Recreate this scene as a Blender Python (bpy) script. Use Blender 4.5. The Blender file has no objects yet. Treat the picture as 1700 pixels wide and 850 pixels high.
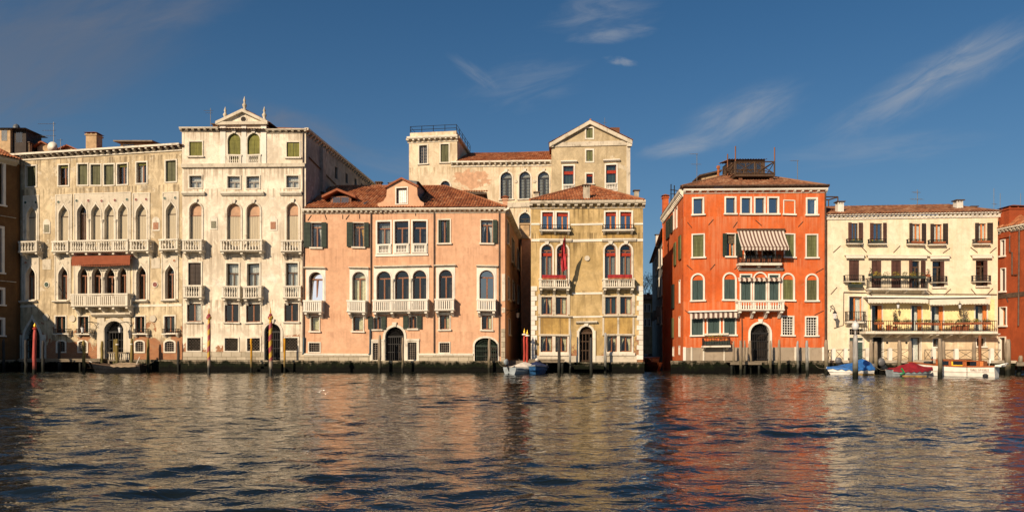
import bpy, math, random
import numpy as np
from mathutils import Vector, Matrix
from mathutils.geometry import delaunay_2d_cdt
RND = random.Random(11)
SC = bpy.context.scene
COL = SC.collection
rad = math.radians

# ------------------------------------------------------------------ camera
CAMZ, FPX, CX, HY = 2.25, 1200.0, 850.0, 573.0      # photo: focal length in px, centre column, horizon row
cam_d = bpy.data.cameras.new('camera')
cam = bpy.data.objects.new('camera', cam_d); COL.objects.link(cam)
cam.location = (0, 0, CAMZ); cam.rotation_euler = (rad(90), 0, 0)
cam_d.sensor_width = 36.0; cam_d.lens = 36.0 * FPX / 1700.0
cam_d.shift_y = (HY - 425.0) / 1700.0
cam_d.clip_end = 3000.0
SC.camera = cam

# ------------------------------------------------------------------ sun and view
SUN_EL, SUN_AZ = 25.0, 33.0                         # low sun, behind the viewer's left shoulder
SDIR = Vector((-math.sin(rad(SUN_AZ)) * math.cos(rad(SUN_EL)), -math.cos(rad(SUN_AZ)) * math.cos(rad(SUN_EL)), math.sin(rad(SUN_EL))))
sun_d = bpy.data.lights.new('sun', 'SUN'); sun_d.energy = 5.0; sun_d.angle = rad(0.5); sun_d.color = (1.0, 0.80, 0.58)
sun = bpy.data.objects.new('sun', sun_d); COL.objects.link(sun)
sun.rotation_euler = SDIR.to_track_quat('Z', 'Y').to_euler(); sun.location = (-40, -60, 60)
SC.view_settings.view_transform = 'Standard'; SC.view_settings.look = 'None'
SC.view_settings.gamma = 1.0; SC.view_settings.use_curve_mapping = False
SC.view_settings.exposure = 0.2
SC.cycles.sample_clamp_indirect = 60; SC.cycles.max_bounces = 6; SC.cycles.transparent_max_bounces = 8

# ------------------------------------------------------------------ node helper
class V:
    """a socket with arithmetic"""
    def __init__(s, nt, sock): s.nt, s.s = nt, sock
    def _m(s, op, *a):
        n = s.nt.nodes.new('ShaderNodeMath'); n.operation = op
        for i, x in enumerate((s,) + a):
            if isinstance(x, V): s.nt.links.new(x.s, n.inputs[i])
            else: n.inputs[i].default_value = x
        return V(s.nt, n.outputs[0])
    def __add__(s, o): return s._m('ADD', o)
    def __sub__(s, o): return s._m('SUBTRACT', o)
    def __mul__(s, o): return s._m('MULTIPLY', o)
    def __truediv__(s, o): return s._m('DIVIDE', o)
    def __neg__(s): return s._m('MULTIPLY', -1.0)
    def f(s, op, *a): return s._m(op, *a)
    def step(s, a, b, lo=0.0, hi=1.0):
        n = s.nt.nodes.new('ShaderNodeMapRange'); n.interpolation_type = 'SMOOTHSTEP'
        s.nt.links.new(s.s, n.inputs[0])
        n.inputs[1].default_value, n.inputs[2].default_value, n.inputs[3].default_value, n.inputs[4].default_value = a, b, lo, hi
        return V(s.nt, n.outputs[0])

def put(nt, sock, v):
    if isinstance(v, V): nt.links.new(v.s, sock)
    elif isinstance(v, (tuple, list)) and len(v) == 3 and len(sock.default_value) == 4: sock.default_value = (*v, 1)
    else: sock.default_value = v
def noise(nt, vec, scale, detail=4, rough=.55, dist=0.0):
    n = nt.nodes.new('ShaderNodeTexNoise'); put(nt, n.inputs['Vector'], vec)
    n.inputs['Scale'].default_value = scale; n.inputs['Detail'].default_value = detail
    n.inputs['Roughness'].default_value = rough; n.inputs['Distortion'].default_value = dist
    return V(nt, n.outputs['Fac'])
def mapping(nt, vec, scale=(1, 1, 1), rot=(0, 0, 0), loc=(0, 0, 0)):
    n = nt.nodes.new('ShaderNodeMapping'); put(nt, n.inputs['Vector'], vec)
    n.inputs['Scale'].default_value = scale; n.inputs['Rotation'].default_value = rot; n.inputs['Location'].default_value = loc
    return V(nt, n.outputs[0])
def sep(nt, vec):
    n = nt.nodes.new('ShaderNodeSeparateXYZ'); put(nt, n.inputs[0], vec)
    return [V(nt, n.outputs[i]) for i in range(3)]
def comb(nt, x, y, z):
    n = nt.nodes.new('ShaderNodeCombineXYZ')
    for i, q in enumerate((x, y, z)): put(nt, n.inputs[i], q)
    return V(nt, n.outputs[0])
def mix(nt, fac, a, b, mode='MIX'):
    n = nt.nodes.new('ShaderNodeMix'); n.data_type = 'RGBA'; n.blend_type = mode
    put(nt, n.inputs[0], fac); put(nt, n.inputs[6], a); put(nt, n.inputs[7], b)
    return V(nt, n.outputs[2])
def ramp(nt, fac, stops, interp='LINEAR'):
    n = nt.nodes.new('ShaderNodeValToRGB'); put(nt, n.inputs[0], fac); e = n.color_ramp.elements; n.color_ramp.interpolation = interp
    while len(e) < len(stops): e.new(0.5)
    for k, (p, c) in enumerate(stops): e[k].position = p; e[k].color = (*c, 1)
    return V(nt, n.outputs[0])
def coord(nt, kind='Object'):
    n = nt.nodes.new('ShaderNodeTexCoord'); return V(nt, n.outputs[kind])
def bump(nt, h, strength=.3, dist=.02):
    n = nt.nodes.new('ShaderNodeBump'); put(nt, n.inputs['Height'], h)
    n.inputs['Strength'].default_value = strength; n.inputs['Distance'].default_value = dist
    return V(nt, n.outputs[0])
def new_mat(name):
    m = bpy.data.materials.new(name); m.use_nodes = True; nt = m.node_tree
    return m, nt, nt.nodes['Principled BSDF']
def hexc(h):
    c = [int(h[i:i + 2], 16) / 255 for i in (0, 2, 4)]
    return tuple(x / 12.92 if x <= .04045 else ((x + .055) / 1.055) ** 2.4 for x in c)

# ------------------------------------------------------------------ sky
W = bpy.data.worlds.new('World'); SC.world = W; W.use_nodes = True
nt = W.node_tree; bg = nt.nodes['Background']
sk = nt.nodes.new('ShaderNodeTexSky'); sk.sky_type = 'NISHITA'; sk.sun_disc = False
sk.sun_elevation = rad(SUN_EL); sk.sun_rotation = rad(180 + SUN_AZ)
sk.air_density = 1.0; sk.dust_density = 1.0; sk.ozone_density = 3.0; sk.altitude = 200
skc = V(nt, sk.outputs[0])
gm = nt.nodes.new('ShaderNodeHueSaturation'); put(nt, gm.inputs['Color'], skc); gm.inputs['Saturation'].default_value = 1.32; gm.inputs['Value'].default_value = 1.0
skc = V(nt, gm.outputs[0])
d = coord(nt, 'Generated'); dx, dy, dz = sep(nt, d)
ysafe = dy.f('MAXIMUM', .05); p = dx / ysafe; q = dz / ysafe
def cloud(cx, cy, ang, L, Wd, sx, sy, lo, hi, seed):
    c, s = math.cos(rad(ang)), math.sin(rad(ang))
    a = (p - cx) * c + (q - cy) * s; b = (q - cy) * c - (p - cx) * s
    g = ((a * (1 / L)).f('POWER', 2.0) + (b * (1 / Wd)).f('POWER', 2.0))
    g = (-g).f('EXPONENT')
    n = noise(nt, comb(nt, a * sx, b * sy, seed), 1.0, 7, .62, .6)
    return (n * g).step(lo, hi) * dy.step(.05, .3)
def add_cloud(c0, den, col, amt): return mix(nt, den * amt, c0, col)
hz = (dz.f('MAXIMUM', 0.0) * -4.2).f('EXPONENT')
skc = mix(nt, hz * .7, skc, (2.7, 4.7, 7.4))        # the pale air low in the sky
white = (6.9, 7.0, 7.2)
skc = add_cloud(skc, cloud(.60, .375, 28, .20, .034, 11, 46, .10, .75, 1.3), white, .55)
skc = add_cloud(skc, cloud(.315, .315, 24, .10, .034, 10, 40, .10, .75, 4.1), white, .5)
skc = add_cloud(skc, cloud(.235, .275, 10, .07, .016, 12, 50, .14, .7, 6.1), white, .5)
skc = add_cloud(skc, cloud(.140, .43, 6, .085, .018, 14, 44, .28, .66, 2.2), white, .35)
skc = add_cloud(skc, cloud(.150, .392, -8, .035, .009, 22, 60, .26, .6, 9.2), white, .4)
skc = add_cloud(skc, cloud(.125, .46, 8, .10, .04, 10, 44, .2, .8, 7.7), white, .35)
skc = add_cloud(skc, cloud(-.05, .375, -34, .07, .016, 12, 46, .3, .75, 5.7), white, .25)
skc = add_cloud(skc, cloud(-.66, .40, 24, .26, .13, 5, 16, .10, .62, 3.3), (2.5, 2.7, 3.3), .5)
skc = add_cloud(skc, cloud(-.30, .30, -15, .16, .04, 7, 22, .25, .7, 8.3), (3.4, 3.2, 3.4), .4)
skc = add_cloud(skc, cloud(-.50, .46, 12, .20, .05, 7, 30, .2, .8, 12.1), (3.6, 3.5, 3.8), .35)
skc = add_cloud(skc, cloud(-.12, .245, -8, .14, .03, 9, 40, .18, .8, 10.4), (4.6, 4.5, 4.7), .35)
skc = add_cloud(skc, cloud(.02, .36, 14, .12, .05, 9, 46, .25, .85, 11.2), white, .25)
skc = add_cloud(skc, cloud(.50, .27, 6, .2, .03, 7, 44, .2, .85, 13.9), white, .25)
put(nt, bg.inputs['Color'], skc); bg.inputs['Strength'].default_value = 0.054

# ------------------------------------------------------------------ materials
def objmap(nt):
    c = coord(nt); return c
def plaster(name, base, alt, grime, peel=None, peel_amt=.0, brick=None, streak=.35, peel_scale=.35, spot=None, rough=.9, mott=.55, damp_z=1.3, rows=(), run=.75):
    """painted render: cloudy two-tone, runs of dirt, peeled patches; brick=(z limit, amount) shows brick low on the wall"""
    m, nt, b = new_mat(name); c = coord(nt); x, y, z = sep(nt, c)
    n1 = noise(nt, c, .28, 6, .62, .4); col = mix(nt, n1.step(.42, .58), base, alt)
    n2 = noise(nt, c, 2.6, 8, .65); col = mix(nt, n2.step(.44, .62) * .45, col, tuple(v * .66 for v in base))
    col = mix(nt, noise(nt, c, 11, 4, .7).step(.45, .8) * .22, col, tuple(min(1, v * 1.25) for v in base))
    st = noise(nt, mapping(nt, c, (3.4, 3.4, .16)), 1.0, 6, .62)
    msk = noise(nt, c, .22, 3, .5).step(.42, .62)
    col = mix(nt, st.step(.48, .64) * msk * streak, col, grime)
    mo = noise(nt, mapping(nt, c, (1, 1, .7)), .85, 10, .72, .6)
    col = mix(nt, mo.step(.47, .60) * mott, col, mix(nt, .5, grime, alt)); col = mix(nt, (-mo + 1.0).step(.52, .62) * mott * .9, col, tuple(min(1, v * 1.22) for v in base))
    damp = (noise(nt, mapping(nt, c, (1, 1, .5)), .9, 8, .7) * 3.2 - z * 1.0 + damp_z).step(.8, 1.7)
    col = mix(nt, damp * .6, col, mix(nt, n2.step(.35, .65), grime, alt))
    h = n2 * .6 + noise(nt, c, 22, 4, .6) * .3 + mo * .5
    if peel:
        pn = noise(nt, c, peel_scale, 9, .68, .3)
        pm = pn.step(.62 - peel_amt, .645 - peel_amt)
        col = mix(nt, pm * .85, col, mix(nt, n2.step(.35, .65), peel, tuple(v * .72 for v in peel)))
        h = h - pm * .8
    for k, zr in enumerate(rows):
        dd = -z + zr; rs = noise(nt, mapping(nt, c, (4.6, 4.6, .10), (0, 0, 0), (k * 3.1, 0, k * 1.7)), 1.0, 5, .6)
        col = mix(nt, rs.step(.48, .62) * dd.step(.0, .06) * dd.step(.15, 1.5, 1.0, 0.0) * run, col, grime)
    if spot:
        (sx, sz, rx, rz, sc_) = spot; g = ((x - sx) * (1 / rx)).f('POWER', 2.0) + ((z - sz) * (1 / rz)).f('POWER', 2.0)
        g = (-g).f('EXPONENT') * .55 + noise(nt, mapping(nt, c, (1, 1, 1.6)), .75, 9, .66, .8) * .9
        col = mix(nt, g.step(.80, .86), col, mix(nt, n2.step(.35, .65), sc_, tuple(v * .75 for v in sc_)))
    if brick:
        zl, amt, bc1, bc2, mort = brick
        bt = nt.nodes.new('ShaderNodeTexBrick'); put(nt, bt.inputs['Vector'], comb(nt, x, z, y))
        bt.inputs['Scale'].default_value = 1.0; bt.inputs['Brick Width'].default_value = .27; bt.inputs['Row Height'].default_value = .085
        bt.inputs['Mortar Size'].default_value = .012; bt.inputs['Color1'].default_value = (*bc1, 1); bt.inputs['Color2'].default_value = (*bc2, 1); bt.inputs['Mortar'].default_value = (*mort, 1)
        bcol = mix(nt, noise(nt, c, 1.6, 6, .7).step(.46, .68) * .4, V(nt, bt.outputs[0]), mort)
        k = noise(nt, c, .5, 9, .7, .6) * 2.0 - .5 + ((-z) + zl) * .16
        bm = k.step(.60 - amt, .63 - amt)
        col = mix(nt, bm, col, bcol); h = h - bm * .7 - V(nt, bt.outputs[1]) * bm * .3
    put(nt, b.inputs['Base Color'], col); b.inputs['Roughness'].default_value = rough; b.inputs['Specular IOR Level'].default_value = .2
    put(nt, b.inputs['Normal'], bump(nt, h, .55, .03))
    return m
def simple(name, c, rough=.7, var=.25, scale=6.0, metal=0.0, spec=.35, grain=None, b_h=.2):
    m, nt, b = new_mat(name); co = coord(nt)
    n = noise(nt, mapping(nt, co, grain or (1, 1, 1)), scale, 6, .62)
    col = mix(nt, n.step(.3, .7), tuple(v * (1 - var) for v in c), tuple(min(1, v * (1 + var)) for v in c))
    put(nt, b.inputs['Base Color'], col); b.inputs['Roughness'].default_value = rough; b.inputs['Metallic'].default_value = metal
    b.inputs['Specular IOR Level'].default_value = spec
    put(nt, b.inputs['Normal'], bump(nt, n, b_h, .01))
    return m
def stone(name, c, dirt, amt=.5, blocks=None):
    m, nt, b = new_mat(name); co = coord(nt); x, y, z = sep(nt, co)
    n = noise(nt, co, 1.3, 8, .68); n2 = noise(nt, mapping(nt, co, (4, 4, .7)), 1.2, 6, .65)
    col = mix(nt, noise(nt, co, .5, 3).step(.35, .65), c, tuple(v * .84 for v in c))
    col = mix(nt, n.step(.52, .72) * amt, col, dirt); col = mix(nt, n2.step(.52, .74) * amt * .8, col, dirt)
    h = noise(nt, co, 14, 5, .6)
    if blocks:
        bt = nt.nodes.new('ShaderNodeTexBrick'); put(nt, bt.inputs['Vector'], comb(nt, x, z, y)); bt.inputs['Scale'].default_value = 1
        bt.inputs['Brick Width'].default_value, bt.inputs['Row Height'].default_value = blocks; bt.inputs['Mortar Size'].default_value = .015
        bt.inputs['Color1'].default_value = (.9, .9, .9, 1); bt.inputs['Color2'].default_value = (.66, .66, .64, 1); bt.inputs['Mortar'].default_value = (.25, .22, .18, 1)
        col = mix(nt, 1.0, col, V(nt, bt.outputs[0]), 'MULTIPLY'); h = h - V(nt, bt.outputs[1]) * .8
    put(nt, b.inputs['Base Color'], col); b.inputs['Roughness'].default_value = .75; b.inputs['Specular IOR Level'].default_value = .25
    put(nt, b.inputs['Normal'], bump(nt, h, .4, .02)); return m
def tiles(name, cols):
    m, nt, b = new_mat(name); uv = coord(nt, 'UV'); u, v, w = sep(nt, uv); co = coord(nt)
    wn = nt.nodes.new('ShaderNodeTexWhiteNoise'); wn.noise_dimensions = '2D'
    put(nt, wn.inputs['Vector'], comb(nt, u.f('FLOOR'), v.f('FLOOR'), 0.0)); r = V(nt, wn.outputs['Value'])
    k = len(cols) - 1
    col = ramp(nt, r, [(i / k, c) for i, c in enumerate(cols)])
    col = mix(nt, noise(nt, co, .7, 7, .66).step(.48, .68) * .6, col, tuple(v * .5 for v in cols[0]))
    col = mix(nt, noise(nt, co, 5, 5, .7).step(.60, .72) * .4, col, (.10, .085, .05))
    put(nt, b.inputs['Base Color'], col); b.inputs['Roughness'].default_value = .85; b.inputs['Specular IOR Level'].default_value = .2
    put(nt, b.inputs['Normal'], bump(nt, noise(nt, co, 18, 4), .3, .015)); return m
def shutter_mat(name, c):
    m, nt, b = new_mat(name); co = coord(nt); x, y, z = sep(nt, co)
    sl = (z * (2 * math.pi / .11)).f('SINE')
    n = noise(nt, mapping(nt, co, (5, 5, .6)), 1.0, 5, .6)
    col = mix(nt, n.step(.35, .68), tuple(v * .7 for v in c), tuple(v * 1.25 for v in c))
    col = mix(nt, sl.step(.55, 1.0) * .5, col, tuple(v * .45 for v in c))
    put(nt, b.inputs['Base Color'], col); b.inputs['Roughness'].default_value = .6; b.inputs['Specular IOR Level'].default_value = .3
    put(nt, b.inputs['Normal'], bump(nt, sl, .5, .02)); return m
def glass_mat(name, tint, refl=1.0, wav=.35, f0=.03, f1=1.4):
    m, nt, b = new_mat(name); nt.nodes.remove(b); out = nt.nodes['Material Output']; co = coord(nt)
    tr = nt.nodes.new('ShaderNodeBsdfTransparent'); tr.inputs[0].default_value = (*tint, 1)
    gl = nt.nodes.new('ShaderNodeBsdfGlossy'); gl.inputs['Roughness'].default_value = .015; gl.inputs[0].default_value = (refl, refl, refl, 1)
    bn = bump(nt, noise(nt, co, 1.7, 2, .5), wav, .012)
    put(nt, gl.inputs['Normal'], bn)
    fr = nt.nodes.new('ShaderNodeFresnel'); fr.inputs[0].default_value = 1.5
    fac = (V(nt, fr.outputs[0]) * f1 + f0).f('MINIMUM', 1.0)
    ms = nt.nodes.new('ShaderNodeMixShader'); put(nt, ms.inputs[0], fac)
    nt.links.new(tr.outputs[0], ms.inputs[1]); nt.links.new(gl.outputs[0], ms.inputs[2]); nt.links.new(ms.outputs[0], out.inputs[0])
    return m
def algae_shade_mat():
    """quay masonry with the tide's weed on it"""
    m, nt, b = new_mat('tide_wall'); co = coord(nt, 'Object'); x, y, z = sep(nt, co)
    n = noise(nt, co, 1.4, 8, .68); n2 = noise(nt, mapping(nt, co, (1.5, 1.5, .5)), 2.0, 6, .7)
    bt = nt.nodes.new('ShaderNodeTexBrick'); put(nt, bt.inputs['Vector'], comb(nt, x, z, y)); bt.inputs['Scale'].default_value = 1
    bt.inputs['Brick Width'].default_value, bt.inputs['Row Height'].default_value = .9, .33; bt.inputs['Mortar Size'].default_value = .02
    bt.inputs['Color1'].default_value = (.36, .31, .22, 1); bt.inputs['Color2'].default_value = (.24, .19, .13, 1); bt.inputs['Mortar'].default_value = (.05, .04, .03, 1)
    k = z + (n - .5) * 1.5 + (n2 - .5) * .5
    col = mix(nt, k.step(.64, 1.05), (.007, .0095, .004), V(nt, bt.outputs[0]))  # weed toned to near black, with the waterline shade put into its colour
    col = mix(nt, k.step(.2, .6), (.004, .004, .003), col)
    col = mix(nt, n2.step(.56, .7) * k.step(.3, .6) * .45, col, (.035, .04, .010))
    put(nt, b.inputs['Base Color'], col); b.inputs['Roughness'].default_value = .75; b.inputs['Specular IOR Level'].default_value = .08
    put(nt, b.inputs['Normal'], bump(nt, n - V(nt, bt.outputs[1]) * .5, .9, .08)); return m
def pole_mat(name, top, low):
    m, nt, b = new_mat(name); co = coord(nt); x, y, z = sep(nt, co)
    n = noise(nt, mapping(nt, co, (9, 9, .7)), 1.0, 6, .65); n1 = noise(nt, co, 2.2, 5, .6)
    col = mix(nt, n.step(.32, .68), tuple(v * .55 for v in top), tuple(min(1, v * 1.2) for v in top))
    k = z + (n1 - .5) * .7
    col = mix(nt, k.step(.85, 1.5), low, col); col = mix(nt, k.step(.25, .75), (.008, .009, .005), col)
    put(nt, b.inputs['Base Color'], col); b.inputs['Roughness'].default_value = .7; b.inputs['Specular IOR Level'].default_value = .2
    put(nt, b.inputs['Normal'], bump(nt, n, .6, .03)); return m
def spiral_mat():
    m, nt, b = new_mat('spiral_paint'); co = coord(nt); x, y, z = sep(nt, co)
    a = x.f('ARCTAN2', y) * (1 / (2 * math.pi)) + z * 1.15
    t = a.f('FRACT').step(.47, .53)
    n = noise(nt, mapping(nt, co, (6, 6, 1.2)), 1.5, 6, .65)
    col = mix(nt, t, (.50, .30, .03), (.30, .045, .05)); col = mix(nt, n.step(.5, .72) * .6, col, (.16, .11, .07))
    k = z + (n - .5) * .6
    col = mix(nt, k.step(.95, 1.3), (.30, .24, .17), col); col = mix(nt, k.step(.45, .8), (.01, .011, .006), col)
    put(nt, b.inputs['Base Color'], col); b.inputs['Roughness'].default_value = .5; return m
def stripes(name, c1, c2, axis, per, ph=.5):
    m, nt, b = new_mat(name); co = coord(nt); s = sep(nt, co)[axis]
    t = (s * (1 / per)).f('FRACT').step(ph - .02, ph + .02)
    col = mix(nt, t, c1, c2); col = mix(nt, noise(nt, co, 3, 5).step(.5, .8) * .25, col, tuple(v * .6 for v in c1))
    put(nt, b.inputs['Base Color'], col); b.inputs['Roughness'].default_value = .9; b.inputs['Specular IOR Level'].default_value = .1; return m
def leaf_mat(name, c):
    m, nt, b = new_mat(name); co = coord(nt); n = noise(nt, co, 9, 3)
    put(nt, b.inputs['Base Color'], mix(nt, n.step(.35, .65), tuple(v * .5 for v in c), tuple(v * 1.4 for v in c)))
    b.inputs['Roughness'].default_value = .55; return m

BR = ((.36, .125, .045), (.25, .075, .03), (.36, .25, .15))
M = {}
M['A'] = plaster('gothic_render', (.61, .50, .325), (.46, .36, .22), (.15, .11, .065), (.66, .57, .42), .05, (3.5, .10, *BR), .6, .9, rows=(18.84, 16.22, 10.25, 6.04, 3.21))
M['B'] = plaster('ivory_render', (.79, .70, .555), (.66, .575, .445), (.30, .235, .16), (.84, .77, .64), .02, (2.2, .08, *BR), .65, rows=(20.65, 17.49, 15.73, 10.18, 6.19, 4.17))
M['C'] = plaster('pink_render', (.67, .40, .25), (.63, .365, .22), (.36, .19, .11), (.74, .49, .33), -.06, None, .22, mott=.22, rows=(13.43, 10.49, 9.82, 4.94, 3.42), run=.4)
M['D'] = plaster('olive_render', (.53, .385, .185), (.46, .325, .14), (.14, .095, .04), (.54, .41, .22), .0, (2.4, -.02, *BR), .5, rows=(13.68, 11.66, 10.86, 6.83, 4.51))
M['D2'] = plaster('ochre_panel_render', (.46, .30, .10), (.36, .22, .065), (.13, .085, .04), (.50, .36, .15), .02, None, .9)
M['E'] = plaster('pale_render', (.70, .58, .41), (.63, .51, .35), (.34, .25, .14), (.62, .50, .34), .015, None, .65, .3, (7.2, 21.3, 3.2, 1.7, (.60, .36, .22)), rows=(22.86, 25.56, 18.09))
M['EG'] = plaster('beige_render', (.50, .405, .255), (.45, .36, .22), (.22, .17, .10), (.62, .54, .40), -.0, None, .45, .3)
M['F'] = plaster('orange_render', (.60, .125, .029), (.50, .092, .022), (.60, .23, .11), (.62, .20, .075), -.02, None, .55, mott=.32, rows=(14.77, 12.84, 9.38, 5.86, 4.82, 2.99), run=.6)
M['FB'] = stone('grey_plinth', (.36, .29, .21), (.16, .12, .08), .6)
M['G'] = plaster('cream_render', (.80, .69, .51), (.73, .61, .43), (.55, .43, .26), (.88, .80, .65), -.05, None, .3, mott=.3, rows=(12.72, 10.51, 6.92, 3.28), run=.35)
M['GL'] = plaster('ground_render', (.74, .61, .42), (.62, .49, .32), (.34, .24, .14), (.5, .27, .14), .0, None, .6, .6)
M['GY'] = plaster('yellow_render', (.86, .70, .36), (.82, .65, .32), (.6, .45, .22), None, 0, None, .2)
M['H'] = plaster('russet_render', (.36, .075, .024), (.31, .062, .02), (.2, .05, .02), (.42, .12, .05), -.04, None, .3)
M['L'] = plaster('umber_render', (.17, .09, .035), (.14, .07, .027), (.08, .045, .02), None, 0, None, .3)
M['K'] = plaster('grey_render', (.24, .225, .20), (.17, .16, .145), (.2, .18, .15), (.6, .55, .5), .03, None, .6)
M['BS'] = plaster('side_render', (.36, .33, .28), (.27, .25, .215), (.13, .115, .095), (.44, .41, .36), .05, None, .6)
M['ist'] = stone('white_stone', (.72, .66, .54), (.27, .22, .15), .75)
M['istd'] = stone('weathered_stone', (.60, .53, .41), (.20, .16, .10), .75)
M['ash'] = stone('ashlar_stone', (.58, .50, .37), (.24, .19, .12), .6, (.85, .42))
M['wht'] = stone('white_trim', (.78, .73, .63), (.40, .33, .24), .42)
M['red_marble'] = simple('red_marble', (.20, .055, .04), .4, .4, 9)
M['green_marble'] = simple('green_marble', (.045, .075, .055), .4, .5, 9)
M['plaque'] = simple('carved_plaque', (.20, .19, .13), .8, .5, 14)
M['plaque_red'] = simple('carved_red_plaque', (.34, .17, .10), .8, .4, 14)
M['tile'] = tiles('roof_tiles', [(.17, .055, .025), (.30, .10, .04), (.40, .15, .06), (.25, .075, .03), (.46, .22, .11)])
M['tile2'] = tiles('old_roof_tiles', [(.15, .065, .035), (.24, .10, .05), (.33, .15, .075), (.20, .08, .04), (.36, .21, .12)])
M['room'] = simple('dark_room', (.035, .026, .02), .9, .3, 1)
M['glass'] = glass_mat('window_glass', (.82, .86, .86))
M['glassd'] = glass_mat('dark_glass', (.35, .4, .45), 1.0)
M['glassm'] = glass_mat('mirroring_glass', (.6, .6, .6), 1.0, .12, .9, 1.4)
M['glassb'] = glass_mat('sky_glass', (.35, .4, .45), 1.0, .35, .30, 1.6)
M['wood'] = simple('brown_sash', (.20, .075, .03), .5, .3, 3, grain=(6, 6, .6))
M['woodo'] = simple('orange_sash', (.52, .17, .04), .5, .25, 3, grain=(6, 6, .6))
M['woodd'] = simple('dark_wood', (.075, .042, .022), .6, .35, 3, grain=(6, 6, .6))
M['teak'] = simple('varnished_wood', (.34, .095, .022), .25, .35, 3, grain=(.7, 7, 7), spec=.6)
M['sashw'] = simple('white_sash', (.74, .72, .66), .5, .1)
M['sashg'] = simple('grey_sash', (.22, .2, .17), .6, .2)
M['green'] = shutter_mat('green_shutter', (.022, .036, .024))
M['green2'] = shutter_mat('faded_green_shutter', (.13, .14, .055))
M['olive'] = shutter_mat('olive_blind', (.17, .165, .03))
M['oliveD'] = shutter_mat('dark_olive_blind', (.10, .10, .045))
M['brownsh'] = shutter_mat('brown_shutter', (.085, .038, .028))
M['darksh'] = shutter_mat('dark_brown_shutter', (.045, .03, .022))
M['teal'] = simple('teal_blind', (.04, .068, .062), .6, .3, 3, grain=(6, 6, .5))
M['blind'] = simple('beige_blind', (.42, .36, .255), .85, .12, 2.0, grain=(7, 7, .3))
M['blindp'] = simple('pinkish_panel', (.47, .29, .18), .85, .15, 3)
M['curt'] = simple('cream_curtain', (.80, .74, .52), .9, .15, 5)
M['curtw'] = simple('white_curtain', (.80, .78, .72), .9, .12, 5)
M['curty'] = simple('yellow_curtain', (.72, .46, .06), .9, .15, 5)
M['lace'] = simple('lace_curtain', (.34, .33, .29), .9, .6, 26)
M['redcloth'] = simple('red_cloth', (.30, .022, .025), .9, .2, 4)
M['redblind'] = simple('red_blind', (.30, .03, .014), .9, .2, 4)
M['bars'] = simple('pale_iron_bars', (.17, .14, .11), .6, .4, 6)
M['flag'] = simple('flag_red', (.55, .05, .06), .9, .2, 3)
M['iron'] = simple('black_iron', (.014, .013, .012), .55, .3, 8)
M['pipe'] = simple('copper_pipe', (.085, .052, .035), .5, .4, 4)
M['pipeb'] = simple('blue_pipe', (.03, .075, .10), .5, .3, 4)
M['lead'] = simple('lead_sheet', (.10, .11, .12), .5, .3, 3)
M['brickc'] = stone('chimney_brick', (.36, .15, .075), (.14, .07, .04), .6, (.27, .085))
M['pink_c'] = simple('pink_chimney_render', (.60, .33, .2), .9, .15, 2)
M['orange_c'] = simple('orange_chimney_render', (.50, .11, .03), .9, .2, 2)
M['grey_c'] = simple('grey_chimney_render', (.42, .36, .27), .9, .3, 2)
M['tan_c'] = simple('tan_chimney_render', (.45, .31, .17), .9, .25, 2)
M['alg_shade'] = algae_shade_mat()
M['brn'] = simple('brown_awning', (.24, .065, .028), .9, .12, 2)
M['aw'] = stripes('brown_white_stripes', (.66, .58, .48), (.13, .075, .06), 0, .40)
M['aww'] = simple('ivory_awning', (.68, .62, .50), .9, .08, 2)
M['wpole'] = pole_mat('weathered_pole', (.30, .235, .165), (.12, .10, .06))
M['ypole'] = pole_mat('ochre_pole', (.24, .175, .05), (.09, .08, .03))
M['ybright'] = pole_mat('bright_yellow_pole', (.62, .30, .02), (.20, .14, .05))
M['dpole'] = pole_mat('dark_pole', (.05, .046, .042), (.03, .03, .025))
M['gpole'] = pole_mat('grey_pole', (.34, .33, .31), (.12, .12, .10))
M['redpole'] = pole_mat('red_pole', (.46, .06, .04), (.36, .05, .03))
M['rosepole'] = pole_mat('faded_red_pole', (.46, .085, .07), (.26, .05, .04))
M['spiral'] = spiral_mat()
M['gold'] = simple('gilded_ball', (.8, .48, .06), .35, .15, 4, .6)
M['leaf'] = leaf_mat('green_leaves', (.055, .085, .02))
M['leafy'] = leaf_mat('yellow_leaves', (.30, .25, .02))
M['leafd'] = leaf_mat('dry_twigs', (.085, .06, .03))
M['flower'] = leaf_mat('red_flowers', (.5, .05, .05))
M['terra'] = simple('terracotta', (.27, .085, .035), .8, .2, 5)
M['planter'] = simple('dark_planter', (.03, .04, .032), .7, .3, 4)
M['white_p'] = simple('white_gelcoat', (.78, .76, .70), .3, .12, 2, spec=.5)
M['whull'] = simple('white_hull_paint', (.80, .77, .68), .35, .1, 2.5, spec=.5)
M['ghull'] = simple('grey_hull', (.30, .30, .29), .5, .25, 3)
M['lghull'] = simple('pale_grey_hull', (.27, .31, .33), .45, .2, 3)
M['bhull'] = simple('blue_hull_paint', (.03, .11, .26), .4, .25, 3, spec=.5)
M['dhull'] = simple('black_hull_paint', (.010, .011, .013), .5, .3, 3, spec=.12)
M['bluec'] = simple('blue_tarpaulin', (.022, .12, .36), .6, .25, 3)
M['navyc'] = simple('navy_tarpaulin', (.015, .03, .10), .7, .3, 3)
M['redc'] = simple('crimson_tarpaulin', (.24, .012, .02), .65, .25, 3)
M['tanc'] = simple('tan_tarpaulin', (.30, .22, .14), .8, .25, 3)
M['whitec'] = simple('white_tarpaulin', (.70, .64, .55), .8, .15, 3)
M['keel'] = simple('ochre_antifoul', (.28, .17, .05), .6, .5, 3)
M['rust'] = simple('rust', (.32, .10, .03), .8, .4, 8)
M['motor'] = simple('outboard_black', (.03, .032, .035), .35, .2, 3, spec=.5)
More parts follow.
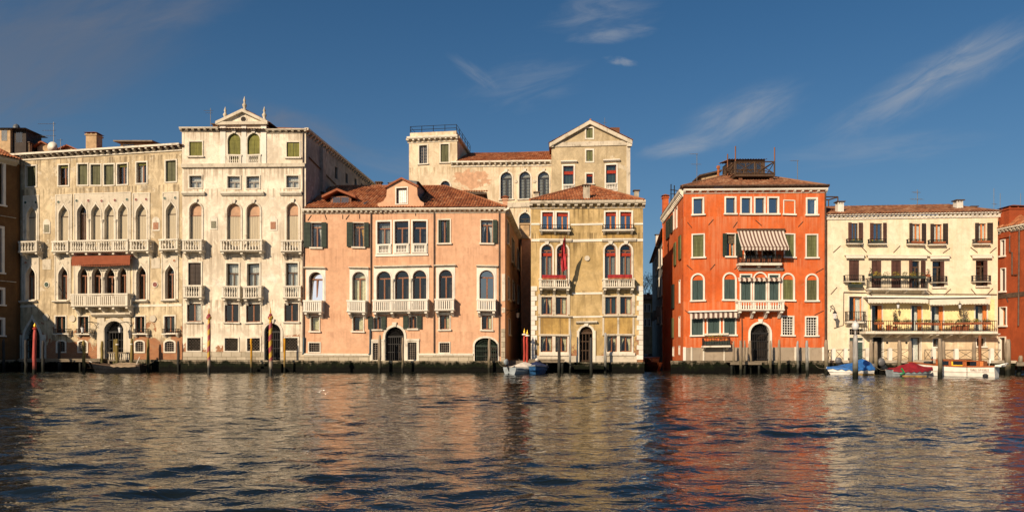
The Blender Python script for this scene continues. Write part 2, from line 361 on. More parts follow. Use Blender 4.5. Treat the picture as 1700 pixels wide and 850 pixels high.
M['motorg'] = simple('outboard_grey', (.13, .13, .135), .45, .2, 3, spec=.5)
M['teak_shade'] = simple('shaded_varnished_wood', (.085, .022, .008), .3, .35, 3, grain=(.7, 7, 7), spec=.5)  # varnished wood coloured darker to stand for the side canal's shade
M['yel'] = simple('yellow_paint', (.75, .48, .02), .5, .1, 4)
M['grn'] = simple('green_paint', (.02, .25, .07), .5, .2, 4)
M['globe'] = simple('frosted_globe', (.62, .62, .60), .3, .08, 3, spec=.5)
M['alum'] = simple('dull_aluminium', (.34, .33, .31), .45, .2, 5, .7)
M['board'] = simple('grey_planks', (.20, .16, .11), .8, .4, 3, grain=(1, 8, 8))
M['pave'] = simple('paving_stone', (.42, .36, .27), .85, .3, 1.5)
M['soil'] = simple('ground_soil', (.16, .13, .10), .95, .3, .4)

# ------------------------------------------------------------------ geometry helpers
def Wp(px, py, Y):
    """the world point at distance Y that stands at this place of the view"""
    return Vector(((px - CX) / FPX * Y, Y, CAMZ + (HY - py) / FPX * Y))
def Yw(py): return CAMZ * FPX / (py - HY)            # distance of a waterline row

class Fr:
    """a vertical plane: u along it, v into the building, z up from the water"""
    def __init__(s, X0, Y0, X1, Y1):
        s.o = Vector((X0, Y0, 0)); d = Vector((X1 - X0, Y1 - Y0, 0)); s.L = d.length; s.c = d / s.L
        s.n = Vector((s.c.y, -s.c.x, 0)); s.holes = []
    def w(s, u, v, z):
        k = s.o.x * 1.7; sag = (.035 * math.sin(.55 * u + k) + .02 * math.sin(1.3 * u + 2 * k)) * min(1, max(0, z / 4))   # old walls are not dead level
        return s.o + s.c * u - s.n * v + Vector((0, 0, z + sag))
    def P(s, px, py, off=0.0):
        o = s.o + s.n * off; a = (px - CX) / FPX
        u = (a * o.y - o.x) / (s.c.x - a * s.c.y); Y = o.y + u * s.c.y
        return u, CAMZ + (HY - py) / FPX * Y
def frpx(px0, Y0, px1, Y1): return Fr((px0 - CX) / FPX * Y0, Y0, (px1 - CX) / FPX * Y1, Y1)

class MB:
    def __init__(s): s.v, s.f, s.m, s.uv = [], [], [], None
    def face(s, pts, m=0):
        k = len(s.v); s.v += [tuple(p) for p in pts]; s.f.append(tuple(range(k, k + len(pts)))); s.m.append(m)
    def add(s, vs, fs, m=0):
        k = len(s.v); s.v += [tuple(p) for p in vs]; s.f += [tuple(k + i for i in f) for f in fs]; s.m += [m] * len(fs); return s
    def box(s, x0, x1, y0, y1, z0, z1, m=0):
        s.add([(x0, y0, z0), (x1, y0, z0), (x1, y1, z0), (x0, y1, z0), (x0, y0, z1), (x1, y0, z1), (x1, y1, z1), (x0, y1, z1)],
              [(0, 3, 2, 1), (4, 5, 6, 7), (0, 1, 5, 4), (1, 2, 6, 5), (2, 3, 7, 6), (3, 0, 4, 7)], m); return s
    def prism_u(s, prof, u0, u1, m=0):
        """profile of (v, z) points swept along u"""
        n = len(prof); s.add([(u0, *p) for p in prof] + [(u1, *p) for p in prof],
              [tuple(range(n))[::-1], tuple(range(n, 2 * n))] + [(i, (i + 1) % n, n + (i + 1) % n, n + i) for i in range(n)], m); return s
    def prism_v(s, poly, v0, v1, m=0):
        n = len(poly); s.add([(u, v0, z) for u, z in poly] + [(u, v1, z) for u, z in poly],
              [tuple(range(n)), tuple(range(n, 2 * n))[::-1]] + [(i, n + i, n + (i + 1) % n, (i + 1) % n) for i in range(n)], m); return s
    def tube(s, pts, r, n=6, m=0, cap=True):
        pts = [Vector(p) for p in pts]; rs = r if isinstance(r, (list, tuple)) else [r] * len(pts); rings = []
        for i, p in enumerate(pts):
            t = (pts[min(i + 1, len(pts) - 1)] - pts[max(i - 1, 0)]).normalized()
            a = t.cross(Vector((0, 0, 1)));
            if a.length < .35: a = t.cross(Vector((0, 1, 0)))
            a.normalize(); b = t.cross(a)
            rings.append([p + (a * math.cos(2 * math.pi * k / n) + b * math.sin(2 * math.pi * k / n)) * rs[i] for k in range(n)])
        vs = [q for rg in rings for q in rg]
        fs = [(i * n + k, i * n + (k + 1) % n, (i + 1) * n + (k + 1) % n, (i + 1) * n + k) for i in range(len(pts) - 1) for k in range(n)]
        if cap: fs += [tuple(range(n))[::-1], tuple(range((len(pts) - 1) * n, len(pts) * n))]
        s.add(vs, fs, m); return s
    def lathe(s, c, prof, n=8, m=0):
        """prof of (radius, z) about a vertical axis through c"""
        vs = [(c[0] + r * math.cos(2 * math.pi * k / n), c[1] + r * math.sin(2 * math.pi * k / n), c[2] + z) for r, z in prof for k in range(n)]
        fs = [(i * n + k, i * n + (k + 1) % n, (i + 1) * n + (k + 1) % n, (i + 1) * n + k) for i in range(len(prof) - 1) for k in range(n)]
        fs += [tuple(range(n))[::-1], tuple(range((len(prof) - 1) * n, len(prof) * n))]
        s.add(vs, fs, m); return s
    def disc(s, u, z, r, v0, v1, n=14, m=0):
        s.prism_v([(u + r * math.cos(2 * math.pi * k / n), z + r * math.sin(2 * math.pi * k / n)) for k in range(n)], v0, v1, m); return s
    def cdt(s, outer, holes, v, m=0):
        pts, ed = [], []
        for lp in [outer] + holes:
            k = len(pts); pts += [Vector(p) for p in lp]; ed += [(k + i, k + (i + 1) % len(lp)) for i in range(len(lp))]
        r = delaunay_2d_cdt(pts, ed, [], 1, 1e-5)
        def inside(c, lp):
            k = False
            for i in range(len(lp)):
                (xa, ya), (xb, yb) = lp[i], lp[i - 1]
                if (ya > c[1]) != (yb > c[1]) and c[0] < (xb - xa) * (c[1] - ya) / (yb - ya) + xa: k = not k
            return k
        bx = [(min(p[0] for p in h), max(p[0] for p in h), min(p[1] for p in h), max(p[1] for p in h), h) for h in holes]
        fs = []
        for f in r[2]:
            c = [sum(r[0][i][k] for i in f) / len(f) for k in (0, 1)]
            if not any(b[0] < c[0] < b[1] and b[2] < c[1] < b[3] and inside(c, b[4]) for b in bx) and inside(c, outer): fs.append(tuple(f))
        s.add([(p[0], v, p[1]) for p in r[0]], fs, m)
    def rim(s, lp, v0, v1, m=0, skip0=False):
        for i in range(len(lp)):
            if skip0 and i == 0: continue
            a, b = lp[i], lp[(i + 1) % len(lp)]
            s.face([(a[0], v0, a[1]), (b[0], v0, b[1]), (b[0], v1, b[1]), (a[0], v1, a[1])], m)
    def plate(s, outer, holes, v0, v1, m=0, back=False):
        s.cdt(outer, holes, v0, m); s.rim(outer, v0, v1, m)
        for h in holes: s.rim(h, v0, v1, m)
        if back: s.cdt(outer, holes, v1, m)
        return s
    def build(s, name, mats, parent=None, fr=None, smooth=False, world=True):
        root = parent
        while root is not None and root.parent is not None: root = root.parent
        o = root.location if root is not None else Vector((0, 0, 0))
        if fr is not None: vs = [tuple(fr.w(*p) - o) for p in s.v]
        elif world: vs = [tuple(Vector(p) - o) for p in s.v]
        else: vs = s.v
        me = bpy.data.meshes.new(name); me.from_pydata(vs, [], s.f); me.validate(verbose=False)
        for q in (mats if isinstance(mats, (list, tuple)) else [mats]): me.materials.append(q)
        if len(me.polygons) == len(s.m): me.polygons.foreach_set('material_index', s.m)
        if s.uv:
            lay = me.uv_layers.new(name='UVMap')
            lay.data.foreach_set('uv', [c for l in me.loops for c in s.uv[l.vertex_index]])
        if smooth: me.polygons.foreach_set('use_smooth', [True] * len(me.polygons))
        ob = bpy.data.objects.new(name, me); COL.objects.link(ob)
        if parent is not None: ob.parent = parent
        return ob

def tag(o, label, cat, group=None, kind=None):
    if label: o['label'] = label
    if cat: o['category'] = cat
    if group: o['group'] = group
    if kind: o['kind'] = kind
    return o
def thing(name, label, cat, loc, group=None):
    o = bpy.data.objects.new(name, None); COL.objects.link(o); o.location = loc; o.empty_display_size = .3
    return tag(o, label, cat, group)
def struct(name, mb, mat):
    o = mb.build(name, mat); o['kind'] = 'structure'; return o

def shape(kind, u0, u1, z0, z1, n=12, rise=None):
    w = u1 - u0; c = (u0 + u1) / 2; h = w / 2
    if kind == 'rect': return [(u0, z0), (u1, z0), (u1, z1), (u0, z1)]
    if kind in ('arch', 'seg'):
        r = rise if rise else (h if kind == 'arch' else .22 * w); zs = z1 - r
        return [(u0, z0), (u1, z0)] + [(c + h * math.cos(math.pi * k / n), zs + r * math.sin(math.pi * k / n)) for k in range(n + 1)]
    if kind == 'ogee':
        r = rise if rise else .92 * w; zs = z1 - r
        def bz(t):
            a, b, cc, dd = (h, 0), (h * 1.0, .52 * r), (h * .28, .62 * r), (0, r)
            k = ((1 - t) ** 3, 3 * t * (1 - t) ** 2, 3 * t * t * (1 - t), t ** 3)
            return sum(k[i] * q[0] for i, q in enumerate((a, b, cc, dd))), sum(k[i] * q[1] for i, q in enumerate((a, b, cc, dd)))
        rt = [bz(k / 8) for k in range(9)]
        return [(u0, z0), (u1, z0)] + [(c + x, zs + y) for x, y in rt] + [(c - x, zs + y) for x, y in rt[-2::-1]]

class Bld:
    def __init__(s, name, label, cat, fr, group=None):
        s.f = fr; s.root = thing(name, label, cat, fr.o.copy(), group); s.extra = []
    def part(s, mb, name, mat, parent=None, fr=None, smooth=False):
        return mb.build(name, mat, parent or s.root, fr or s.f, smooth)
    # -- walls
    def walls(s, mats, outline_px, depth, zb=-.2, top=None, dirx=.08, right=None, left=None, backz=None, name='wall'):
        """front with its openings, reveals, side and back walls. mats = wall, reveal stone, dark room"""
        mb = MB(); f = s.f
        out = [f.P(*p) for p in outline_px] if outline_px else None
        zt = top if top is not None else max(z for _, z in out)
        if out is None: out = [(0, zb), (f.L, zb), (f.L, zt), (0, zt)]
        s.zt = zt
        s.front(mb, f, out)
        D = Vector((dirx, 1, 0)) * depth
        A, B = f.w(0, 0, 0), f.w(f.L, 0, 0); A2, B2 = A + D, B + D
        loc = lambda P: ((P - f.o).dot(f.c), -(P - f.o).dot(f.n))
        la, lb = loc(A2), loc(B2); bz = backz if backz is not None else zt
        if not left: mb.face([(0, 0, zb), (la[0], la[1], zb), (la[0], la[1], bz), (0, 0, zt)])
        if not right: mb.face([(f.L, 0, zb), (lb[0], lb[1], zb), (lb[0], lb[1], bz), (f.L, 0, zt)])
        mb.face([(la[0], la[1], zb), (lb[0], lb[1], zb), (lb[0], lb[1], bz), (la[0], la[1], bz)])
        return s.part(mb, name, mats)
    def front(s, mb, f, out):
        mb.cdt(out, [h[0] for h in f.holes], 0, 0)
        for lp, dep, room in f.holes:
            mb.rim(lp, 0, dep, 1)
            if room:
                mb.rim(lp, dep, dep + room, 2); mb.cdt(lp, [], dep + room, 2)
    def side(s, fr, mats, out, name='side_wall'):
        mb = MB(); s.front(mb, fr, out); return s.part(mb, name, mats, fr=fr)
    # -- windows
    def win(s, x0, y0, x1, y1, kind='rect', trim=.15, tm=None, fill='glass', sash=None, pane=None, curtain=None, cst='pair', mull=1,
            trans=0.0, dep=.24, sill=True, sh=(), shm=None, fr=None, name='window', tp=.06, rise=None, fillm=None, blind=None, bars=None, key=False, grid=0, label=None, tilt=None):
        f = fr or s.f; sash = sash or M['wood']; pane = pane or M['glass']; tm = tm or M['ist']; shm = shm or M['green']
        (u0, z1), (u1, z0) = f.P(x0, y0), f.P(x1, y1)
        if u1 < u0: u0, u1 = u1, u0
        w, h = u1 - u0, z1 - z0
        if rise: rise = rise * w
        lp = shape(kind, u0, u1, z0, z1, rise=rise)
        f.holes.append((lp, dep, .9 if fill in ('glass', 'gate', 'grille', 'lattice') else 0))
        mb = MB(); first = None
        if trim:
            tz = trim if not sill else 0.0
            tt = trim * (1.9 if kind == 'ogee' else 1.0)
            out = shape(kind, u0 - trim, u1 + trim, z0 - tz, z1 + tt, rise=(rise + tt if rise else None) if kind != 'ogee' else (rise or .92 * w) + tt)
            mb.cdt(out, [lp], -tp, 0); mb.rim(out, -tp, 0, 0, skip0=False); mb.rim(lp, -tp, 0, 0)
            if key:
                c = (u0 + u1) / 2; mb.prism_v([(c - .13, z1 + .02), (c + .13, z1 + .02), (c + .2, z1 + trim + .2), (c - .2, z1 + trim + .2)], -tp - .09, -tp - .002, 0)
            first = s.part(mb, name, tm, fr=f)
        sub = []
        def sp(nm, mbb, mt):
            nonlocal first
            if first is None: first = s.part(mbb, name, mt, fr=f)
            else: s.part(mbb, nm, mt, parent=first, fr=f)
        if sill and fill != 'gate':
            sp('sill', MB().box(u0 - trim - .07, u1 + trim + .07, -.17, -.002, z0 - .13, z0 - .002), tm)
        e = .012
        big = shape(kind, u0 - e, u1 + e, z0 - e, z1 + e, rise=(rise + e) if rise else None)
        if fill == 'glass':
            t = min(.075, w * .09); inn = shape(kind, u0 + t, u1 - t, z0 + t, z1 - t * (1.4 if kind == 'ogee' else 1), rise=(rise - t if rise else None))
            m2 = MB(); m2.plate(big, [inn], dep, dep + .06)
            zs = z1 - ((rise or (w / 2 if kind == 'arch' else .92 * w)) if kind in ('arch', 'ogee') else 0)
            ztr = None
            if trans: ztr = z1 - h * trans if kind == 'rect' else zs
            elif kind in ('arch', 'ogee'): ztr = zs
            if ztr: m2.box(u0 + t * .5, u1 - t * .5, dep - .015, dep + .045, ztr - .06, ztr + .05)
            zm = ztr if ztr else z1
            for k in range(mull):
                c = u0 + w * (k + 1) / (mull + 1); m2.box(c - .055, c + .055, dep - .01, dep + .05, z0 + t * .5, zm - .03)
            if grid:
                for k in range(grid):
                    c = u0 + w * (k + .5) / grid; m2.box(c - .016, c + .016, dep + .015, dep + .04, z0 + .03, (zs if kind != 'rect' else z1) - .02)
                nz = int((zm - z0) / .33)
                for k in range(1, nz): m2.box(u0 + .03, u1 - .03, dep + .018, dep + .038, z0 + (zm - z0) * k / nz - .016, z0 + (zm - z0) * k / nz + .016)
            sp('sash', m2, sash)
            m3 = MB(); m3.cdt(big, [], dep + .032); ta, tb = tilt or (RND.uniform(-.012, .012), RND.uniform(-.012, .012))
            m3.v = [(a_, v_ + (a_ - (u0 + u1) / 2) * ta + (b_ - (z0 + z1) / 2) * tb, b_) for a_, v_, b_ in m3.v]; sp('pane', m3, pane)
            if curtain:
                cm = MB(); vb = dep + .16
                def drape(a, b, ta, tb, zt_, zb_, n=14, rows=6):
                    vs, fs = [], []
                    for j in range(rows + 1):
                        q = j / rows; p_ = math.sin(min(1, q / .75) * math.pi / 2) if cst == 'pair' else 0
                        for k in range(n + 1):
                            x = k / n; ua = a + (b - a) * x; ub = ta + (tb - ta) * x
                            vs.append((ua + (ub - ua) * p_, vb + .03 * math.sin(k * 2.3), zt_ + (zb_ - zt_) * q))
                    for j in range(rows):
                        for k in range(n): fs.append((j * (n + 1) + k, j * (n + 1) + k + 1, (j + 1) * (n + 1) + k + 1, (j + 1) * (n + 1) + k))
                    cm.add(vs, fs)
                zt_ = zs - .02 if kind != 'rect' else z1
                c = (u0 + u1) / 2
                if cst == 'pair': drape(u0, c + .02, u0, u0 + w * .22, zt_, z0); drape(c - .02, u1, u1 - w * .22, u1, zt_, z0)
                elif cst == 'left': drape(u0, c, u0, c, zt_, z0)
                elif cst == 'right': drape(c, u1, c, u1, zt_, z0)
                elif cst == 'full': drape(u0, u1, u0, u1, zt_, z0, 24)
                elif cst == 'arch':
                    drape(u0, u1, u0, u1, zt_, z0, 20); cm.cdt(shape(kind, u0, u1, zs, z1, rise=rise), [], vb + .05)
                sp('curtain', cm, curtain)
            if blind:
                bm, frac, *f0_ = blind; f0_ = f0_[0] if f0_ else 0; zz1 = (z1 if kind == 'rect' else zs) - h * f0_
                sp('blind', MB().box(u0 + .03, u1 - .03, dep - .06, dep - .03, zz1 - h * frac, zz1 - .02), bm)
        elif fill == 'shutter':
            c = (u0 + u1) / 2; zz = z1
            if kind == 'arch' and fillm:
                zz = z1 - w / 2; tp_ = MB(); tp_.cdt(shape('arch', u0 - e, u1 + e, zz, z1 + e), [], dep * .55); sp('lunette', tp_, fillm)
            sp('shutter', MB().box(u0 + .01, c - .012, dep * .45, dep * .45 + .05, z0 + .01, zz - .01), shm)
            sp('shutter', MB().box(c + .012, u1 - .01, dep * .45, dep * .45 + .05, z0 + .01, zz - .01), shm)
        elif fill == 'blind':
            # fabric blind or panel filling the light, with a head panel above the springing
            zz = z0 + h * .76 if kind != 'rect' else z1
            vs, fs = [], []; n = 18
            for k in range(n + 1):
                x = u0 + .005 + (w - .01) * k / n; v = dep * .8 + .012 * math.sin(k * 1.9)
                vs += [(x, v, z0), (x, v, zz)]
            fs = [(2 * k, 2 * k + 2, 2 * k + 3, 2 * k + 1) for k in range(n)]
            m2 = MB(); m2.add(vs, fs); sp('blind', m2, fillm or M['blind'])
            if kind != 'rect':
                m3 = MB(); cut = [(q[0], max(q[1], zz)) for q in big[2:]]; m3.cdt([(u0 - e, zz), (u1 + e, zz)] + [q for q in big[2:] if q[1] > zz + .001], [], dep * .95); sp('head_panel', m3, pane if pane is not M['glass'] else M['blind'])
                sp('transom', MB().box(u0, u1, dep * .7, dep * .9, zz - .035, zz + .035), sash)
        elif fill == 'solid':
            m2 = MB(); m2.cdt(big, [], dep * .6); sp('panel', m2, fillm)
        elif fill in ('grille', 'lattice'):
            m2 = MB(); a = .018; st = bars or .2; v = dep * .45
            def clip(u, z):
                return True
            if fill == 'grille':
                n = max(2, int(w / st))
                for k in range(1, n):
                    x = u0 + w * k / n
                    zt_ = z1
                    if kind != 'rect':
                        r_ = rise or (w / 2 if kind == 'arch' else .22 * w); q = (x - (u0 + u1) / 2) / (w / 2); zt_ = z1 - r_ + r_ * math.sqrt(max(0, 1 - q * q))
                    m2.box(x - a, x + a, v - a, v + a, z0, zt_)
                n = max(2, int(h / st))
                for k in range(1, n):
                    z = z0 + h * k / n; ww = w / 2
                    if kind != 'rect':
                        r_ = rise or (w / 2 if kind == 'arch' else .22 * w); q = (z - (z1 - r_)) / r_
                        if q > 0: ww = w / 2 * math.sqrt(max(0, 1 - q * q))
                    c = (u0 + u1) / 2; m2.box(c - ww, c + ww, v - a * 2.2, v - a * 1.05, z - a, z + a)
            else:
                n = int((w + h) / st)
                for k in range(1, n):
                    t = k * st
                    for sg in (0, 1):
                        pa = (min(t, w), max(0, t - w)); pb = (max(0, t - h), min(t, h))
                        if sg: pa, pb = (w - pa[0], pa[1]), (w - pb[0], pb[1])
                        v_ = v - sg * .03; m2.tube([(u0 + pa[0], v_, z0 + pa[1]), (u0 + pb[0], v_, z0 + pb[1])], a * .9, 4, 0, False)
            sp('grille', m2, fillm or M['bars'])
        elif fill == 'gate':
            # arched doorway: fan-light bars, transom and a barred or boarded door
            m2 = MB(); a = .022; v = dep * .6; c = (u0 + u1) / 2; r = rise or w / 2; zs = z1 - r if kind != 'rect' else z1
            if kind != 'rect':
                for k in range(1, 12):
                    t = math.pi * k / 12; m2.tube([(c + .1 * w * math.cos(t), v, zs + .1 * r * math.sin(t) + .03), (c + w / 2 * math.cos(t), v, zs + r * math.sin(t))], a, 4, 0, False)
                for q in (.45, .75): m2.tube([(c + q * w / 2 * math.cos(math.pi * k / 14), v - .03, zs + q * r * math.sin(math.pi * k / 14)) for k in range(15)], a, 4, 0, False)
                m2.box(u0, u1, v - .05, v + .08, zs - .07, zs + .07)
            n = max(4, int(w / (bars or .15)))
            for k in range(n + 1):
                x = u0 + w * k / n; m2.box(x - a, x + a, v - a, v + a, z0, zs - .06)
            for q in (.08, .42, .72): m2.box(u0, u1, v - a * 2, v - a * 1.05, z0 + (zs - z0) * q - .03, z0 + (zs - z0) * q + .03)
            sp('gate', m2, fillm or M['iron'])
        for (a, b_, *yy) in sh:
            (ua, _), (ub, _) = f.P(a, y0), f.P(b_, y1)
            za, zb = (z0 - .02, z1 + .03)
            sp('shutter', MB().box(min(ua, ub), max(ua, ub), -tp - .10, -tp - .045, za, zb), shm)
        if label: first['label'] = label
        return first
    # -- mouldings
    def band(s, x0, y0, x1, y1, pr=.08, mat=None, name='string_course', fr=None):
        f = fr or s.f; (u0, z1), (u1, z0) = f.P(x0, y0), f.P(x1, y1)
        return s.part(MB().box(u0, u1, -pr, -.002, z0, z1), name, mat or M['ist'], fr=f)
    def hood(s, x0, x1, y, h=.16, pr=.26, mat=None, name='hood_mould'):
        f = s.f; u0, z = f.P(x0, y); u1, _ = f.P(x1, y)
        return s.part(MB().prism_u([(-.002, z), (-pr, z), (-pr, z - h * .45), (-pr * .45, z - h), (-.002, z - h)], u0, u1), name, mat or M['ist'])
    def cornice(s, x0, x1, ytop, ybot, pr=.45, step=.55, mat=None, fr=None, bw=.2, ext=0.0):
        f = fr or s.f; u0, z1 = f.P(x0, ytop); u1, z0 = f.P(x1, ybot); z1 = (f.P(x0, ytop)[1] + f.P(x1, ytop)[1]) / 2; z0 = (f.P(x0, ybot)[1] + f.P(x1, ybot)[1]) / 2
        if u1 < u0: u0, u1 = u1, u0
        u0 -= ext; u1 += ext
        h = z1 - z0; mb = MB()
        mb.prism_u([(-.002, z1), (-pr, z1), (-pr, z1 - h * .26), (-pr * .86, z1 - h * .42), (-.002, z1 - h * .42)], u0, u1)
        mb.prism_u([(-.002, z0 + h * .12), (-.09, z0 + h * .12), (-.07, z0), (-.002, z0)], u0, u1)
        n = max(2, int((u1 - u0) / step))
        for k in range(n + 1):
            c = u0 + bw / 2 + (u1 - u0 - bw) * k / n
            mb.prism_u([(-.004, z1 - h * .425), (-pr * .8, z1 - h * .425), (-pr * .78, z1 - h * .62), (-.10, z0 + h * .125), (-.004, z0 + h * .125)], c - bw / 2, c + bw / 2)
        return s.part(mb, 'cornice', mat or M['istd'], fr=f)
    BAL = {}
    def balcony(s, x0, y0, x1, y1, dep=.75, secs=1, nb=5, style='turned', corb=2, side=2, mat=None, corb_h=.42, balm=None):
        f = s.f; mat = mat or M['ist']; (u0, zt), (u1, zb) = f.P(x0, y0, dep), f.P(x1, y1, dep)
        main = MB(); main.prism_u([(-.002, zb), (-dep + .08, zb), (-dep - .05, zb + .08), (-dep - .05, zb + .17), (-.002, zb + .17)], u0 - .03, u1 + .03)
        hb = zt - zb - .17 - .14; pw = .17
        edges = [u0 + (u1 - u0) * k / secs for k in range(secs + 1)]
        for k, e in enumerate(edges):
            c = e + pw / 2 if k == 0 else e - pw / 2 if k == secs else e
            main.box(c - pw / 2, c + pw / 2, -dep, -dep + pw, zb + .172, zt - .142)
        for e in (u0, u1 - pw): main.box(e, e + pw, -.14, -.002, zb + .172, zt - .142)
        bal = s.part(main, 'balcony', mat)
        rl = MB().box(u0 - .04, u1 + .04, -dep - .04, -dep + .2, zt - .14, zt)
        rl.box(u0 - .04, u0 + .2, -dep + .2, -.004, zt - .14, zt - .003); rl.box(u1 - .2, u1 + .04, -dep + .2, -.004, zt - .14, zt - .003)
        s.part(rl, 'handrail', mat, parent=bal)
        sp = (u1 - u0) / secs / (nb + .8)
        key = (style, round(hb, 1), round(sp, 2), mat.name); me = Bld.BAL.get(key)
        if me is None:
            mb = MB(); r = min(.085, sp * .36); H = hb - .006
            if style == 'turned': mb.lathe((0, 0, 0), [(r, 0), (r, .08 * H), (r * .5, .12 * H), (r * 1.05, .32 * H), (r * .9, .42 * H), (r * .42, .66 * H), (r * .4, .82 * H), (r * .9, .88 * H), (r * .9, H)], 8)
            else: r = min(r, sp * .24); mb.box(-r, r, -.06, .06, 0, H); mb.box(-r * 1.5, r * 1.5, -.075, .075, H * .9, H - .002)
            me = mb.build('baluster', balm or mat, None, None, style == 'turned', False); Bld.BAL[key] = me.data; bpy.data.objects.remove(me); me = Bld.BAL[key]
        def one(u, v):
            o = bpy.data.objects.new('baluster', me); COL.objects.link(o); o.parent = bal; o.location = f.w(u, v, zb + .173) - s.root.location
            o.rotation_euler = (0, 0, math.atan2(f.c.y, f.c.x))
        for k in range(secs):
            a, b = edges[k] + pw * (.9 if k == 0 else .5), edges[k + 1] - pw * (.9 if k == secs - 1 else .5)
            for j in range(nb): one(a + (b - a) * (j + .5) / nb, -dep + pw / 2)
        for e in (u0 + pw / 2, u1 - pw / 2):
            for j in range(side): one(e, -dep + pw + (dep - pw - .16) * (j + .5) / side)
        if corb:
            for k in range(corb):
                c = u0 + .16 + (u1 - u0 - .32) * k / (corb - 1)
                s.part(MB().prism_u([(-.002, zb - .003), (-dep + .1, zb - .003), (-dep + .08, zb - .12), (-dep * .55, zb - .2), (-.12, zb - corb_h), (-.002, zb - corb_h)], c - .1, c + .1), 'corbel', mat, parent=bal)
        return bal
    def rail(s, x0, y0, x1, y1, dep=.5, slab=.1, step=.14, mat=None, slabm=None, corb=2, name='balcony'):
        """iron balcony: stone slab and a railing of thin bars"""
        f = s.f; (u0, zt), (u1, zb) = f.P(x0, y0, dep), f.P(x1, y1, dep)
        bal = s.part(MB().box(u0 - .05, u1 + .05, -dep - .05, -.003, zb - slab, zb), name, slabm or M['ist'])
        m2 = MB(); a = .02
        def bar(p, q): m2.tube([p, q], a, 4, 0, False)
        for zz in (zt, zb + .06): m2.tube([(u0, -.02, zz), (u0, -dep, zz), (u1, -dep, zz), (u1, -.02, zz)], a * 1.3, 4)
        n = max(2, int((u1 - u0) / step))
        for k in range(n + 1): bar((u0 + (u1 - u0) * k / n, -dep, zb), (u0 + (u1 - u0) * k / n, -dep, zt))
        for e in (u0, u1):
            for j in range(1, 4): bar((e, -dep * j / 4, zb), (e, -dep * j / 4, zt))
        s.part(m2, 'railing', mat or M['iron'], parent=bal)
        for k in range(corb):
            c = u0 + .12 + (u1 - u0 - .24) * k / max(1, corb - 1)
            s.part(MB().prism_u([(-.003, zb - slab - .003), (-dep * .85, zb - slab - .003), (-dep * .8, zb - slab - .1), (-.1, zb - slab - .26), (-.003, zb - slab - .26)], c - .08, c + .08), 'corbel', slabm or M['ist'], parent=bal)
        return bal
    def seawall(s, x0, x1, ztop, pr=.2, mat=None):
        f = s.f; u0, _ = f.P(x0, 600); u1, _ = f.P(x1, 600)
        mb = MB().box(u0, u1, -pr, -.003, -1.2, ztop - .14); mb.box(u0, u1, -pr - .08, -.003, ztop - .139, ztop)
        return s.part(mb, 'water_wall', mat or M['alg_shade'])
    def pipe(s, pts, r=.055, mat=None, fr=None, off=.09):
        f = fr or s.f; return s.part(MB().tube([(f.P(x, y)[0], -off, f.P(x, y)[1]) for x, y in pts], r, 6), 'drainpipe', mat or M['pipe'], fr=f)
    def anchor(s, x0, y0, x1, y1, mat=None):
        f = s.f; a, b = f.P(x0, y0), f.P(x1, y1); return s.part(MB().tube([(a[0], -.03, a[1]), (b[0], -.03, b[1])], .032, 4), 'wall_anchor', mat or M['iron'])
    def roundel(s, x, y, r, mat, fr=None, ring=None, pr=.06):
        f = s.f; u, z = f.P(x, y); o = None
        if ring: o = s.part(MB().disc(u, z, r * 1.35, -pr, -.002), 'roundel', ring)
        mb = MB().disc(u, z, r, -pr - .02, -pr + .001 if ring else -.002)
        return s.part(mb, 'roundel' if o is None else 'disc', mat, parent=o)
    def plaque(s, x0, y0, x1, y1, mat, frame=True):
        f = s.f; (u0, z1), (u1, z0) = f.P(x0, y0), f.P(x1, y1); o = None
        if frame: o = s.part(MB().plate(shape('arch', u0 - .12, u1 + .12, z0 - .14, z1 + .5), [], -.04, 0), 'plaque', M['ist'])
        return s.part(MB().box(u0, u1, -.07, -.042 if frame else -.002, z0, z1), 'relief' if frame else 'plaque', mat, parent=o)
    def column(s, x, ytop, ybot, r=.09, v=.0, mat=None):
        f = s.f; u, z1 = f.P(x, ytop); _, z0 = f.P(x, ybot); h = z1 - z0
        return s.part(MB().lathe((u, v, z0), [(r * 1.5, 0), (r * 1.5, .08), (r, .16), (r * .92, h - .34), (r * 1.05, h - .30), (r * 1.7, h - .1), (r * 1.7, h)], 10), 'column', mat or M['ist'], smooth=False)

# ------------------------------------------------------------------ roofs
def roof_plane(mb, e0, e1, r0, r1, pitch=.24, row=.42):
    """half-round tiles laid in columns from the eaves e0-e1 up to the ridge r0-r1 (hipped where the ridge is shorter)"""
    e0, e1, r0, r1 = map(Vector, (e0, e1, r0, r1)); L = (e1 - e0).length; a = (e1 - e0) / L
    sl = (r0 - e0) - a * (r0 - e0).dot(a); S = sl.length; sl /= S; n = a.cross(sl)
    ur0, ur1 = max(0, (r0 - e0).dot(a)), min(L, (r1 - e0).dot(a))
    step = pitch / 4; N = int(L / step)
    if mb.uv is None: mb.uv = []
    def top(u):
        t = S
        if ur0 > 1e-3 and u < ur0: t = min(t, S * u / ur0)
        if L - ur1 > 1e-3 and u > ur1: t = min(t, S * (L - u) / (L - ur1))
        return max(t, .001)
    rows = max(1, int(S / row)); prof = (0, .052, .075, .052)
    cols = []
    for i in range(N + 1):
        u = L * i / N; t = top(u); h = prof[i % 4]; col = []
        for j in range(rows + 1):
            for q in ((j * S / rows, .028), ((j + 1) * S / rows - .001, 0.0)):
                if j == rows: break
                sv = min(q[0], t); p = e0 + a * u + sl * sv + n * (h + q[1])
                mb.uv.append((u / pitch, sv / row)); mb.v.append(tuple(p)); col.append(len(mb.v) - 1)
        cols.append(col)
    for i in range(N):
        for j in range(len(cols[0]) - 1):
            mb.f.append((cols[i][j], cols[i + 1][j], cols[i + 1][j + 1], cols[i][j + 1])); mb.m.append(0)
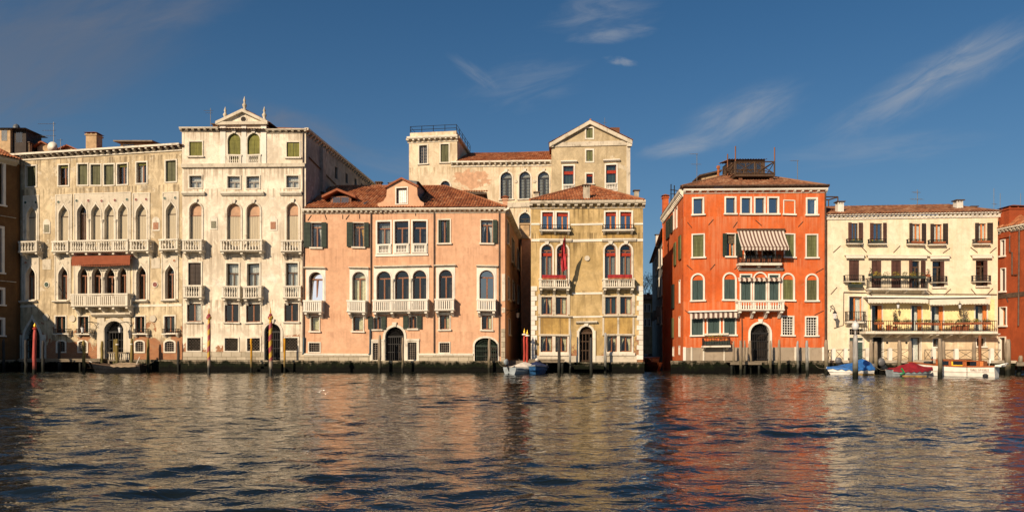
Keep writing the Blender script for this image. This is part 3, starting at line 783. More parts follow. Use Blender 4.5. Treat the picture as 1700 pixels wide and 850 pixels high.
def ridge_caps(mb, p, q, r=.11):
    k = len(mb.v); mb.tube([Vector(p) + Vector((0, 0, .05)), Vector(q) + Vector((0, 0, .05))], r, 8)
    if mb.uv is None: mb.uv = []
    p, q = Vector(p), Vector(q); n = int((q - p).length / .4) + 1
    mb.uv += [(0.5, 0.5)] * (len(mb.v) - k)
def roof(b, planes, caps=(), mat=None, under=True):
    mb = MB(); mb.uv = []
    for pl in planes: roof_plane(mb, *pl)
    for c in caps: ridge_caps(mb, *c)
    if under:
        for pl in planes:
            k = len(mb.v); mb.face([Vector(p) - Vector((0, 0, .06)) for p in (pl[0], pl[1], pl[3], pl[2])]); mb.uv += [(.5, .5)] * 4
    return mb.build('roof', mat or M['tile'], b.root if isinstance(b, Bld) else b)
def chimney(rf, px0, px1, yt, yb, Y, mat, cap='tile', name='chimney', dp=None):
    a, c = Wp(px0, yb, Y), Wp(px1, yt, Y); w = c.x - a.x; dp = dp or w
    mb = MB().box(a.x, c.x, Y, Y + dp, a.z - .8, c.z - .25, 0)
    if cap == 'tile': mb.box(a.x - .08, c.x + .08, Y - .08, Y + dp + .08, c.z - .33, c.z - .22, 0)
    for ix in (0, .5, 1):
        for iy in (0, 1): x = a.x + (w - .12) * ix; y = Y + (dp - .12) * iy; mb.box(x, x + .12, y, y + .12, c.z - .219, c.z - .08, 0)
    m = MB()
    if cap == 'tile':
        z = c.z - .08; x0, x1, y0, y1 = a.x - .14, c.x + .14, Y - .14, Y + dp + .14; xm, ym = (x0 + x1) / 2, (y0 + y1) / 2
        vs = [(x0, y0, z), (x1, y0, z), (x1, y1, z), (x0, y1, z), (xm, ym, z + .22)]
        m.add(vs, [(0, 1, 4), (1, 2, 4), (2, 3, 4), (3, 0, 4), (3, 2, 1, 0)])
    else: m.box(a.x - .1, c.x + .1, Y - .1, Y + dp + .1, c.z - .079, c.z)
    o = mb.build(name, mat, rf); m.build('chimney_cap', M['terra'] if cap == 'tile' else M['woodd'], o); return o
def leaves(mb, c, rx, ry, rz, n, s, m=0):
    for _ in range(n):
        while True:
            p = Vector((RND.uniform(-1, 1), RND.uniform(-1, 1), RND.uniform(-1, 1)))
            if p.length < 1: break
        p = Vector(c) + Vector((p.x * rx, p.y * ry, p.z * rz)); a = Vector((RND.gauss(0, 1), RND.gauss(0, 1), RND.gauss(0, 1))).normalized(); b = a.orthogonal().normalized(); k = s * RND.uniform(.6, 1.3)
        mb.face([p - a * k, p + b * k * .5, p + a * k, p - b * k * .5], m)

# ================================================================== terrain and water
def grid_water():
    def axis(segs):
        a = []
        for lo, hi, st in segs: a += list(np.arange(lo, hi, st))
        return np.array(a + [segs[-1][1]])
    xs = axis([(-600, -100, 50), (-100, -46, 3), (-46, 46, .13), (46, 100, 3), (100, 600.1, 50)])
    ys = axis([(-60, 4, 4), (4, 30, .09), (30, 64, .14), (64, 70, 1), (70, 150, 5)])
    X, Y = np.meshgrid(xs, ys); Z = np.zeros_like(X); r = np.random.RandomState(5)
    for k in range(110):
        lam = 0.36 * (2.8 / .36) ** r.rand(); th = math.pi / 2 + .17 + r.randn() * .46
        kk = 2 * math.pi / lam; amp = .0031 * lam * min(1.0, (1.3 / lam) ** .8) * np.clip((lam - .3) / .3, .3, 1)
        ph = r.rand() * 6.28
        env = np.clip(.5 + .75 * np.sin(X * r.uniform(.1, .5) + Y * r.uniform(.1, .5) + r.rand() * 6.28), 0, 1.3)
        a = kk * (X * math.cos(th) + Y * math.sin(th)) + ph + .5 * np.sin(X * r.uniform(.2, .7) + r.rand() * 6.28)
        Z += amp * env * (np.sin(a) + .28 * np.cos(2 * a))
    gust = sum(np.sin(X * a_ + Y * b_ + c_) for a_, b_, c_ in ((.31, .22, .4), (-.17, .41, 2.1), (.52, -.28, 4.4), (.11, .63, 1.2))) / 4
    Z = Z * np.clip(.95 + .9 * gust, .4, 1.8)
    fade = np.clip((47 - np.abs(X)) / 3, 0, 1) * np.clip((Y - 3) / 2, 0, 1) * np.clip((66 - Y) / 3, 0.0, 1)
    Z = Z * fade
    nx, ny = len(xs), len(ys); co = np.stack([X, Y, Z], -1).reshape(-1, 3).astype('f')
    idx = np.arange(nx * ny).reshape(ny, nx)
    q = np.stack([idx[:-1, :-1], idx[:-1, 1:], idx[1:, 1:], idx[1:, :-1]], -1).reshape(-1, 4)
    me = bpy.data.meshes.new('water'); me.vertices.add(len(co)); me.vertices.foreach_set('co', co.ravel())
    me.loops.add(q.size); me.loops.foreach_set('vertex_index', q.ravel().astype('i'))
    me.polygons.add(len(q)); me.polygons.foreach_set('loop_start', np.arange(0, q.size, 4, dtype='i'))
    me.polygons.foreach_set('use_smooth', np.ones(len(q), bool)); me.update(calc_edges=True)
    m, nt, b = new_mat('canal_water'); co_ = coord(nt)
    n = noise(nt, mapping(nt, co_, (1.15, 2.3, 1), (0, 0, .1)), 1.7, 3, .55, .7) + noise(nt, mapping(nt, co_, (1.0, 1.8, 1), (0, 0, -.3)), 5.0, 2, .5, .4) * .22
    put(nt, b.inputs['Base Color'], (.009, .012, .009)); b.inputs['Roughness'].default_value = .006; b.inputs['IOR'].default_value = 1.5
    b.inputs['Specular IOR Level'].default_value = .5
    put(nt, b.inputs['Normal'], bump(nt, n, 1.0, .037))
    me.materials.append(m); o = bpy.data.objects.new('water', me); COL.objects.link(o); o['kind'] = 'structure'
grid_water()
g = MB(); g.face([(-800, -400, -3), (800, -400, -3), (800, 900, -3), (-800, 900, -3)]); struct('canal_bed', g, M['soil'])
g = MB()
def slab(mb, poly, z0, z1):
    n = len(poly); mb.add([(x, y, z0) for x, y in poly] + [(x, y, z1) for x, y in poly], [tuple(range(n))[::-1], tuple(range(n, 2 * n))] + [(i, (i + 1) % n, n + (i + 1) % n, n + i) for i in range(n)])
slab(g, [(-700, 78), (-48, 66.6), (-27, 64.2), (-17.5, 63.2), (1.5, 61.8), (11.3, 62), (20.4, 108), (30, 114), (30, 800), (-700, 800)], -2.9, .93)
slab(g, [(14.6, 61), (40, 60.5), (52, 58), (700, 40), (700, 800), (34, 800), (34, 113), (22.6, 106)], -2.9, .93)
struct('ground', g, M['soil'])

# ================================================================== A  gothic palace
ISTD, IST = M['istd'], M['ist']
A = Bld('gothic_palace', 'buff stone gothic palace with rows of pointed windows and a brown awning', 'palace', frpx(27, 65.0, 302.5, 62.6))
# attic windows
for x0, y0, x1, y1, k in ((44, 277, 60, 310, 0), (97.5, 275, 114, 308, 1), (129.5, 273.5, 145.7, 307, 0), (151, 273.5, 167.5, 306.5, 0), (173, 273, 189.5, 306, 0), (195, 272.5, 211.6, 305.5, 1), (227, 270.5, 243.7, 304, 1), (275.5, 268, 292.5, 302, 0)):
    if k: A.win(x0, y0, x1, y1, trim=.11, curtain=M['curtw'], cst='left' if x0 > 200 else 'right', blind=(M['olive'], .12), sill=False)
    else: A.win(x0, y0, x1, y1, trim=.11, fill='shutter', shm=M['oliveD'], sill=False, dep=.3)
# piano nobile, upper row
up = [(45, 343, 61), (98, 341, 114.6), (128.8, 338.5, 144.4), (152, 338, 167.7), (174, 337.5, 189.7), (196.6, 337, 212.7), (226.3, 338, 244, ), (276, 336, 293)]
for i, (x0, yt, x1) in enumerate(up):
    if i == 2: A.win(x0, yt, x1, 419, 'ogee', trim=.10, curtain=M['blindp'], cst='full', sash=M['woodd'], mull=1, dep=.3, sill=False, tp=.075)
    else: A.win(x0, yt, x1, 419, 'ogee', trim=.10, fill='blind', sill=False, dep=.34, tp=.075, sash=M['woodd'])
lo = [(43.4, 442.5, 59, 498), (97.6, 442, 113, 498), (130, 441.5, 146, 508), (153, 441, 169, 508), (174, 441, 191, 508), (196, 441, 211, 508), (227, 440.5, 243, 497.5), (274.6, 440, 290, 497)]
for i, (x0, yt, x1, yb) in enumerate(lo):
    if 2 <= i <= 5: A.win(x0, yt, x1, yb, 'ogee', trim=.10, sash=M['wood'], mull=1, dep=.3, sill=False, tp=.075)
    else: A.win(x0, yt, x1, yb, 'ogee', trim=.11, sash=M['wood'], curtain=M['curt'] if i in (6, 7) else M['lace'], cst='full' if i < 2 else 'right', dep=.34, sill=False, tp=.075)
# ground floor
for i, (x0, x1) in enumerate(((92.8, 109.5), (130.3, 147.5), (225, 240.5), (273.5, 290.5))):
    A.win(x0, 525.5, x1, 552, trim=.10, curtain=M['teal'], cst='full', sill=False, sash=M['wood'], dep=.12)
    A.rail(x0 - 4, 546.5, x1 + 4, 553.5, dep=.35, slab=.1, step=.16, corb=2, name='window_ledge')
for x0, x1 in ((95.5, 108.5), (131, 144.5), (225.3, 239), (274, 290)):
    A.win(x0, 566.5, x1, 583.5, 'seg', trim=.12, fill='grille', bars=.16, sill=False)
A.win(41, 530, 67, 597, 'ogee', trim=.22, fill='gate', fillm=M['woodd'], bars=.3, rise=1.15, dep=.5)
A.win(173.5, 532, 207, 598, 'arch', trim=.30, fill='gate', bars=.26, tm=ISTD, dep=.55, key=False, tp=.12)
pal_mats = [M['A'], M['ist'], M['room']]
A.walls(pal_mats, [(27, 600), (302.5, 600), (302.5, 247), (27, 263)], 18, dirx=.08, zb=-.3)
# panels round the gothic lights (thin slabs with the openings left out)
def panel(b, x0, y0, x1, y1, lights, grow=.09):
    f = b.f; (u0, z1), (u1, z0) = f.P(x0, y0), f.P(x1, y1); hs = []
    for a, yt, c, yb in lights:
        (p0, q1), (p1, q0) = f.P(a, yt), f.P(c, yb); w = p1 - p0
        hs.append(shape('ogee', p0 - grow, p1 + grow, max(z0 + .03, q0 - .1), q1 + grow * 1.9, rise=.92 * w + grow * 1.9))
    o = b.part(MB().plate(shape('rect', u0, u1, z0, z1), hs, -.035, -.001), 'stone_panel', M['istd'])
    fr_ = MB(); t = .07
    fr_.box(u0 - t, u0, -.07, -.003, z0, z1 + t); fr_.box(u1, u1 + t, -.07, -.003, z0, z1 + t); fr_.box(u0, u1, -.07, -.003, z1, z1 + t)
    b.part(fr_, 'moulding', IST, parent=o); return o
for i, (px0, py0, px1) in {0: (40, 327, 64), 1: (93.7, 325, 119), 6: (222, 322.5, 248), 7: (271.5, 321.5, 296)}.items(): panel(A, px0, py0, px1, 420, [(*up[i], 419)])
panel(A, 124.5, 323.5, 216.5, 420, [(*u_, 419) for u_ in up[2:6]])
for i, (px0, py0, px1) in {0: (38, 426, 64), 1: (92.5, 425, 117), 6: (222, 423, 247.5), 7: (270, 422, 295)}.items(): panel(A, px0, py0, px1, lo[i][3], [lo[i]])
panel(A, 124.5, 438, 215, 509, lo[2:6])
for xs_, yt, yb in (((148.2, 170.8, 193), 364, 419), ((149.5, 171.5, 193.5), 459, 508)):
    for x in xs_: A.column(x, yt, yb, .10, -.06)
for (x, y, mt) in ((43, 337, 'green_marble'), (60.5, 337, 'green_marble'), (97.7, 336, 'green_marble'), (113.5, 335.5, 'istd'), (128, 334, 'green_marble'), (147.5, 333.5, 'red_marble'), (169.5, 333, 'red_marble'), (191.5, 332, 'red_marble'), (211.5, 331.5, 'green_marble'), (226.5, 332, 'red_marble'), (243.5, 331.5, 'red_marble'), (274, 330, 'green_marble'), (291.5, 329.5, 'green_marble'),
                   (43.5, 436.5, 'plaque_red'), (57.5, 436.5, 'istd'), (98.5, 436, 'istd'), (112, 436, 'istd'), (227.5, 434, 'istd'), (242, 434, 'istd'), (275.5, 433.5, 'istd'), (290, 433.5, 'plaque_red')):
    A.roundel(x, y, .12, M[mt], ring=IST)
A.roundel(78, 473, .2, M['green_marble'], ring=IST); A.roundel(258, 472.5, .2, M['red_marble'], ring=IST)
for x in (121, 254.5): A.roundel(x, 529, .3, M['istd'], pr=.07)
A.roundel(77, 527, .32, M['istd'], pr=.07)
A.plaque(74, 374, 82, 386, M['plaque']); A.plaque(255, 370, 263.5, 381, M['plaque_red'])
for x0, x1, y in ((71, 85, 431), (251.5, 266, 428.5)): A.band(x0, y, x1, y + 17, .04, M['istd'], 'blind_panel')
for (x0, x1, y0, nb, sc) in ((31, 61, 401, 5, 1), (86, 113, 400.5, 5, 1), (116.5, 212, 399.5, 5, 4), (215.5, 246, 398.5, 5, 1), (264, 294.5, 397.5, 5, 1)):
    A.balcony(x0, y0, x1, y0 + 19, .8, sc, nb, corb=2 if sc == 1 else 5, corb_h=.5, mat=IST)
A.balcony(118, 488, 211.5, 509.5, .95, 4, 6, 'flat', corb=5, corb_h=.7, mat=IST)
for x0, x1, y in ((33, 62, 499.5), (90, 115, 499.5), (221.5, 247, 498.5), (270, 295, 498)):
    A.hood(x0, x1, y, .2, .32, IST, 'window_sill')
A.band(27, 507, 62, 510, .05, IST); A.band(216, 506, 302, 509, .04, IST)
A.hood(157, 222, 519.5, .36, .5, ISTD, 'door_cornice')
for x in (168.5, 212): A.band(x - 6, 525, x + 6, 598, .10, ISTD, 'door_pilaster')
A.band(27, 556, 36, 598, .09, IST, 'pier'); A.band(68.8, 556, 77, 598, .09, IST, 'pier')
def raked_cornice(b, x0, yt0, x1, yt1, h, pr, step, mat):
    f = b.f; (u0, za), (u1, zb_) = f.P(x0, yt0), f.P(x1, yt1); mb = MB(); n = int((u1 - u0) / step)
    Z = lambda u: za + (zb_ - za) * (u - u0) / (u1 - u0)
    for (v0, t, bt) in ((-pr, 0, .3), (-.1, .8, 1.0)):
        vs = []
        for u in (u0, u1):
            z = Z(u); vs += [(u, v0, z - h * t), (u, -.002, z - h * t), (u, -.002, z - h * bt), (u, v0, z - h * bt)]
        mb.add(vs, [(0, 1, 2, 3), (7, 6, 5, 4), (0, 4, 5, 1), (3, 2, 6, 7), (0, 3, 7, 4)])
    for k in range(n + 1):
        c = u0 + .12 + (u1 - u0 - .24) * k / n; z = Z(c); w = .09
        mb.prism_u([(-.004, z - h * .32), (-pr * .85, z - h * .32), (-pr * .8, z - h * .5), (-.12, z - h * .79), (-.004, z - h * .79)], c - w, c + w)
    return b.part(mb, 'cornice', mat)
raked_cornice(A, 18, 257.5, 303, 241, .55, .55, .62, IST)
aw = MB(); (u0, z1), (u1, z0) = A.f.P(119, 425.5, .75), A.f.P(216, 438.5, .75)
aw.prism_u([(-.1, z1 + .06), (-.62, z1), (-.75, z1 - .1), (-.78, z0), (-.75, z0), (-.72, z1 - .14), (-.1, z1 - .02)], u0, u1)
for k in range(24): aw.prism_u([(-.779, z0 - .001), (-.779, z0 - .09), (-.755, z0 - .09), (-.755, z0 - .001)], u0 + (u1 - u0) * (k + .08) / 24, u0 + (u1 - u0) * (k + .92) / 24)
A.part(aw, 'awning', M['brn'])
for a in ((94, 468, 113, 501), (185, 468, 206, 506), (205, 500, 221, 520), (223, 485, 217, 505)): A.anchor(*a)
A.seawall(22, 303, 1.0, .35)
e0, e1 = Wp(18, 258.5, 64.6), Wp(303, 241.5, 62.1); dd = Vector((.6, 8.5, 2.2))
rA = roof(A, [(e0, e1, e0 + dd + Vector((1, 0, 0)), e1 + dd)], mat=M['tile'])
chimney(rA, 142.5, 160, 219, 247, 66.5, M['tan_c'])
dm = MB(); a, b_ = Wp(200, 255, 66.5), Wp(250, 238, 66.5); dm.box(a.x, b_.x, 66.5, 69, a.z - .5, b_.z); dob = dm.build('dormer', M['tan_c'], rA)
dm = MB(); dm.add([(a.x - .4, 66.0, b_.z + .02), (b_.x + .4, 66.0, b_.z + .02), (b_.x + .4, 69.5, b_.z + .3), (a.x - .4, 69.5, b_.z + .3), (a.x - .4, 66.0, b_.z + .14), (b_.x + .4, 66.0, b_.z + .14), (b_.x + .4, 69.5, b_.z + .42), (a.x - .4, 69.5, b_.z + .42)], [(0, 1, 2, 3), (7, 6, 5, 4), (0, 4, 5, 1), (1, 5, 6, 2), (2, 6, 7, 3), (3, 7, 4, 0)]); dm.build('dormer_roof', M['board'], dob)
a, b_ = Wp(204, 250, 66.4), Wp(222, 240, 66.4); MB().box(a.x, b_.x, 66.44, 66.49, a.z, b_.z).build('dormer_window', M['glassd'], dob)
a, b_ = Wp(252, 250, 67), Wp(300, 241, 67)
# low roofs and dormers behind the eaves on the left
for (x0, x1, yt, yb, Y) in ((62, 82, 238, 258, 68), (100, 128, 244, 256, 69)):
    a, b_ = Wp(x0, yb, Y), Wp(x1, yt, Y); xm = (a.x + b_.x) / 2
    d1 = MB().prism_v([(a.x, a.z - .5), (b_.x, a.z - .5), (b_.x, b_.z - .35), (xm, b_.z), (a.x, b_.z - .35)], 0, 2.4); d1.v = [(x, Y + y, z) for x, y, z in d1.v]; ob = d1.build('dormer', M['tan_c'], rA)
    d2 = MB()
    for sg, xe in ((-1, a.x), (1, b_.x)): d2.add([(xm, Y - .35, b_.z + .03), (xe + sg * .35, Y - .35, b_.z - .48), (xe + sg * .35, Y + 2.5, b_.z - .48), (xm, Y + 2.5, b_.z + .03), (xm, Y - .35, b_.z + .15), (xe + sg * .35, Y - .35, b_.z - .36), (xe + sg * .35, Y + 2.5, b_.z - .36), (xm, Y + 2.5, b_.z + .15)], [(0, 1, 2, 3), (7, 6, 5, 4), (0, 4, 5, 1), (1, 5, 6, 2), (3, 2, 6, 7)])
    d2.build('dormer_roof', M['terra'], ob)
chimney(rA, 41.5, 48.5, 236, 254, 67, M['tan_c'], 'flat')

# ================================================================== B  tall ivory palace with the pediment
B = Bld('ivory_palace', 'tall ivory palace with a gabled attic, stone spires and rows of balustrades', 'palace', frpx(303.5, 62.3, 506, 62.0))
for x0, x1 in ((378.5, 399.7), (411, 431.7)):
    B.win(x0, 221.5, x1, 272, 'arch', trim=.13, fill='shutter', shm=M['olive'], fillm=M['olive'], sill=False, key=True)
for x0, y0, x1, y1 in ((314.7, 236, 336, 259.5), (476.3, 237, 497.5, 261.5)): B.win(x0, y0, x1, y1, trim=.10, fill='shutter', shm=M['olive'], sill=True, dep=.14)
for x0, x1 in ((314.7, 335), (378, 398.5), (409.5, 430.6), (475.6, 496)): B.win(x0, 292.5, x1, 312, trim=.10, sash=M['sashg'], curtain=M['curtw'], cst='full', mull=1, trans=.45, sill=False, dep=.2)
for x0, x1 in ((314.7, 335), (377, 399.7), (409.5, 431.5), (476, 495.5)):
    B.win(x0, 337.5, x1, 421, 'arch', trim=.15, fill='blind', sill=False, dep=.3, pane=M['blindp'], key=True)
for i, (x0, x1) in enumerate(((313, 334), (376, 396.5), (410.3, 431), (474.5, 494.7))):
    if i == 0: B.win(x0, 436.5, x1, 496, trim=.11, fill='shutter', shm=M['darksh'], sill=False)
    else: B.win(x0, 437, x1, 496, trim=.11, curtain=M['curtw'], cst='full', trans=.27, sill=False, sash=M['woodd'], dep=.32)
for i, (x0, x1) in enumerate(((311, 334), (373.5, 396.5), (409, 432.3), (472.5, 495.5))): B.win(x0, 504, x1, 534, trim=.07, curtain=M['curtw'] if i == 0 else None, cst='right', trans=.0, sash=M['wood'], sill=True, dep=.12)
for x0, x1 in ((311.3, 333.5), (373.5, 395.3), (410.5, 431.8), (473.5, 494.5)): B.win(x0, 561, x1, 582, trim=.12, fill='lattice', bars=.26, sill=False, dep=.2)
B.win(439, 537.5, 466, 598, 'arch', trim=.2, fill='gate', bars=.17, key=True, dep=.5)
B.walls([M['B'], M['ist'], M['room']], [(303.5, 600), (506, 600), (508, 217), (443, 217), (443, 203), (405, 184), (363, 203), (363, 215), (302, 215)], 20.5, right=True, top=Wp(405, 216, 62.2).z, zb=-.3)
# shaded flank with its small windows
BS = frpx(507.5, 62.0, 621, 83.4)
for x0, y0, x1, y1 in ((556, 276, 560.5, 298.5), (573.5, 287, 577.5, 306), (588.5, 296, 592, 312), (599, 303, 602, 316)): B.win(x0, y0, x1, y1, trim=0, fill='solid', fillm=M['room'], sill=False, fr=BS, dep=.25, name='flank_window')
zt = Wp(508, 217, 62.0).z
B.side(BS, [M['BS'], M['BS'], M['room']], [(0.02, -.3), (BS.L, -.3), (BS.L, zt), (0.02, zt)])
mb = MB(); mb.prism_u([(-.002, zt + .1), (-.35, zt + .1), (-.35, zt - .08), (-.002, zt - .2)], -.3, BS.L)
for k in range(30): c = .3 + (BS.L - .6) * k / 29; mb.prism_u([(-.004, zt - .205), (-.26, zt - .12), (-.26, zt - .26), (-.004, zt - .4)], c - .09, c + .09)
B.part(mb, 'side_cornice', M['istd'], fr=BS)
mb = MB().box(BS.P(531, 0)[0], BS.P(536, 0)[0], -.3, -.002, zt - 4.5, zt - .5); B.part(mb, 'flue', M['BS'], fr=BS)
B.part(MB().tube([(BS.P(512, 262)[0], -.08, BS.P(512, 262)[1]), (BS.P(556, 306)[0], -.08, BS.P(556, 306)[1])], .06, 5), 'drainpipe', M['pipe'], fr=BS)
# mouldings
B.cornice(300, 364, 213, 219.5, .35, .5, ISTD); B.cornice(443, 510, 216, 222, .35, .5, ISTD)
(u0, z0), (u1, _), (um, zm) = B.f.P(360, 203.5), B.f.P(446, 203.5), B.f.P(404, 181.5)
mb = MB(); t = .26
for ua, ub in ((u0, um), (u1, um)):
    pr = [(ua, z0), (ub, zm), (ub, zm - t), (ua, z0 - t)]; pr = pr if ua < ub else pr[::-1]; mb.prism_v(pr, -.32, -.002)
mb.box(u0, u1, -.28, -.003, z0 - t - .02, z0 - .02); B.part(mb, 'pediment', ISTD)
B.roundel(404.5, 197.5, .22, M['room'], ring=IST, pr=.05)
for x in (370.5, 405.3, 438): B.band(x - 4.5 if x != 405.3 else x - 4, 207, x + 4.5 if x != 405.3 else x + 4, 273, .07, M['wht'], 'pilaster')
for x, yt, yb in ((373, 176.5, 197), (405, 158.5, 181), (438, 176.5, 198)):
    u, za = B.f.P(x, yt); _, zb_ = B.f.P(x, yb); h = za - zb_ + .15
    B.part(MB().lathe((u, .12, zb_ - .15), [(.2, 0), (.2, .12 * h), (.1, .2 * h), (.16, .34 * h), (.2, .42 * h), (.1, .55 * h), (.07, .62 * h), (.12, .72 * h), (.05, .88 * h), (.012, h)], 10), 'spire', ISTD, smooth=True)
B.band(302, 273.5, 507, 278, .2, ISTD, 'attic_cornice')
for x0, x1 in ((377.5, 400.7), (410, 432.7)): B.balcony(x0, 256, x1, 273, .12, 1, 5, corb=0, side=0)
for x0, x1 in ((303.5, 341), (368, 439), (465.5, 502)): B.hood(x0, x1, 319.5, .3, .3, IST)
B.plaque(351, 367.5, 359, 379, M['plaque']); B.plaque(449.5, 369, 458, 381, M['plaque_red'])
for x0, x1, y0, sc in ((302.5, 334.5, 397.5, 1), (365.5, 434.5, 397.5, 2), (466.5, 500.5, 399, 1)): B.balcony(x0, y0, x1, y0 + 20.5, .8, sc, 6, corb=2 * sc if sc == 1 else 3, corb_h=.5)
for x0, x1, y0 in ((304.5, 334.5, 473.3), (368, 398, 473.5), (403.5, 433.5, 474), (470, 499, 474.5)): B.balcony(x0, y0, x1, y0 + 22, .65, 1, 6, corb=2, corb_h=.5)
for x0, x1, k in ((303.5, 438, 0), (466.5, 506, 0)): B.band(x0, 584, x1, 598.5, .07, M['ash'], 'stone_base')
B.seawall(303, 505, .98, .35)
for k, (x0, x1) in enumerate(((436, 470),)):
    (u0, z1), (u1, z0) = B.f.P(x0, 599, .3), B.f.P(x1, 616, .3); mb = MB()
    for j in range(4): mb.box(u0 - j * .1, u1 + j * .1, -.44 - .3 * (j + 1), -.44 - .3 * j - .002, -1, z1 - .22 * (j + 1))
    B.part(mb, 'water_steps', M['alg_shade'])
eL, eR = Wp(301, 213.5, 62.0), Wp(365, 213.5, 62.0); up_ = Vector((.9, 9.5, 3.0))
eR2a, eR2b = Wp(443, 216.5, 61.7), Wp(510, 216.5, 61.7)
back = Vector((1.64, 20.5, 0)); zr = eL.z + 2.2
ridge0, ridge1 = Vector((-24.2, 69, zr)), Vector((-22.5, 69, zr))
far = Vector((eR2b.x + 1.64, 83.0, eR2b.z)); farL = Vector((eL.x + 1.64, 83, eL.z))
apexb = Vector((-21, 79, zr))
rB = roof(B, [(eL, eR2b, Vector((-23.6, 69.5, zr)), Vector((-22.6, 69.5, zr))), (eR2b, far, Vector((-22.6, 69.5, zr)), Vector((-21.6, 78, zr)))], [(eR2b, Vector((-22.6, 69.5, zr)))], mat=M['tile2'])
g0 = MB(); g0.uv = []
pk = Wp(404, 181, 62.1); pl, pr_ = Wp(359, 204, 62.1), Wp(447, 204, 62.1); bk = Vector((.5, 8, 0))
roof_plane(g0, pl + bk, pl, pk + bk, pk); roof_plane(g0, pr_, pr_ + bk, pk, pk + bk); g0.build('attic_roof', M['tile2'], B.root)
mb = MB(); 
for q in (pl, pr_):
    w_ = .45 if q is pl else -.45; qq = q + Vector((w_, .3, -.3)); mb.face([qq - Vector((0, 0, 3)), qq + bk - Vector((0, 0, 3)), qq + bk, qq])
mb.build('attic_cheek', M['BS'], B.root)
chimney(rB, 353, 361.5, 205.5, 216, 63.2, M['brickc'], 'flat')
B.pipe([(503.5, 222), (503.5, 584)], .05)

# ================================================================== C  pink palace
C = Bld('pink_palace', 'salmon pink palace with a curved roof gable and dark green shutters', 'palace', frpx(505, 61.5, 838.5, 60.5))
C.win(517, 370.5, 533.8, 411, trim=.06, curtain=M['curtw'], trans=.18, sh=((505, 516.2), (534.4, 542.8)), sill=True)
C.win(586.6, 370, 604.5, 409.5, trim=.06, curtain=M['curty'], trans=.18, sh=((576.4, 586), (605.2, 612.8)), sill=True)
for x0, x1 in ((626.3, 648.3), (655.2, 678.2), (685.2, 708)): C.win(x0, 367.5, x1, 421.5, trim=.12, trans=.2, sill=False, tm=M['wht'], curtain=M['lace'] if x0 < 650 else None, cst='full', dep=.3)
C.win(728, 366, 747, 404, trim=.09, curtain=M['curtw'], sh=(), sill=True); C.win(798.5, 365.5, 818, 403, trim=.07, curtain=M['curtw'], trans=.2, sh=((818.6, 825.6),), sill=True)
for ua, ub in ((727, 732), (741.5, 746.5)):
    (a, z1), (c, z0) = C.f.P(ua, 367), C.f.P(ub, 403.5); C.part(MB().box(a, c, .04, .09, z0, z1), 'shutter', M['green'])
arch = [(513, 452, 536), (585, 451, 607.3), (625.2, 449.5, 649), (655.7, 449.3, 679), (685.2, 449, 708), (728.7, 448.5, 751), (796, 448, 819.8)]
for i, (x0, yt, x1) in enumerate(arch):
    C.win(x0, yt, x1, 519, 'arch', trim=.15 if not 2 <= i <= 4 else .11, sill=False, tm=M['wht'], sash=M['wood'], curtain=M['curt'] if i < 2 else None, cst='arch', dep=.3, pane=M['glassm'] if i == 0 else M['glassb'] if i == 6 else M['glass'], tilt=(-.074, .10) if i == 0 else None)
for i, (x0, x1, y) in enumerate(((516, 530, 526), (586, 603, 525.5), (730, 746.5, 523.5), (799.8, 816.5, 523))): C.win(x0, y, x1, y + 23.5, trim=.08, curtain=M['curt'], cst='right' if i else 'full', sill=True, mull=0 if i < 2 else 1)
for x0, x1, s1, s2 in ((620.3, 633, (611.6, 619.3), (633.6, 641)), (679, 692, (669.7, 678), (692.6, 700.3))):
    C.win(x0, 525, x1, 545.5, 'seg', trim=.07, sash=M['wood'], sill=True, sh=(s1, s2))
for x0, x1, y0, y1 in ((513.3, 531, 569.5, 584), (730, 746, 569.5, 585)): C.win(x0, y0, x1, y1, trim=.09, fill='grille', bars=.16, sill=False)
for x0, x1 in ((619.3, 633.5), (677.5, 691.7)): C.win(x0, 568.5, x1, 597, trim=.1, fill='grille', bars=.17, sill=False)
C.win(639.5, 542.5, 671, 603, 'arch', trim=.2, fill='gate', bars=.17, key=True, dep=.5)
C.win(788, 560.5, 825.7, 603, 'seg', trim=.16, fill='gate', fillm=M['green'], bars=.16, rise=.36, dep=.25)
C.walls([M['C'], M['wht'], M['room']], [(505, 602), (838.5, 602), (838.5, 348), (505, 352)], 20, right=True, top=Wp(672, 350, 61).z, zb=-.3)
CS = frpx(838.5, 60.5, 866, 81.2); zt = Wp(838.5, 347, 60.5).z
for x0, y0, x1, y1 in ((841.5, 366, 845, 409), (849.5, 394, 853.5, 440), (858, 412, 861, 450), (843, 460, 846, 499), (851, 466, 854, 500), (859, 474, 861.5, 505), (844, 530, 847, 556)): C.win(x0, y0, x1, y1, trim=.1, fill='shutter', shm=M['darksh'], sill=True, fr=CS, dep=.1, name='flank_window')
C.side(CS, [M['C'], M['wht'], M['room']], [(.02, -.3), (CS.L, -.3), (CS.L, zt), (.02, zt)])
mb = MB(); mb.prism_u([(-.002, zt + .12), (-.38, zt + .12), (-.38, zt - .02), (-.002, zt - .2)], -.35, CS.L)
for k in range(34): c = .3 + (CS.L - .6) * k / 33; mb.prism_u([(-.004, zt - .205), (-.28, zt - .1), (-.28, zt - .24), (-.004, zt - .36)], c - .08, c + .08)
C.part(mb, 'side_cornice', IST, fr=CS)
C.cornice(503, 839.5, 346.8, 354.5, .36, .42, IST, bw=.17)
C.band(623.2, 421.8, 711, 424.5, .09, M['wht'], 'window_sill')
for x0, x1 in ((626.3, 648.3), (655.2, 678.2), (685.2, 708)): C.balcony(x0 - .5, 404.5, x1 + .5, 421.8, .1, 1, 7, corb=0, side=0, mat=M['wht'])
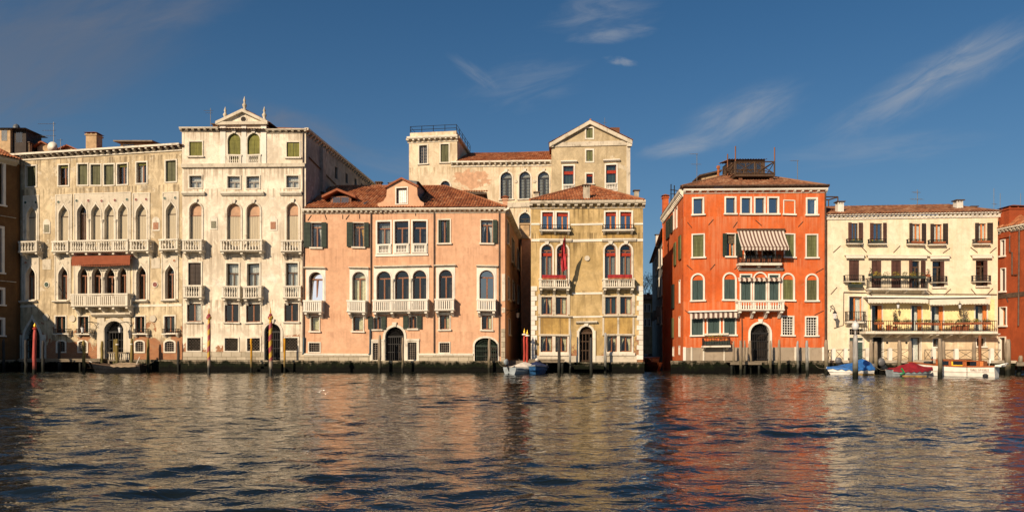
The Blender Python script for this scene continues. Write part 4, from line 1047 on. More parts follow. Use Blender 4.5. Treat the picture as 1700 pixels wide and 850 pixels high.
for x0, x1, y in ((505.5, 541.5, 444.5), (580, 613, 443.5), (621.5, 715, 441), (721, 757, 440.5), (791, 827, 440.5)): C.hood(x0, x1, y, .14, .3, IST)
def tymp(b, x0, y0, x1, y1, lights, mat, gr=.155):
    f = b.f; (u0, z1), (u1, z0) = f.P(x0, y0), f.P(x1, y1); hs = []
    for a, yt, c, yb in lights:
        (p0, q1), (p1, q0) = f.P(a, yt), f.P(c, yb); hs.append(shape('arch', p0 - gr, p1 + gr, max(z0 + .02, q0 - 1), q1 + gr))
    b.part(MB().plate(shape('rect', u0, u1, z0, z1), hs, -.03, -.001), 'stone_panel', mat)
for a in (0, 1, 5, 6): tymp(C, arch[a][0] - 4.6, arch[a][1] - 5, arch[a][2] + 4.6, 500, [(*arch[a], 519)], M['wht'])
tymp(C, 620.5, 443, 712.5, 500, [(*q, 519) for q in arch[2:5]], M['wht'], .115)
for x in (652.3, 682): C.column(x, 463, 519, .09, -.07)
for x0, x1, y0, nb in ((503.5, 533.5, 498.7, 7), (576, 606, 498, 7), (722, 753.3, 496, 7), (791.5, 822.5, 495.5, 7)): C.balcony(x0, y0, x1, y0 + 21, .75, 1, nb, 'flat', corb=2, corb_h=.42, mat=M['wht'])
C.balcony(618.7, 496.5, 709.5, 517.7, .8, 3, 8, 'flat', corb=4, corb_h=.42, mat=M['wht'])
for x0, x1, dx in ((505, 614.5, 0), (695, 786, 0)):
    C.band(x0, 586.5, x1, 589.8, .14, IST, 'base_moulding'); C.band(x0, 589.9, x1, 602, .08, M['ash'], 'stone_base')
for x0, x1 in ((614.6, 619), (634.2, 638), (672.5, 677), (692.3, 696)): C.band(x0, 566, x1, 602, .1, IST, 'door_pier')
for x0, x1 in ((614, 638.5), (672.2, 696.5)): C.band(x0, 562.5, x1, 566, .12, IST, 'door_lintel'); C.band(x0, 546, x1, 548, .06, IST, 'lintel_band')
for (y0, y1, k) in ((454, 499, 1), (510, 518, 1), (545, 602, 0)): C.band(832 + k, y0, 838.4, y1, .04, IST if k else M['ash'], 'corner_stone')
for x, mt, yb in ((504.5, 'pipeb', 586), (616.2, 'pipe', 520), (721, 'pipe', 586), (829, 'pipe', 590)): C.pipe([(x + (.8 if x < 510 else 0), 352), (x, 440), (x, yb)], .06, M['pipe'])
for x, y0 in ((505, 560), (614.8, 545)): C.pipe([(x + .5, y0), (x, 586), (x - 2, 588)], .065, M['pipeb'], off=.16)
C.seawall(505, 839, .95, .3)
for a in ((569, 357, 569, 364), (597, 356, 597, 363), (690, 352.5, 690, 359), (539.5, 357, 542.5, 365), (574, 365, 580, 357), (511, 367, 517, 358)): C.anchor(*a, M['pipe'])
# roof: hipped to the right, behind it a taller ridge
e0, e1 = Wp(503, 346.5, 61.2), Wp(841, 344.5, 60.1)
zr = Wp(640, 309, 68).z; r0, r1 = Vector((-16.8, 68.3, zr)), Vector((-6.3, 68.3, zr))
b0, b1 = Vector((e0.x + 1.2, 76, e0.z)), Vector((e1.x + 1.3, 76, e1.z))
rC = roof(C, [(e0, e1, Vector((e0.x + .6, 68.3, zr)), r1), (e1, b1, r1, r1 + Vector((.2, 1.2, 0)))], [(r1, e1), (Vector((e0.x + 1, 68.3, zr)), r1)])
# curved front gable
f = C.f; G = lambda x, y: f.P(x, y)
def curve(pts): return [G(x, y) for x, y in pts]
gp = curve([(627, 345.5), (703.7, 345.5), (703.7, 337), (697.5, 333.5), (693, 325), (692.2, 309.5), (667, 297.5), (642.6, 309.5), (641.5, 325), (636, 333.5), (627, 337)])
wl = shape('rect', *[v for v in (G(658, 0)[0], G(675.8, 0)[0])], G(660, 338.3)[1], G(660, 312.5)[1])
gm_ = MB(); gm_.plate(gp, [wl], .0, .35, 0, True); gab = gm_.build('roof_gable', M['C'], C.root, f)
(u0, z1), (u1, z0) = (wl[0][0], wl[2][1]), (wl[1][0], wl[0][1])
MB().plate(shape('rect', u0 - .09, u1 + .09, z0 - .09, z1 + .09), [wl], -.05, -.001).build('gable_window', M['wht'], gab, f)
MB().plate(shape('rect', u0 - .01, u1 + .01, z0 - .01, z1 + .01), [shape('rect', u0 + .08, u1 - .08, z0 + .08, z1 - .08)], .15, .2).build('gable_sash', M['woodd'], gab, f)
cm = MB(); n = 16
for k in range(n):
    x0_, x1_ = u0 + (u1 - u0) * k / n, u0 + (u1 - u0) * (k + 1) / n; q = lambda j: .24 + .02 * math.sin(j * 2.2); c = (u0 + u1) / 2; tw = lambda x: x + (c - x) * (-.25 if abs(x - c) > .01 else 0)
    cm.face([(x0_, q(k), z0), (x1_, q(k + 1), z0), (x1_, q(k + 1), z1), (x0_, q(k), z1)])
cm.build('gable_curtain', M['curtw'], gab, f)
mb = MB(); pk, pl, pr_ = G(667, 295.2), G(639.5, 309.3), G(695.2, 309.3)
for q, sg in ((pl, 1), (pr_, -1)):
    pts = [q, pk, (pk[0], pk[1] - .16), (q[0], q[1] - .16)]; mb.prism_v(pts if sg > 0 else pts[::-1], -.2, .4)
mb.build('gable_coping', M['terra'], gab, f)
dm = MB(); dm.box(G(642.6, 0)[0] + .1, G(692.2, 0)[0] - .1, .36, 6.0, G(0, 345)[1], G(0, 310)[1]); 
k = len(dm.v); u_a, u_b = G(641, 0)[0], G(694, 0)[0]; zl = G(0, 309.5)[1]
dm.add([(u_a, .36, zl), (pk[0], .36, pk[1] - .05), (u_b, .36, zl), (u_a, 6.5, zl), (pk[0], 6.5, pk[1] - .05), (u_b, 6.5, zl)], [(0, 1, 4, 3), (1, 2, 5, 4), (0, 2, 1)])
dm.build('gable_body', M['lead'], gab, f)
# left dormer with a gabled roof
Y = 62.6; a, c = Wp(549, 343, Y), Wp(583, 326, Y); xm = Wp(561.5, 314, Y).x
db = MB().box(a.x, c.x, Y, Y + 4, a.z - .4, c.z).build('dormer', M['wood'], rC)
mb = MB(); zp = Wp(561, 314.5, Y).z
for xe in (Wp(536.5, 0, Y).x, Wp(592, 0, Y).x):
    ze = Wp(0, 326.5, Y).z; mb.add([(xm, Y - .5, zp), (xe, Y - .5, ze), (xe, Y + 4.5, ze), (xm, Y + 4.5, zp), (xm, Y - .5, zp - .2), (xe, Y - .5, ze - .2), (xe, Y + 4.5, ze - .2), (xm, Y + 4.5, zp - .2)], [(0, 1, 2, 3), (7, 6, 5, 4), (0, 4, 5, 1), (1, 5, 6, 2), (3, 2, 6, 7)])
mb.build('dormer_roof', M['terra'], db)
for x0, x1 in ((553, 565), (567, 579)):
    a, c = Wp(x0, 340.5, Y - .02), Wp(x1, 328, Y - .02); w_ = MB().box(a.x - .07, c.x + .07, Y - .05, Y - .003, a.z - .07, c.z + .07).build('dormer_window', M['wood'], db)
    MB().box(a.x, c.x, Y - .07, Y - .052, a.z, c.z).build('pane', M['glass'], w_)
# right roof terrace shelter
Y = 67.5; a, c = Wp(757, 334, Y), Wp(803, 318.5, Y); sb = MB().box(a.x, c.x, Y, Y + 3, a.z - .8, c.z).build('roof_shelter', M['C'], rC)
e0, e1 = Wp(752, 319, Y - .6), Wp(808, 319, Y - .6); g0 = MB(); g0.uv = []; roof_plane(g0, e0, e1, e0 + Vector((0, 4, .95)), e1 + Vector((0, 4, .95))); g0.build('shelter_roof', M['tile'], sb)
MB().box(e0.x, e1.x, Y - .62, Y + 3.4, e0.z - .2, e0.z - .03).build('shelter_eaves', M['woodd'], sb)
chimney(rC, 834.5, 842.5, 326, 346, 62.5, M['pink_c']); chimney(rC, 624, 633, 301.5, 312, 69.3, M['brickc'], 'flat')
Y = 63.6; a = Wp(736, 337, Y); sl = MB().add([(a.x, Y - .3, a.z - .1), (a.x + .55, Y - .3, a.z - .1), (a.x + .55, Y + .3, a.z + .25), (a.x, Y + .3, a.z + .25)], [(0, 1, 2, 3)]) 
mb = MB(); mb.box(a.x, a.x + .6, Y - .1, Y + .4, a.z - .2, a.z + .22); mb.build('skylight', M['lead'], rC)
mb = MB(); 
for x0, y0, x1, y1, Y in ((711, 341, 722, 327, 62.5), (604, 343, 624, 333, 62)):
    p, q = Wp(x0, y0, Y), Wp(x1, y1, Y + 2.2); mb.tube([p + Vector((0, 0, .15)), q + Vector((0, 0, .1))], .16, 4)
mb.build('valley_flashing', M['lead'], rC)

# ================================================================== D  narrow olive palace
D = Bld('olive_palace', 'narrow olive ochre palace with paired windows, red cloths and toothed stone corners', 'palace', frpx(881.5, 60.5, 1067.5, 60.3))
for x0, x1 in ((900, 918), (924, 943), (1005, 1023), (1029.6, 1048.3)): D.win(x0, 352.5, x1, 384, trim=.13, sash=M['woodo'], blind=(M['redblind'], .16, .03), pane=M['glassb'], sill=False, tm=M['wht'], dep=.2)
for x0, x1 in ((898.6, 917), (924.4, 942.8), (1003.8, 1022.8), (1029.2, 1048.5)): D.win(x0, 406.5, x1, 479, 'arch', trim=.14, sash=M['wood'], sill=False, curtain=M['lace'], cst='full', dep=.3, key=True, blind=(M['redblind'], .075, .05))
for i, (x0, x1) in enumerate(((898.7, 916.6), (922.6, 941), (1004.6, 1024), (1029.5, 1049))): D.win(x0, 493, x1, 522, trim=.11, tm=ISTD, curtain=M['curt'] if i != 2 else M['teal'], cst='pair' if i == 0 else 'full' if i == 2 else 'right', sill=False, dep=.22)
for i, (x0, x1) in enumerate(((897.5, 917), (922, 942), (1007.6, 1024.3), (1029, 1049))): D.win(x0, 558, x1, 584, trim=.12, curtain=M['curt'], cst='pair', sill=False, dep=.22)
D.win(962, 541, 984, 602.5, 'arch', trim=.17, fill='gate', fillm=M['woodd'], bars=.36, key=True, dep=.45)
D.walls([M['D'], M['wht'], M['room']], [(881.5, 604), (1067.5, 604), (1067.5, 337), (881.5, 337)], 16, zb=-.3)
for x0, x1 in ((895, 945.5), (1001.5, 1052)): D.band(x0, 526.5, x1, 556, .025, M['D2'], 'ochre_panel'); D.band(x0, 387, x1, 397, .025, M['D2'], 'ochre_panel'); D.band(x0 - 1, 554.3, x1 + 1, 556.6, .15, ISTD, 'window_head')
D.cornice(879, 1070.5, 334.5, 346.5, .5, .62, ISTD, bw=.26)
for x0, x1 in ((882, 896), (947.5, 1001), (1053, 1067.3)): D.band(x0, 370.8, x1, 373.6, .05, M['wht']); D.band(x0, 397, x1, 401, .06, M['wht'])
for x0, x1 in ((895.5, 949), (999, 1056)): D.hood(x0, x1, 396.5, .25, .22, IST)
for x0, x1 in ((949.5, 1000),): D.band(x0, 485, x1, 488.2, .05, M['wht']); D.band(x0, 524, x1, 526.5, .05, M['wht'])
for x0, x1 in ((893, 949), (1000, 1056)): D.hood(x0, x1, 523.5, .17, .22, ISTD, 'window_sill'); D.band(x0 + 2, 585.6, x1 - 2, 590, .16, IST, 'window_sill')
for x0, x1 in ((893.5, 897.2), (917.8, 921.6), (942.2, 946), (999.5, 1003.6), (1024.8, 1028.6), (1049.8, 1053.8)): D.band(x0, 488, x1, 521.5, .07, ISTD, 'pilaster')
for x0, x1 in ((894, 897), (944, 947), (1000, 1003), (1050, 1053), (1024.6, 1027.8)): D.band(x0, 527.5, x1, 557, .06, ISTD, 'pilaster')
for x0, x1 in ((896.5, 946.5), (1001, 1052)): D.rail(x0, 373.5, x1, 381, dep=.45, slab=.12, step=.17, corb=3)
for x0, x1 in ((895, 946), (1001.5, 1053.5)): D.balcony(x0, 462, x1, 479, .8, 2, 6, corb=3, corb_h=.4, mat=IST)
for k, (x0, x1, out) in enumerate(((881.6, 891.5, 0), (1057, 1067.4, 1))):
    f = D.f; mb = MB(); (_, za), (_, zb_) = f.P(x0, 475), f.P(x0, 597); (u0, _), (u1, _) = f.P(x0, 500), f.P(x1, 500); n = 15
    for j in range(n):
        s_ = .17 * (j % 2); a, b_ = (u0, u1 - s_) if not out else (u0 + s_, u1)
        mb.box(a, b_, -.07, -.002, zb_ + (za - zb_) * j / n + .012, zb_ + (za - zb_) * (j + 1) / n - .012)
    D.part(mb, 'corner_stone', M['wht'])
D.hood(956, 991, 532.5, .2, .3, IST, 'door_cornice')
for x0, x1 in ((957.5, 961), (985, 988.6)): D.band(x0, 548, x1, 602, .13, IST, 'door_pilaster')
D.band(891.5, 590.1, 957, 603, .06, ISTD, 'stone_base'); D.band(989, 590.1, 1057, 603, .06, ISTD, 'stone_base')
D.roundel(974.5, 428, .22, ISTD, pr=.08)
D.seawall(880, 1069, .85, .25)
(u0, z1), (u1, z0) = D.f.P(952, 604, .3), D.f.P(1000, 606, .3)
D.part(MB().box(u0, u1, -1.5, -.36, .3, .62), 'water_steps', M['alg_shade'])
e0, e1 = Wp(879.5, 333, 60.0), Wp(1069.5, 333, 59.8); ap = Wp(974, 308, 67.5)
rD = roof(D, [(e0, e1, ap - Vector((.15, 0, 0)), ap + Vector((.15, 0, 0))), (Vector((e0.x + .9, 73, e0.z)), e0, ap, ap - Vector((0, .3, 0))), (e1, Vector((e1.x + .9, 73, e1.z)), ap - Vector((0, .3, 0)), ap)], [(e0, ap), (e1, ap)])
chimney(rD, 968.7, 979.3, 306.5, 333, 60.6, M['grey_c'], 'flat', dp=.5); chimney(rD, 1053.5, 1060.5, 315.5, 330, 62.5, M['grey_c'], 'flat'); chimney(rD, 887.5, 894.5, 318.5, 332, 62.5, M['grey_c'], 'flat')

# ================================================================== E  pale palace behind
E = Bld('pale_palace', 'pale cream palace standing behind, with a square tower and arched windows', 'palace', frpx(679, 84.0, 916, 82.0))
E.win(696, 241.5, 709, 271.5, trim=.13, sash=M['sashg'], grid=2, sill=True, pane=M['glass']); E.win(731.6, 240.5, 745, 270, trim=.13, fill='shutter', shm=M['oliveD'], sill=True)
for x0, x1 in ((831, 850), (862, 880.6), (892.8, 911.8)): E.win(x0, 286, x1, 330, 'arch', trim=.16, sash=M['iron'], grid=4, mull=1, curtain=M['lace'], cst='arch', sill=True, key=True)
E.win(731.5, 301.5, 747, 330, 'arch', trim=.18, sash=M['iron'], sill=False, grid=3)
for x0, x1 in ((862, 880.4),): E.win(x0, 354, x1, 395, 'arch', trim=.16, sash=M['iron'], grid=4, sill=True, key=True)
E.walls([M['E'], M['ist'], M['room']], [(679, 604), (916, 604), (916, 268), (759, 270.5), (759, 229), (679, 229)], 14, zb=.5, top=Wp(759, 277, 83).z, right=True, left=True)
E.cornice(677, 760.5, 227, 236.5, .5, .62, IST); 
raked_cornice(E, 749, 269.5, 916, 267.5, .6, .45, .62, IST)
E.band(749, 339.5, 916, 343.5, .14, ISTD); E.band(860, 393, 884, 398, .3, ISTD, 'balcony_slab')
for x in (856.5, 887): E.roundel(x, 301, .2, ISTD)
# tower
f = E.f; (ua, za), (ub, zb_) = f.P(681, 221), f.P(757.8, 227.3); tz = f.P(759, 229)[1]
tw = MB(); u1 = f.P(759, 229)[0]
tw.face([(u1, 0, 5), (u1, 9, 5), (u1, 9, tz), (u1, 0, tz)]); tw.face([(0, 0, 5), (0, 9, 5), (0, 9, tz), (0, 0, tz)]); tw.face([(0, 9, 5), (u1, 9, 5), (u1, 9, tz), (0, 9, tz)])
E.part(tw, 'tower', M['E'])
pm = MB(); pm.box(ua, ub, -.1, .15, zb_, za); pm.box(ub - .25, ub, .151, 9, zb_, za); pm.box(ua, ua + .25, .151, 9, zb_, za); pm.box(-.3, u1 + .3, -.2, 9.2, tz - .1, zb_ - .002); par = E.part(pm, 'parapet', M['E'])
rm = MB(); zr = f.P(681, 210)[1]
for zz in (zr, (zr + za) / 2): rm.tube([(ua, .05, zz), (ub, .05, zz), (ub, 8.9, zz)], .03, 4); rm.tube([(ua, .05, zz), (ua, 8.9, zz)], .03, 4)
for k in range(5): u = ua + (ub - ua) * k / 4; rm.tube([(u, .05, za), (u, .05, zr)], .035, 4)
for k in range(1, 6): v = .05 + 8.8 * k / 5; rm.tube([(ub, v, za), (ub, v, zr)], .035, 4)
E.part(rm, 'terrace_railing', M['iron'], parent=par)
E.part(MB().box(u1 + .02, u1 + 2.0, 9.5, 11, tz - 2.0, tz - .6), 'stair_head', M['K'])
m2 = MB()
for zz in (tz - .6, tz + .5): m2.tube([(u1, 9.5, zz), (u1 + 2.2, 9.5, zz - .2), (u1 + 2.6, 11.0, zz - 1.0)], .03, 4)
for u in (u1 + .7, u1 + 1.4, u1 + 2.1): m2.tube([(u, 9.5, tz - 1.2), (u, 9.5, tz + .5)], .03, 4)
E.part(m2, 'stair_railing', M['iron'])
e0, e1 = Wp(756, 268.8, 82.9), Wp(917, 267, 81.6); r0, r1 = Wp(779, 254.5, 88), Wp(918, 250, 88)
rE = roof(E, [(e0, e1, r0, r1)]); chimney(rE, 897, 906, 318, 332, 79.5, M['grey_c'], 'flat') if False else None
# wall lower part in the lane
EG = Bld('gabled_house', 'tall beige house with a triangular gable standing behind, red blinds half down', 'house', frpx(915.5, 81.0, 1046, 80.0))
EG.win(973.3, 213.5, 984, 229.5, trim=.16, fill='shutter', shm=M['K'] and M['green2'], sill=False); EG.win(973.3, 250, 984, 268, trim=.16, fill='shutter', shm=M['green2'], sill=False)
EG.win(973.3, 289, 984, 305, trim=.16, blind=(M['redblind'], .22), sill=True, mull=0)
for x0, x1, y0 in ((935, 952.3, 276), (1006, 1023.2, 273.5)): EG.win(x0, y0, x1, y0 + 41, trim=.15, curtain=M['teal'], cst='full', sill=False, tm=M['wht'], mull=0, blind=(M['redblind'], .13, .2))
EG.walls([M['EG'], M['wht'], M['room']], [(915.5, 604), (1046, 604), (1046, 236), (979.5, 203.5), (915.5, 240)], 16, zb=.5, top=Wp(1046, 237, 80.3).z)
f = EG.f
for (x0, y0), (x1, y1) in (((912.5, 240.5), (979.5, 201.5)), ((1049.5, 235), (979.5, 201.5))):
    (ua, za), (ub, zb_) = f.P(x0, y0), f.P(x1, y1); pr = [(ua, za), (ub, zb_), (ub, zb_ - .42), (ua, za - .42)]
    EG.part(MB().prism_v(pr if ua < ub else pr[::-1], -.4, -.002), 'gable_cornice', ISTD)
EG.band(917, 238, 1044, 241.5, .12, ISTD); EG.band(1040, 238, 1046.3, 330, .05, ISTD, 'corner_stone'); EG.band(913, 238.5, 919, 246, .3, IST, 'capital'); EG.band(1041, 235, 1049, 244, .3, IST, 'capital')
for x0, x1, y in ((931, 958, 268.5), (1001.5, 1029, 265.5)): EG.hood(x0, x1, y, .22, .35, M['wht'])
for x0, x1, y in ((935, 952.3, 306.5), (1006, 1023.2, 303.5)): EG.balcony(x0, y, x1, y + 11, .14, 1, 5, corb=0, side=0, mat=M['wht'])
ap, l_, r_ = f.w(f.P(979.5, 201.5)[0], 0, f.P(979.5, 201.5)[1]), f.w(f.P(911.5, 240)[0], -.4, f.P(911.5, 240)[1]), f.w(f.P(1050.5, 234.5)[0], -.4, f.P(1050.5, 234.5)[1])
bk = Vector((1.2, 16, 0)); ap = ap + Vector((0, -.4, 0))
rEG = roof(EG, [(l_ + bk, l_, ap + bk, ap), (r_, r_ + bk, ap, ap + bk)], [(ap, ap + bk)])
a = Wp(1012, 222, 84); MB().box(a.x, a.x + 1.1, 83.5, 85, a.z - 1.2, a.z + .55).build('chimney', M['brickc'], rEG)

# ================================================================== F  orange palace
F = Bld('orange_palace', 'bright orange palace with a striped awning, roof terrace and white framed windows', 'palace', frpx(1134.5, 59.5, 1371, 59.2))
WH = M['wht']
for x0, x1 in ((1151, 1166.5), (1205, 1220), (1231, 1245.8), (1253.7, 1268.5), (1276, 1291)): F.win(x0, 329.5, x1, 355, trim=.12, tm=WH, sash=M['woodd'], pane=M['glassb'], mull=0, sill=True, dep=.14)
F.win(1340, 329.5, 1355, 355, trim=.12, tm=WH, sash=M['sashw'], pane=M['glassb'], mull=0, curtain=M['curtw'], cst='right', sill=True, dep=.14)
F.win(1301.5, 333.5, 1318.5, 355, trim=.07, tm=WH, fill='solid', fillm=M['F'], sill=True, dep=.03, name='blind_window')
for x0, x1, mt in ((1150, 1168, 'green2'), (1303, 1318, 'green2'), (1339, 1356, 'green2')): F.win(x0, 389.5, x1, 426, trim=.10, tm=WH, fill='shutter', shm=M[mt], sill=True, dep=.1)
F.win(1206, 389.5, 1220.3, 426, trim=.08, tm=WH, sash=M['woodo'], curtain=M['curtw'], sill=True, sh=((1199, 1205.8), (1221, 1231)), blind=(M['leafd'], .42))
F.win(1237, 392, 1256, 436, trim=.08, tm=WH, fill='glass', sash=M['woodd'], sill=False); F.win(1266, 392, 1286, 436, trim=.08, tm=WH, fill='glass', sash=M['woodd'], sill=False)
for x0, x1, mt in ((1149, 1167.3, 'teal'), (1202, 1220.3, 'teal'), (1299.5, 1316.8, 'green2'), (1339, 1356, 'oliveD')):
    (F.win(x0, 455.5, x1, 497.5, 'arch', trim=.13, tm=WH, fill='shutter', shm=M[mt], fillm=M['F'], sill=True, dep=.12))
for x0, x1, k in ((1230, 1246.3, 'rect'), (1252, 1271.5, 'arch'), (1277, 1292.7, 'rect')):
    F.win(x0, 457 if k == 'rect' else 454, x1, 499, k, trim=.11, tm=WH, fill='shutter', shm=M['teal'], fillm=M['F'], sill=False, dep=.16)
for x0, x1 in ((1148, 1167), (1175, 1194.3), (1202, 1220.3)): F.win(x0, 529, x1, 555.5, trim=.10, tm=WH, fill='shutter', shm=M['teal'], sill=True, dep=.12)
for x0, x1 in ((1299, 1316.2), (1338.3, 1355.6)): F.win(x0, 526, x1, 555.5, trim=.11, tm=WH, fill='grille', fillm=M['sashw'], bars=.2, sill=True, dep=.25)
F.win(1245.6, 537.5, 1277.8, 600, 'arch', trim=.17, tm=WH, fill='gate', bars=.14, key=True, dep=.5)
F.walls([M['F'], WH, M['room']], [(1134.5, 602), (1371, 602), (1371, 310.6), (1134.5, 310.6)], 13.4, left=True, zb=-.3)
pb = Vector(((1101 - CX) / FPX * 73.0, 73.0, 0)); pa = F.f.w(0, 0, 0)
FS = Fr(pb.x, pb.y, pa.x, pa.y); zt = F.f.P(1140, 313)[1]
for x0, y0, x1, y1, k in ((1127.5, 467, 1129.5, 502, 0), (1116.5, 473, 1120, 511, 1), (1127, 527, 1129.3, 558, 0), (1115.5, 528, 1119, 560, 2), (1118, 348, 1120, 379, 0), (1122.5, 347, 1124.7, 377, 0), (1114, 360, 1117, 385, 1), (1107, 369, 1112, 394, 1), (1120, 405, 1123, 440, 3), (1128, 394, 1131.5, 430, 3), (1117, 576, 1119, 590, 0), (1127, 575, 1129, 588, 0)):
    if k: (u0, z1), (u1, z0) = FS.P(x0, y0), FS.P(x1, y1); F.part(MB().box(min(u0, u1), max(u0, u1), -.12, -.03, z0, z1), 'shutter', M['green'] if k == 1 else M['green2'], fr=FS)
    else: F.win(x0, y0, x1, y1, trim=.07, tm=WH, fill='solid', fillm=M['room'], sill=False, fr=FS, dep=.1, name='flank_window', tp=.03)
F.side(FS, [M['F'], WH, M['room']], [(0, -.3), (FS.L - .02, -.3), (FS.L - .02, zt), (0, zt)])
F.cornice(1134, 1372.5, 313.3, 320.5, .30, .62, M['wht'], bw=.17)
F.cornice(1101.5, 1134.5, 341, 352, .34, .6, IST, fr=FS, bw=.17)
(u0, _), (u1, _) = F.f.P(1134, 311), F.f.P(1374, 311); zg = F.f.P(1140, 310.2)[1]
F.part(MB().prism_u([(-.25, zg - .06), (-.42, zg - .06), (-.46, zg), (-.42, zg + .08), (-.25, zg + .08)], u0 - .3, u1), 'gutter', M['pipe'])
F.hood(1225.5, 1299, 446, .2, .3, IST); 
F.balcony(1226, 499, 1302, 517, .9, 3, 5, corb=4, corb_h=.55, mat=WH)
bl = F.rail(1227.5, 424.5, 1297, 437, dep=.75, slab=.18, step=.12, corb=3)
# big striped awning on its frame
f = F.f; (ua, za), (ub, _) = f.P(1224, 382.5, .1), f.P(1302, 382.5, .1); (uc, zc), (ud, _) = f.P(1231, 411, 1.5), f.P(1310, 411, 1.5)
AWM = stripes('awning_stripes', (.62, .54, .45), (.15, .085, .065), 0, .285)
mb = MB(); n = 10
vs = [(ua, -.1, za), (ub, -.1, za), (ud, -1.5, zc), (uc, -1.5, zc)]
uoff = []
for j in range(7):
    t = j / 6; z = za + (zc - za) * t - .14 * math.sin(math.pi * t); v = -.1 - 1.4 * t; uoff.append(((ua + (uc - ua) * t), (ub + (ud - ub) * t), v, z))
for j in range(6):
    a, b_ = uoff[j], uoff[j + 1]; mb.face([(a[0], a[2], a[3]), (a[1], a[2], a[3]), (b_[1], b_[2], b_[3]), (b_[0], b_[2], b_[3])])
for k in range(28):
    x0_, x1_ = uc + (ud - uc) * k / 28, uc + (ud - uc) * (k + 1) / 28; mb.face([(x0_, -1.5, zc), (x1_, -1.5, zc), (x1_, -1.5, zc - .2), ((x0_ + x1_) / 2, -1.5, zc - .27), (x0_, -1.5, zc - .2)])
awn = F.part(mb, 'awning', AWM); F.part(MB().box(ua - .05, ub + .05, -.22, -.004, za - .06, za + .1), 'awning_case', M['woodd'], parent=awn)
F.part(MB().tube([(uc, -1.47, zc), (ud, -1.47, zc)], .035, 5).tube([(uc, -1.47, zc), (uc + .1, -.02, zc - .9)], .025, 4).tube([(ud, -1.47, zc), (ud - .1, -.02, zc - .9)], .025, 4), 'awning_frame', M['woodd'], parent=awn)
def valance(b, x0, yt, x1, yb, off, mat, case=True):
    f = b.f; (ua, za), (ub, zb_) = f.P(x0, yt, off), f.P(x1, yb, off); mb = MB(); n = int((ub - ua) / .22)
    mb.prism_u([(-.05, za + .12), (-off, za), (-off, za - .02), (-.05, za + .1)], ua, ub)
    for k in range(n):
        p, q = ua + (ub - ua) * k / n, ua + (ub - ua) * (k + 1) / n; mb.face([(p, -off, za), (q, -off, za), (q, -off, zb_ + .07), ((p + q) / 2, -off, zb_), (p, -off, zb_ + .07)])
    o = b.part(mb, 'awning', mat)
    if case: b.part(MB().box(ua - .06, ub + .06, -off + .04, -.004, za + .13, za + .24), 'awning_case', M['sashw'], parent=o)
    return o
valance(F, 1145.5, 520, 1225, 528.5, .55, M['aw']); valance(F, 1226, 463.5, 1298, 468, .3, M['aw'], False)
# plinth
for x0, x1 in ((1137, 1243), (1280, 1367)): F.band(x0, 576.5, x1, 598.5, .03, M['FB'], 'plinth')
for x0, x1 in ((1133.8, 1138.5), (1146.5, 1149), (1166.5, 1169), (1200.5, 1203), (1318.5, 1321.5), (1340, 1343), (1364.5, 1371)): F.band(x0, 575.5, x1, 598.6, .07, WH if x1 - x0 > 4 else IST, 'plinth_stone')
F.seawall(1113, 1372, 1.0, .3)
for a in ((1141, 368, 1148, 377), (1176, 374, 1184, 365), (1217, 379, 1224, 369), (1254, 366, 1264, 375), (1325, 376, 1333, 367), (1140, 439, 1149, 447), (1179, 448, 1187, 439), (1219, 448, 1226, 443), (1354, 452, 1367, 445), (1137, 514, 1143, 519), (1352, 522, 1367, 515)): F.anchor(*a, M['pipe'])
F.pipe([(1231, 529), (1231.5, 545), (1231, 600)], .04, M['pipe']); F.pipe([(1369.5, 314), (1369.5, 600)], .07, M['pipe'])
# roof and timber roof terrace
e0, e1 = Wp(1132, 310.2, 59.1), Wp(1376, 309.7, 58.85); zr = Wp(1200, 291, 65.5).z
r0, r1 = Vector((19.6, 65.6, zr)), Vector((22.4, 65.6, zr)); b0, b1 = Vector((e0.x + 1.1, 72.8, e0.z)), Vector((e1.x + 1.1, 72.8, e1.z))
rF = roof(F, [(e0, e1, r0, r1), (b0, e0, r0 + Vector((.05, .4, 0)), r0), (e1, b1, r1, r1 + Vector((.05, .4, 0)))], [(e0, r0), (e1, r1), (r0, r1)], mat=M['tile2'])
def WB(p0, p1, r=.055): return MB().tube([p0, p1], r, 4)
Y0, Y1 = 62.0, 65.0
tl = lambda x, y, Y=Y0: Wp(x, y, Y)
dk = MB(); a, c = tl(1221, 293), tl(1286, 289.5); dk.box(a.x, c.x, Y0, Y1, a.z, c.z)
deck = dk.build('roof_terrace', M['woodd'], F.root)
pm = MB(); zt_, zd = tl(0, 268.5).z, tl(0, 290).z; xs_ = [tl(x, 0).x for x in (1221, 1253.5, 1286)]
for x in xs_:
    for y in (Y0 + .06, Y1 - .06): pm.tube([(x, y, zd), (x, y, zt_)], .07, 4)
for y in (Y0 + .06, Y1 - .06):
    for z in (zt_, zd + .1): pm.tube([(xs_[0], y, z), (xs_[2], y, z)], .055, 4)
    for k in (0, 1): pm.tube([(xs_[k], y, zd + .1), (xs_[k + 1], y, zt_)], .04, 4); pm.tube([(xs_[k], y, zt_), (xs_[k + 1], y, zd + .1)], .04, 4)
for x in (xs_[0], xs_[2]):
    for z in (zt_, zd + .1): pm.tube([(x, Y0, z), (x, Y1, z)], .055, 4)
    pm.tube([(x, Y0, zd + .1), (x, Y1, zt_)], .04, 4); pm.tube([(x, Y0, zt_), (x, Y1, zd + .1)], .04, 4)
pm.build('terrace_railing', M['woodd'], deck)
for x, y in ((1221, 243), (1208, 256), (1286, 245)): 
    Yq = Y0 + .1 if x != 1208 else Y1; p = Wp(x, 292, Yq); q = Wp(x, y, Yq); WB(p, q, .055).build('terrace_mast', M['wood'], deck)
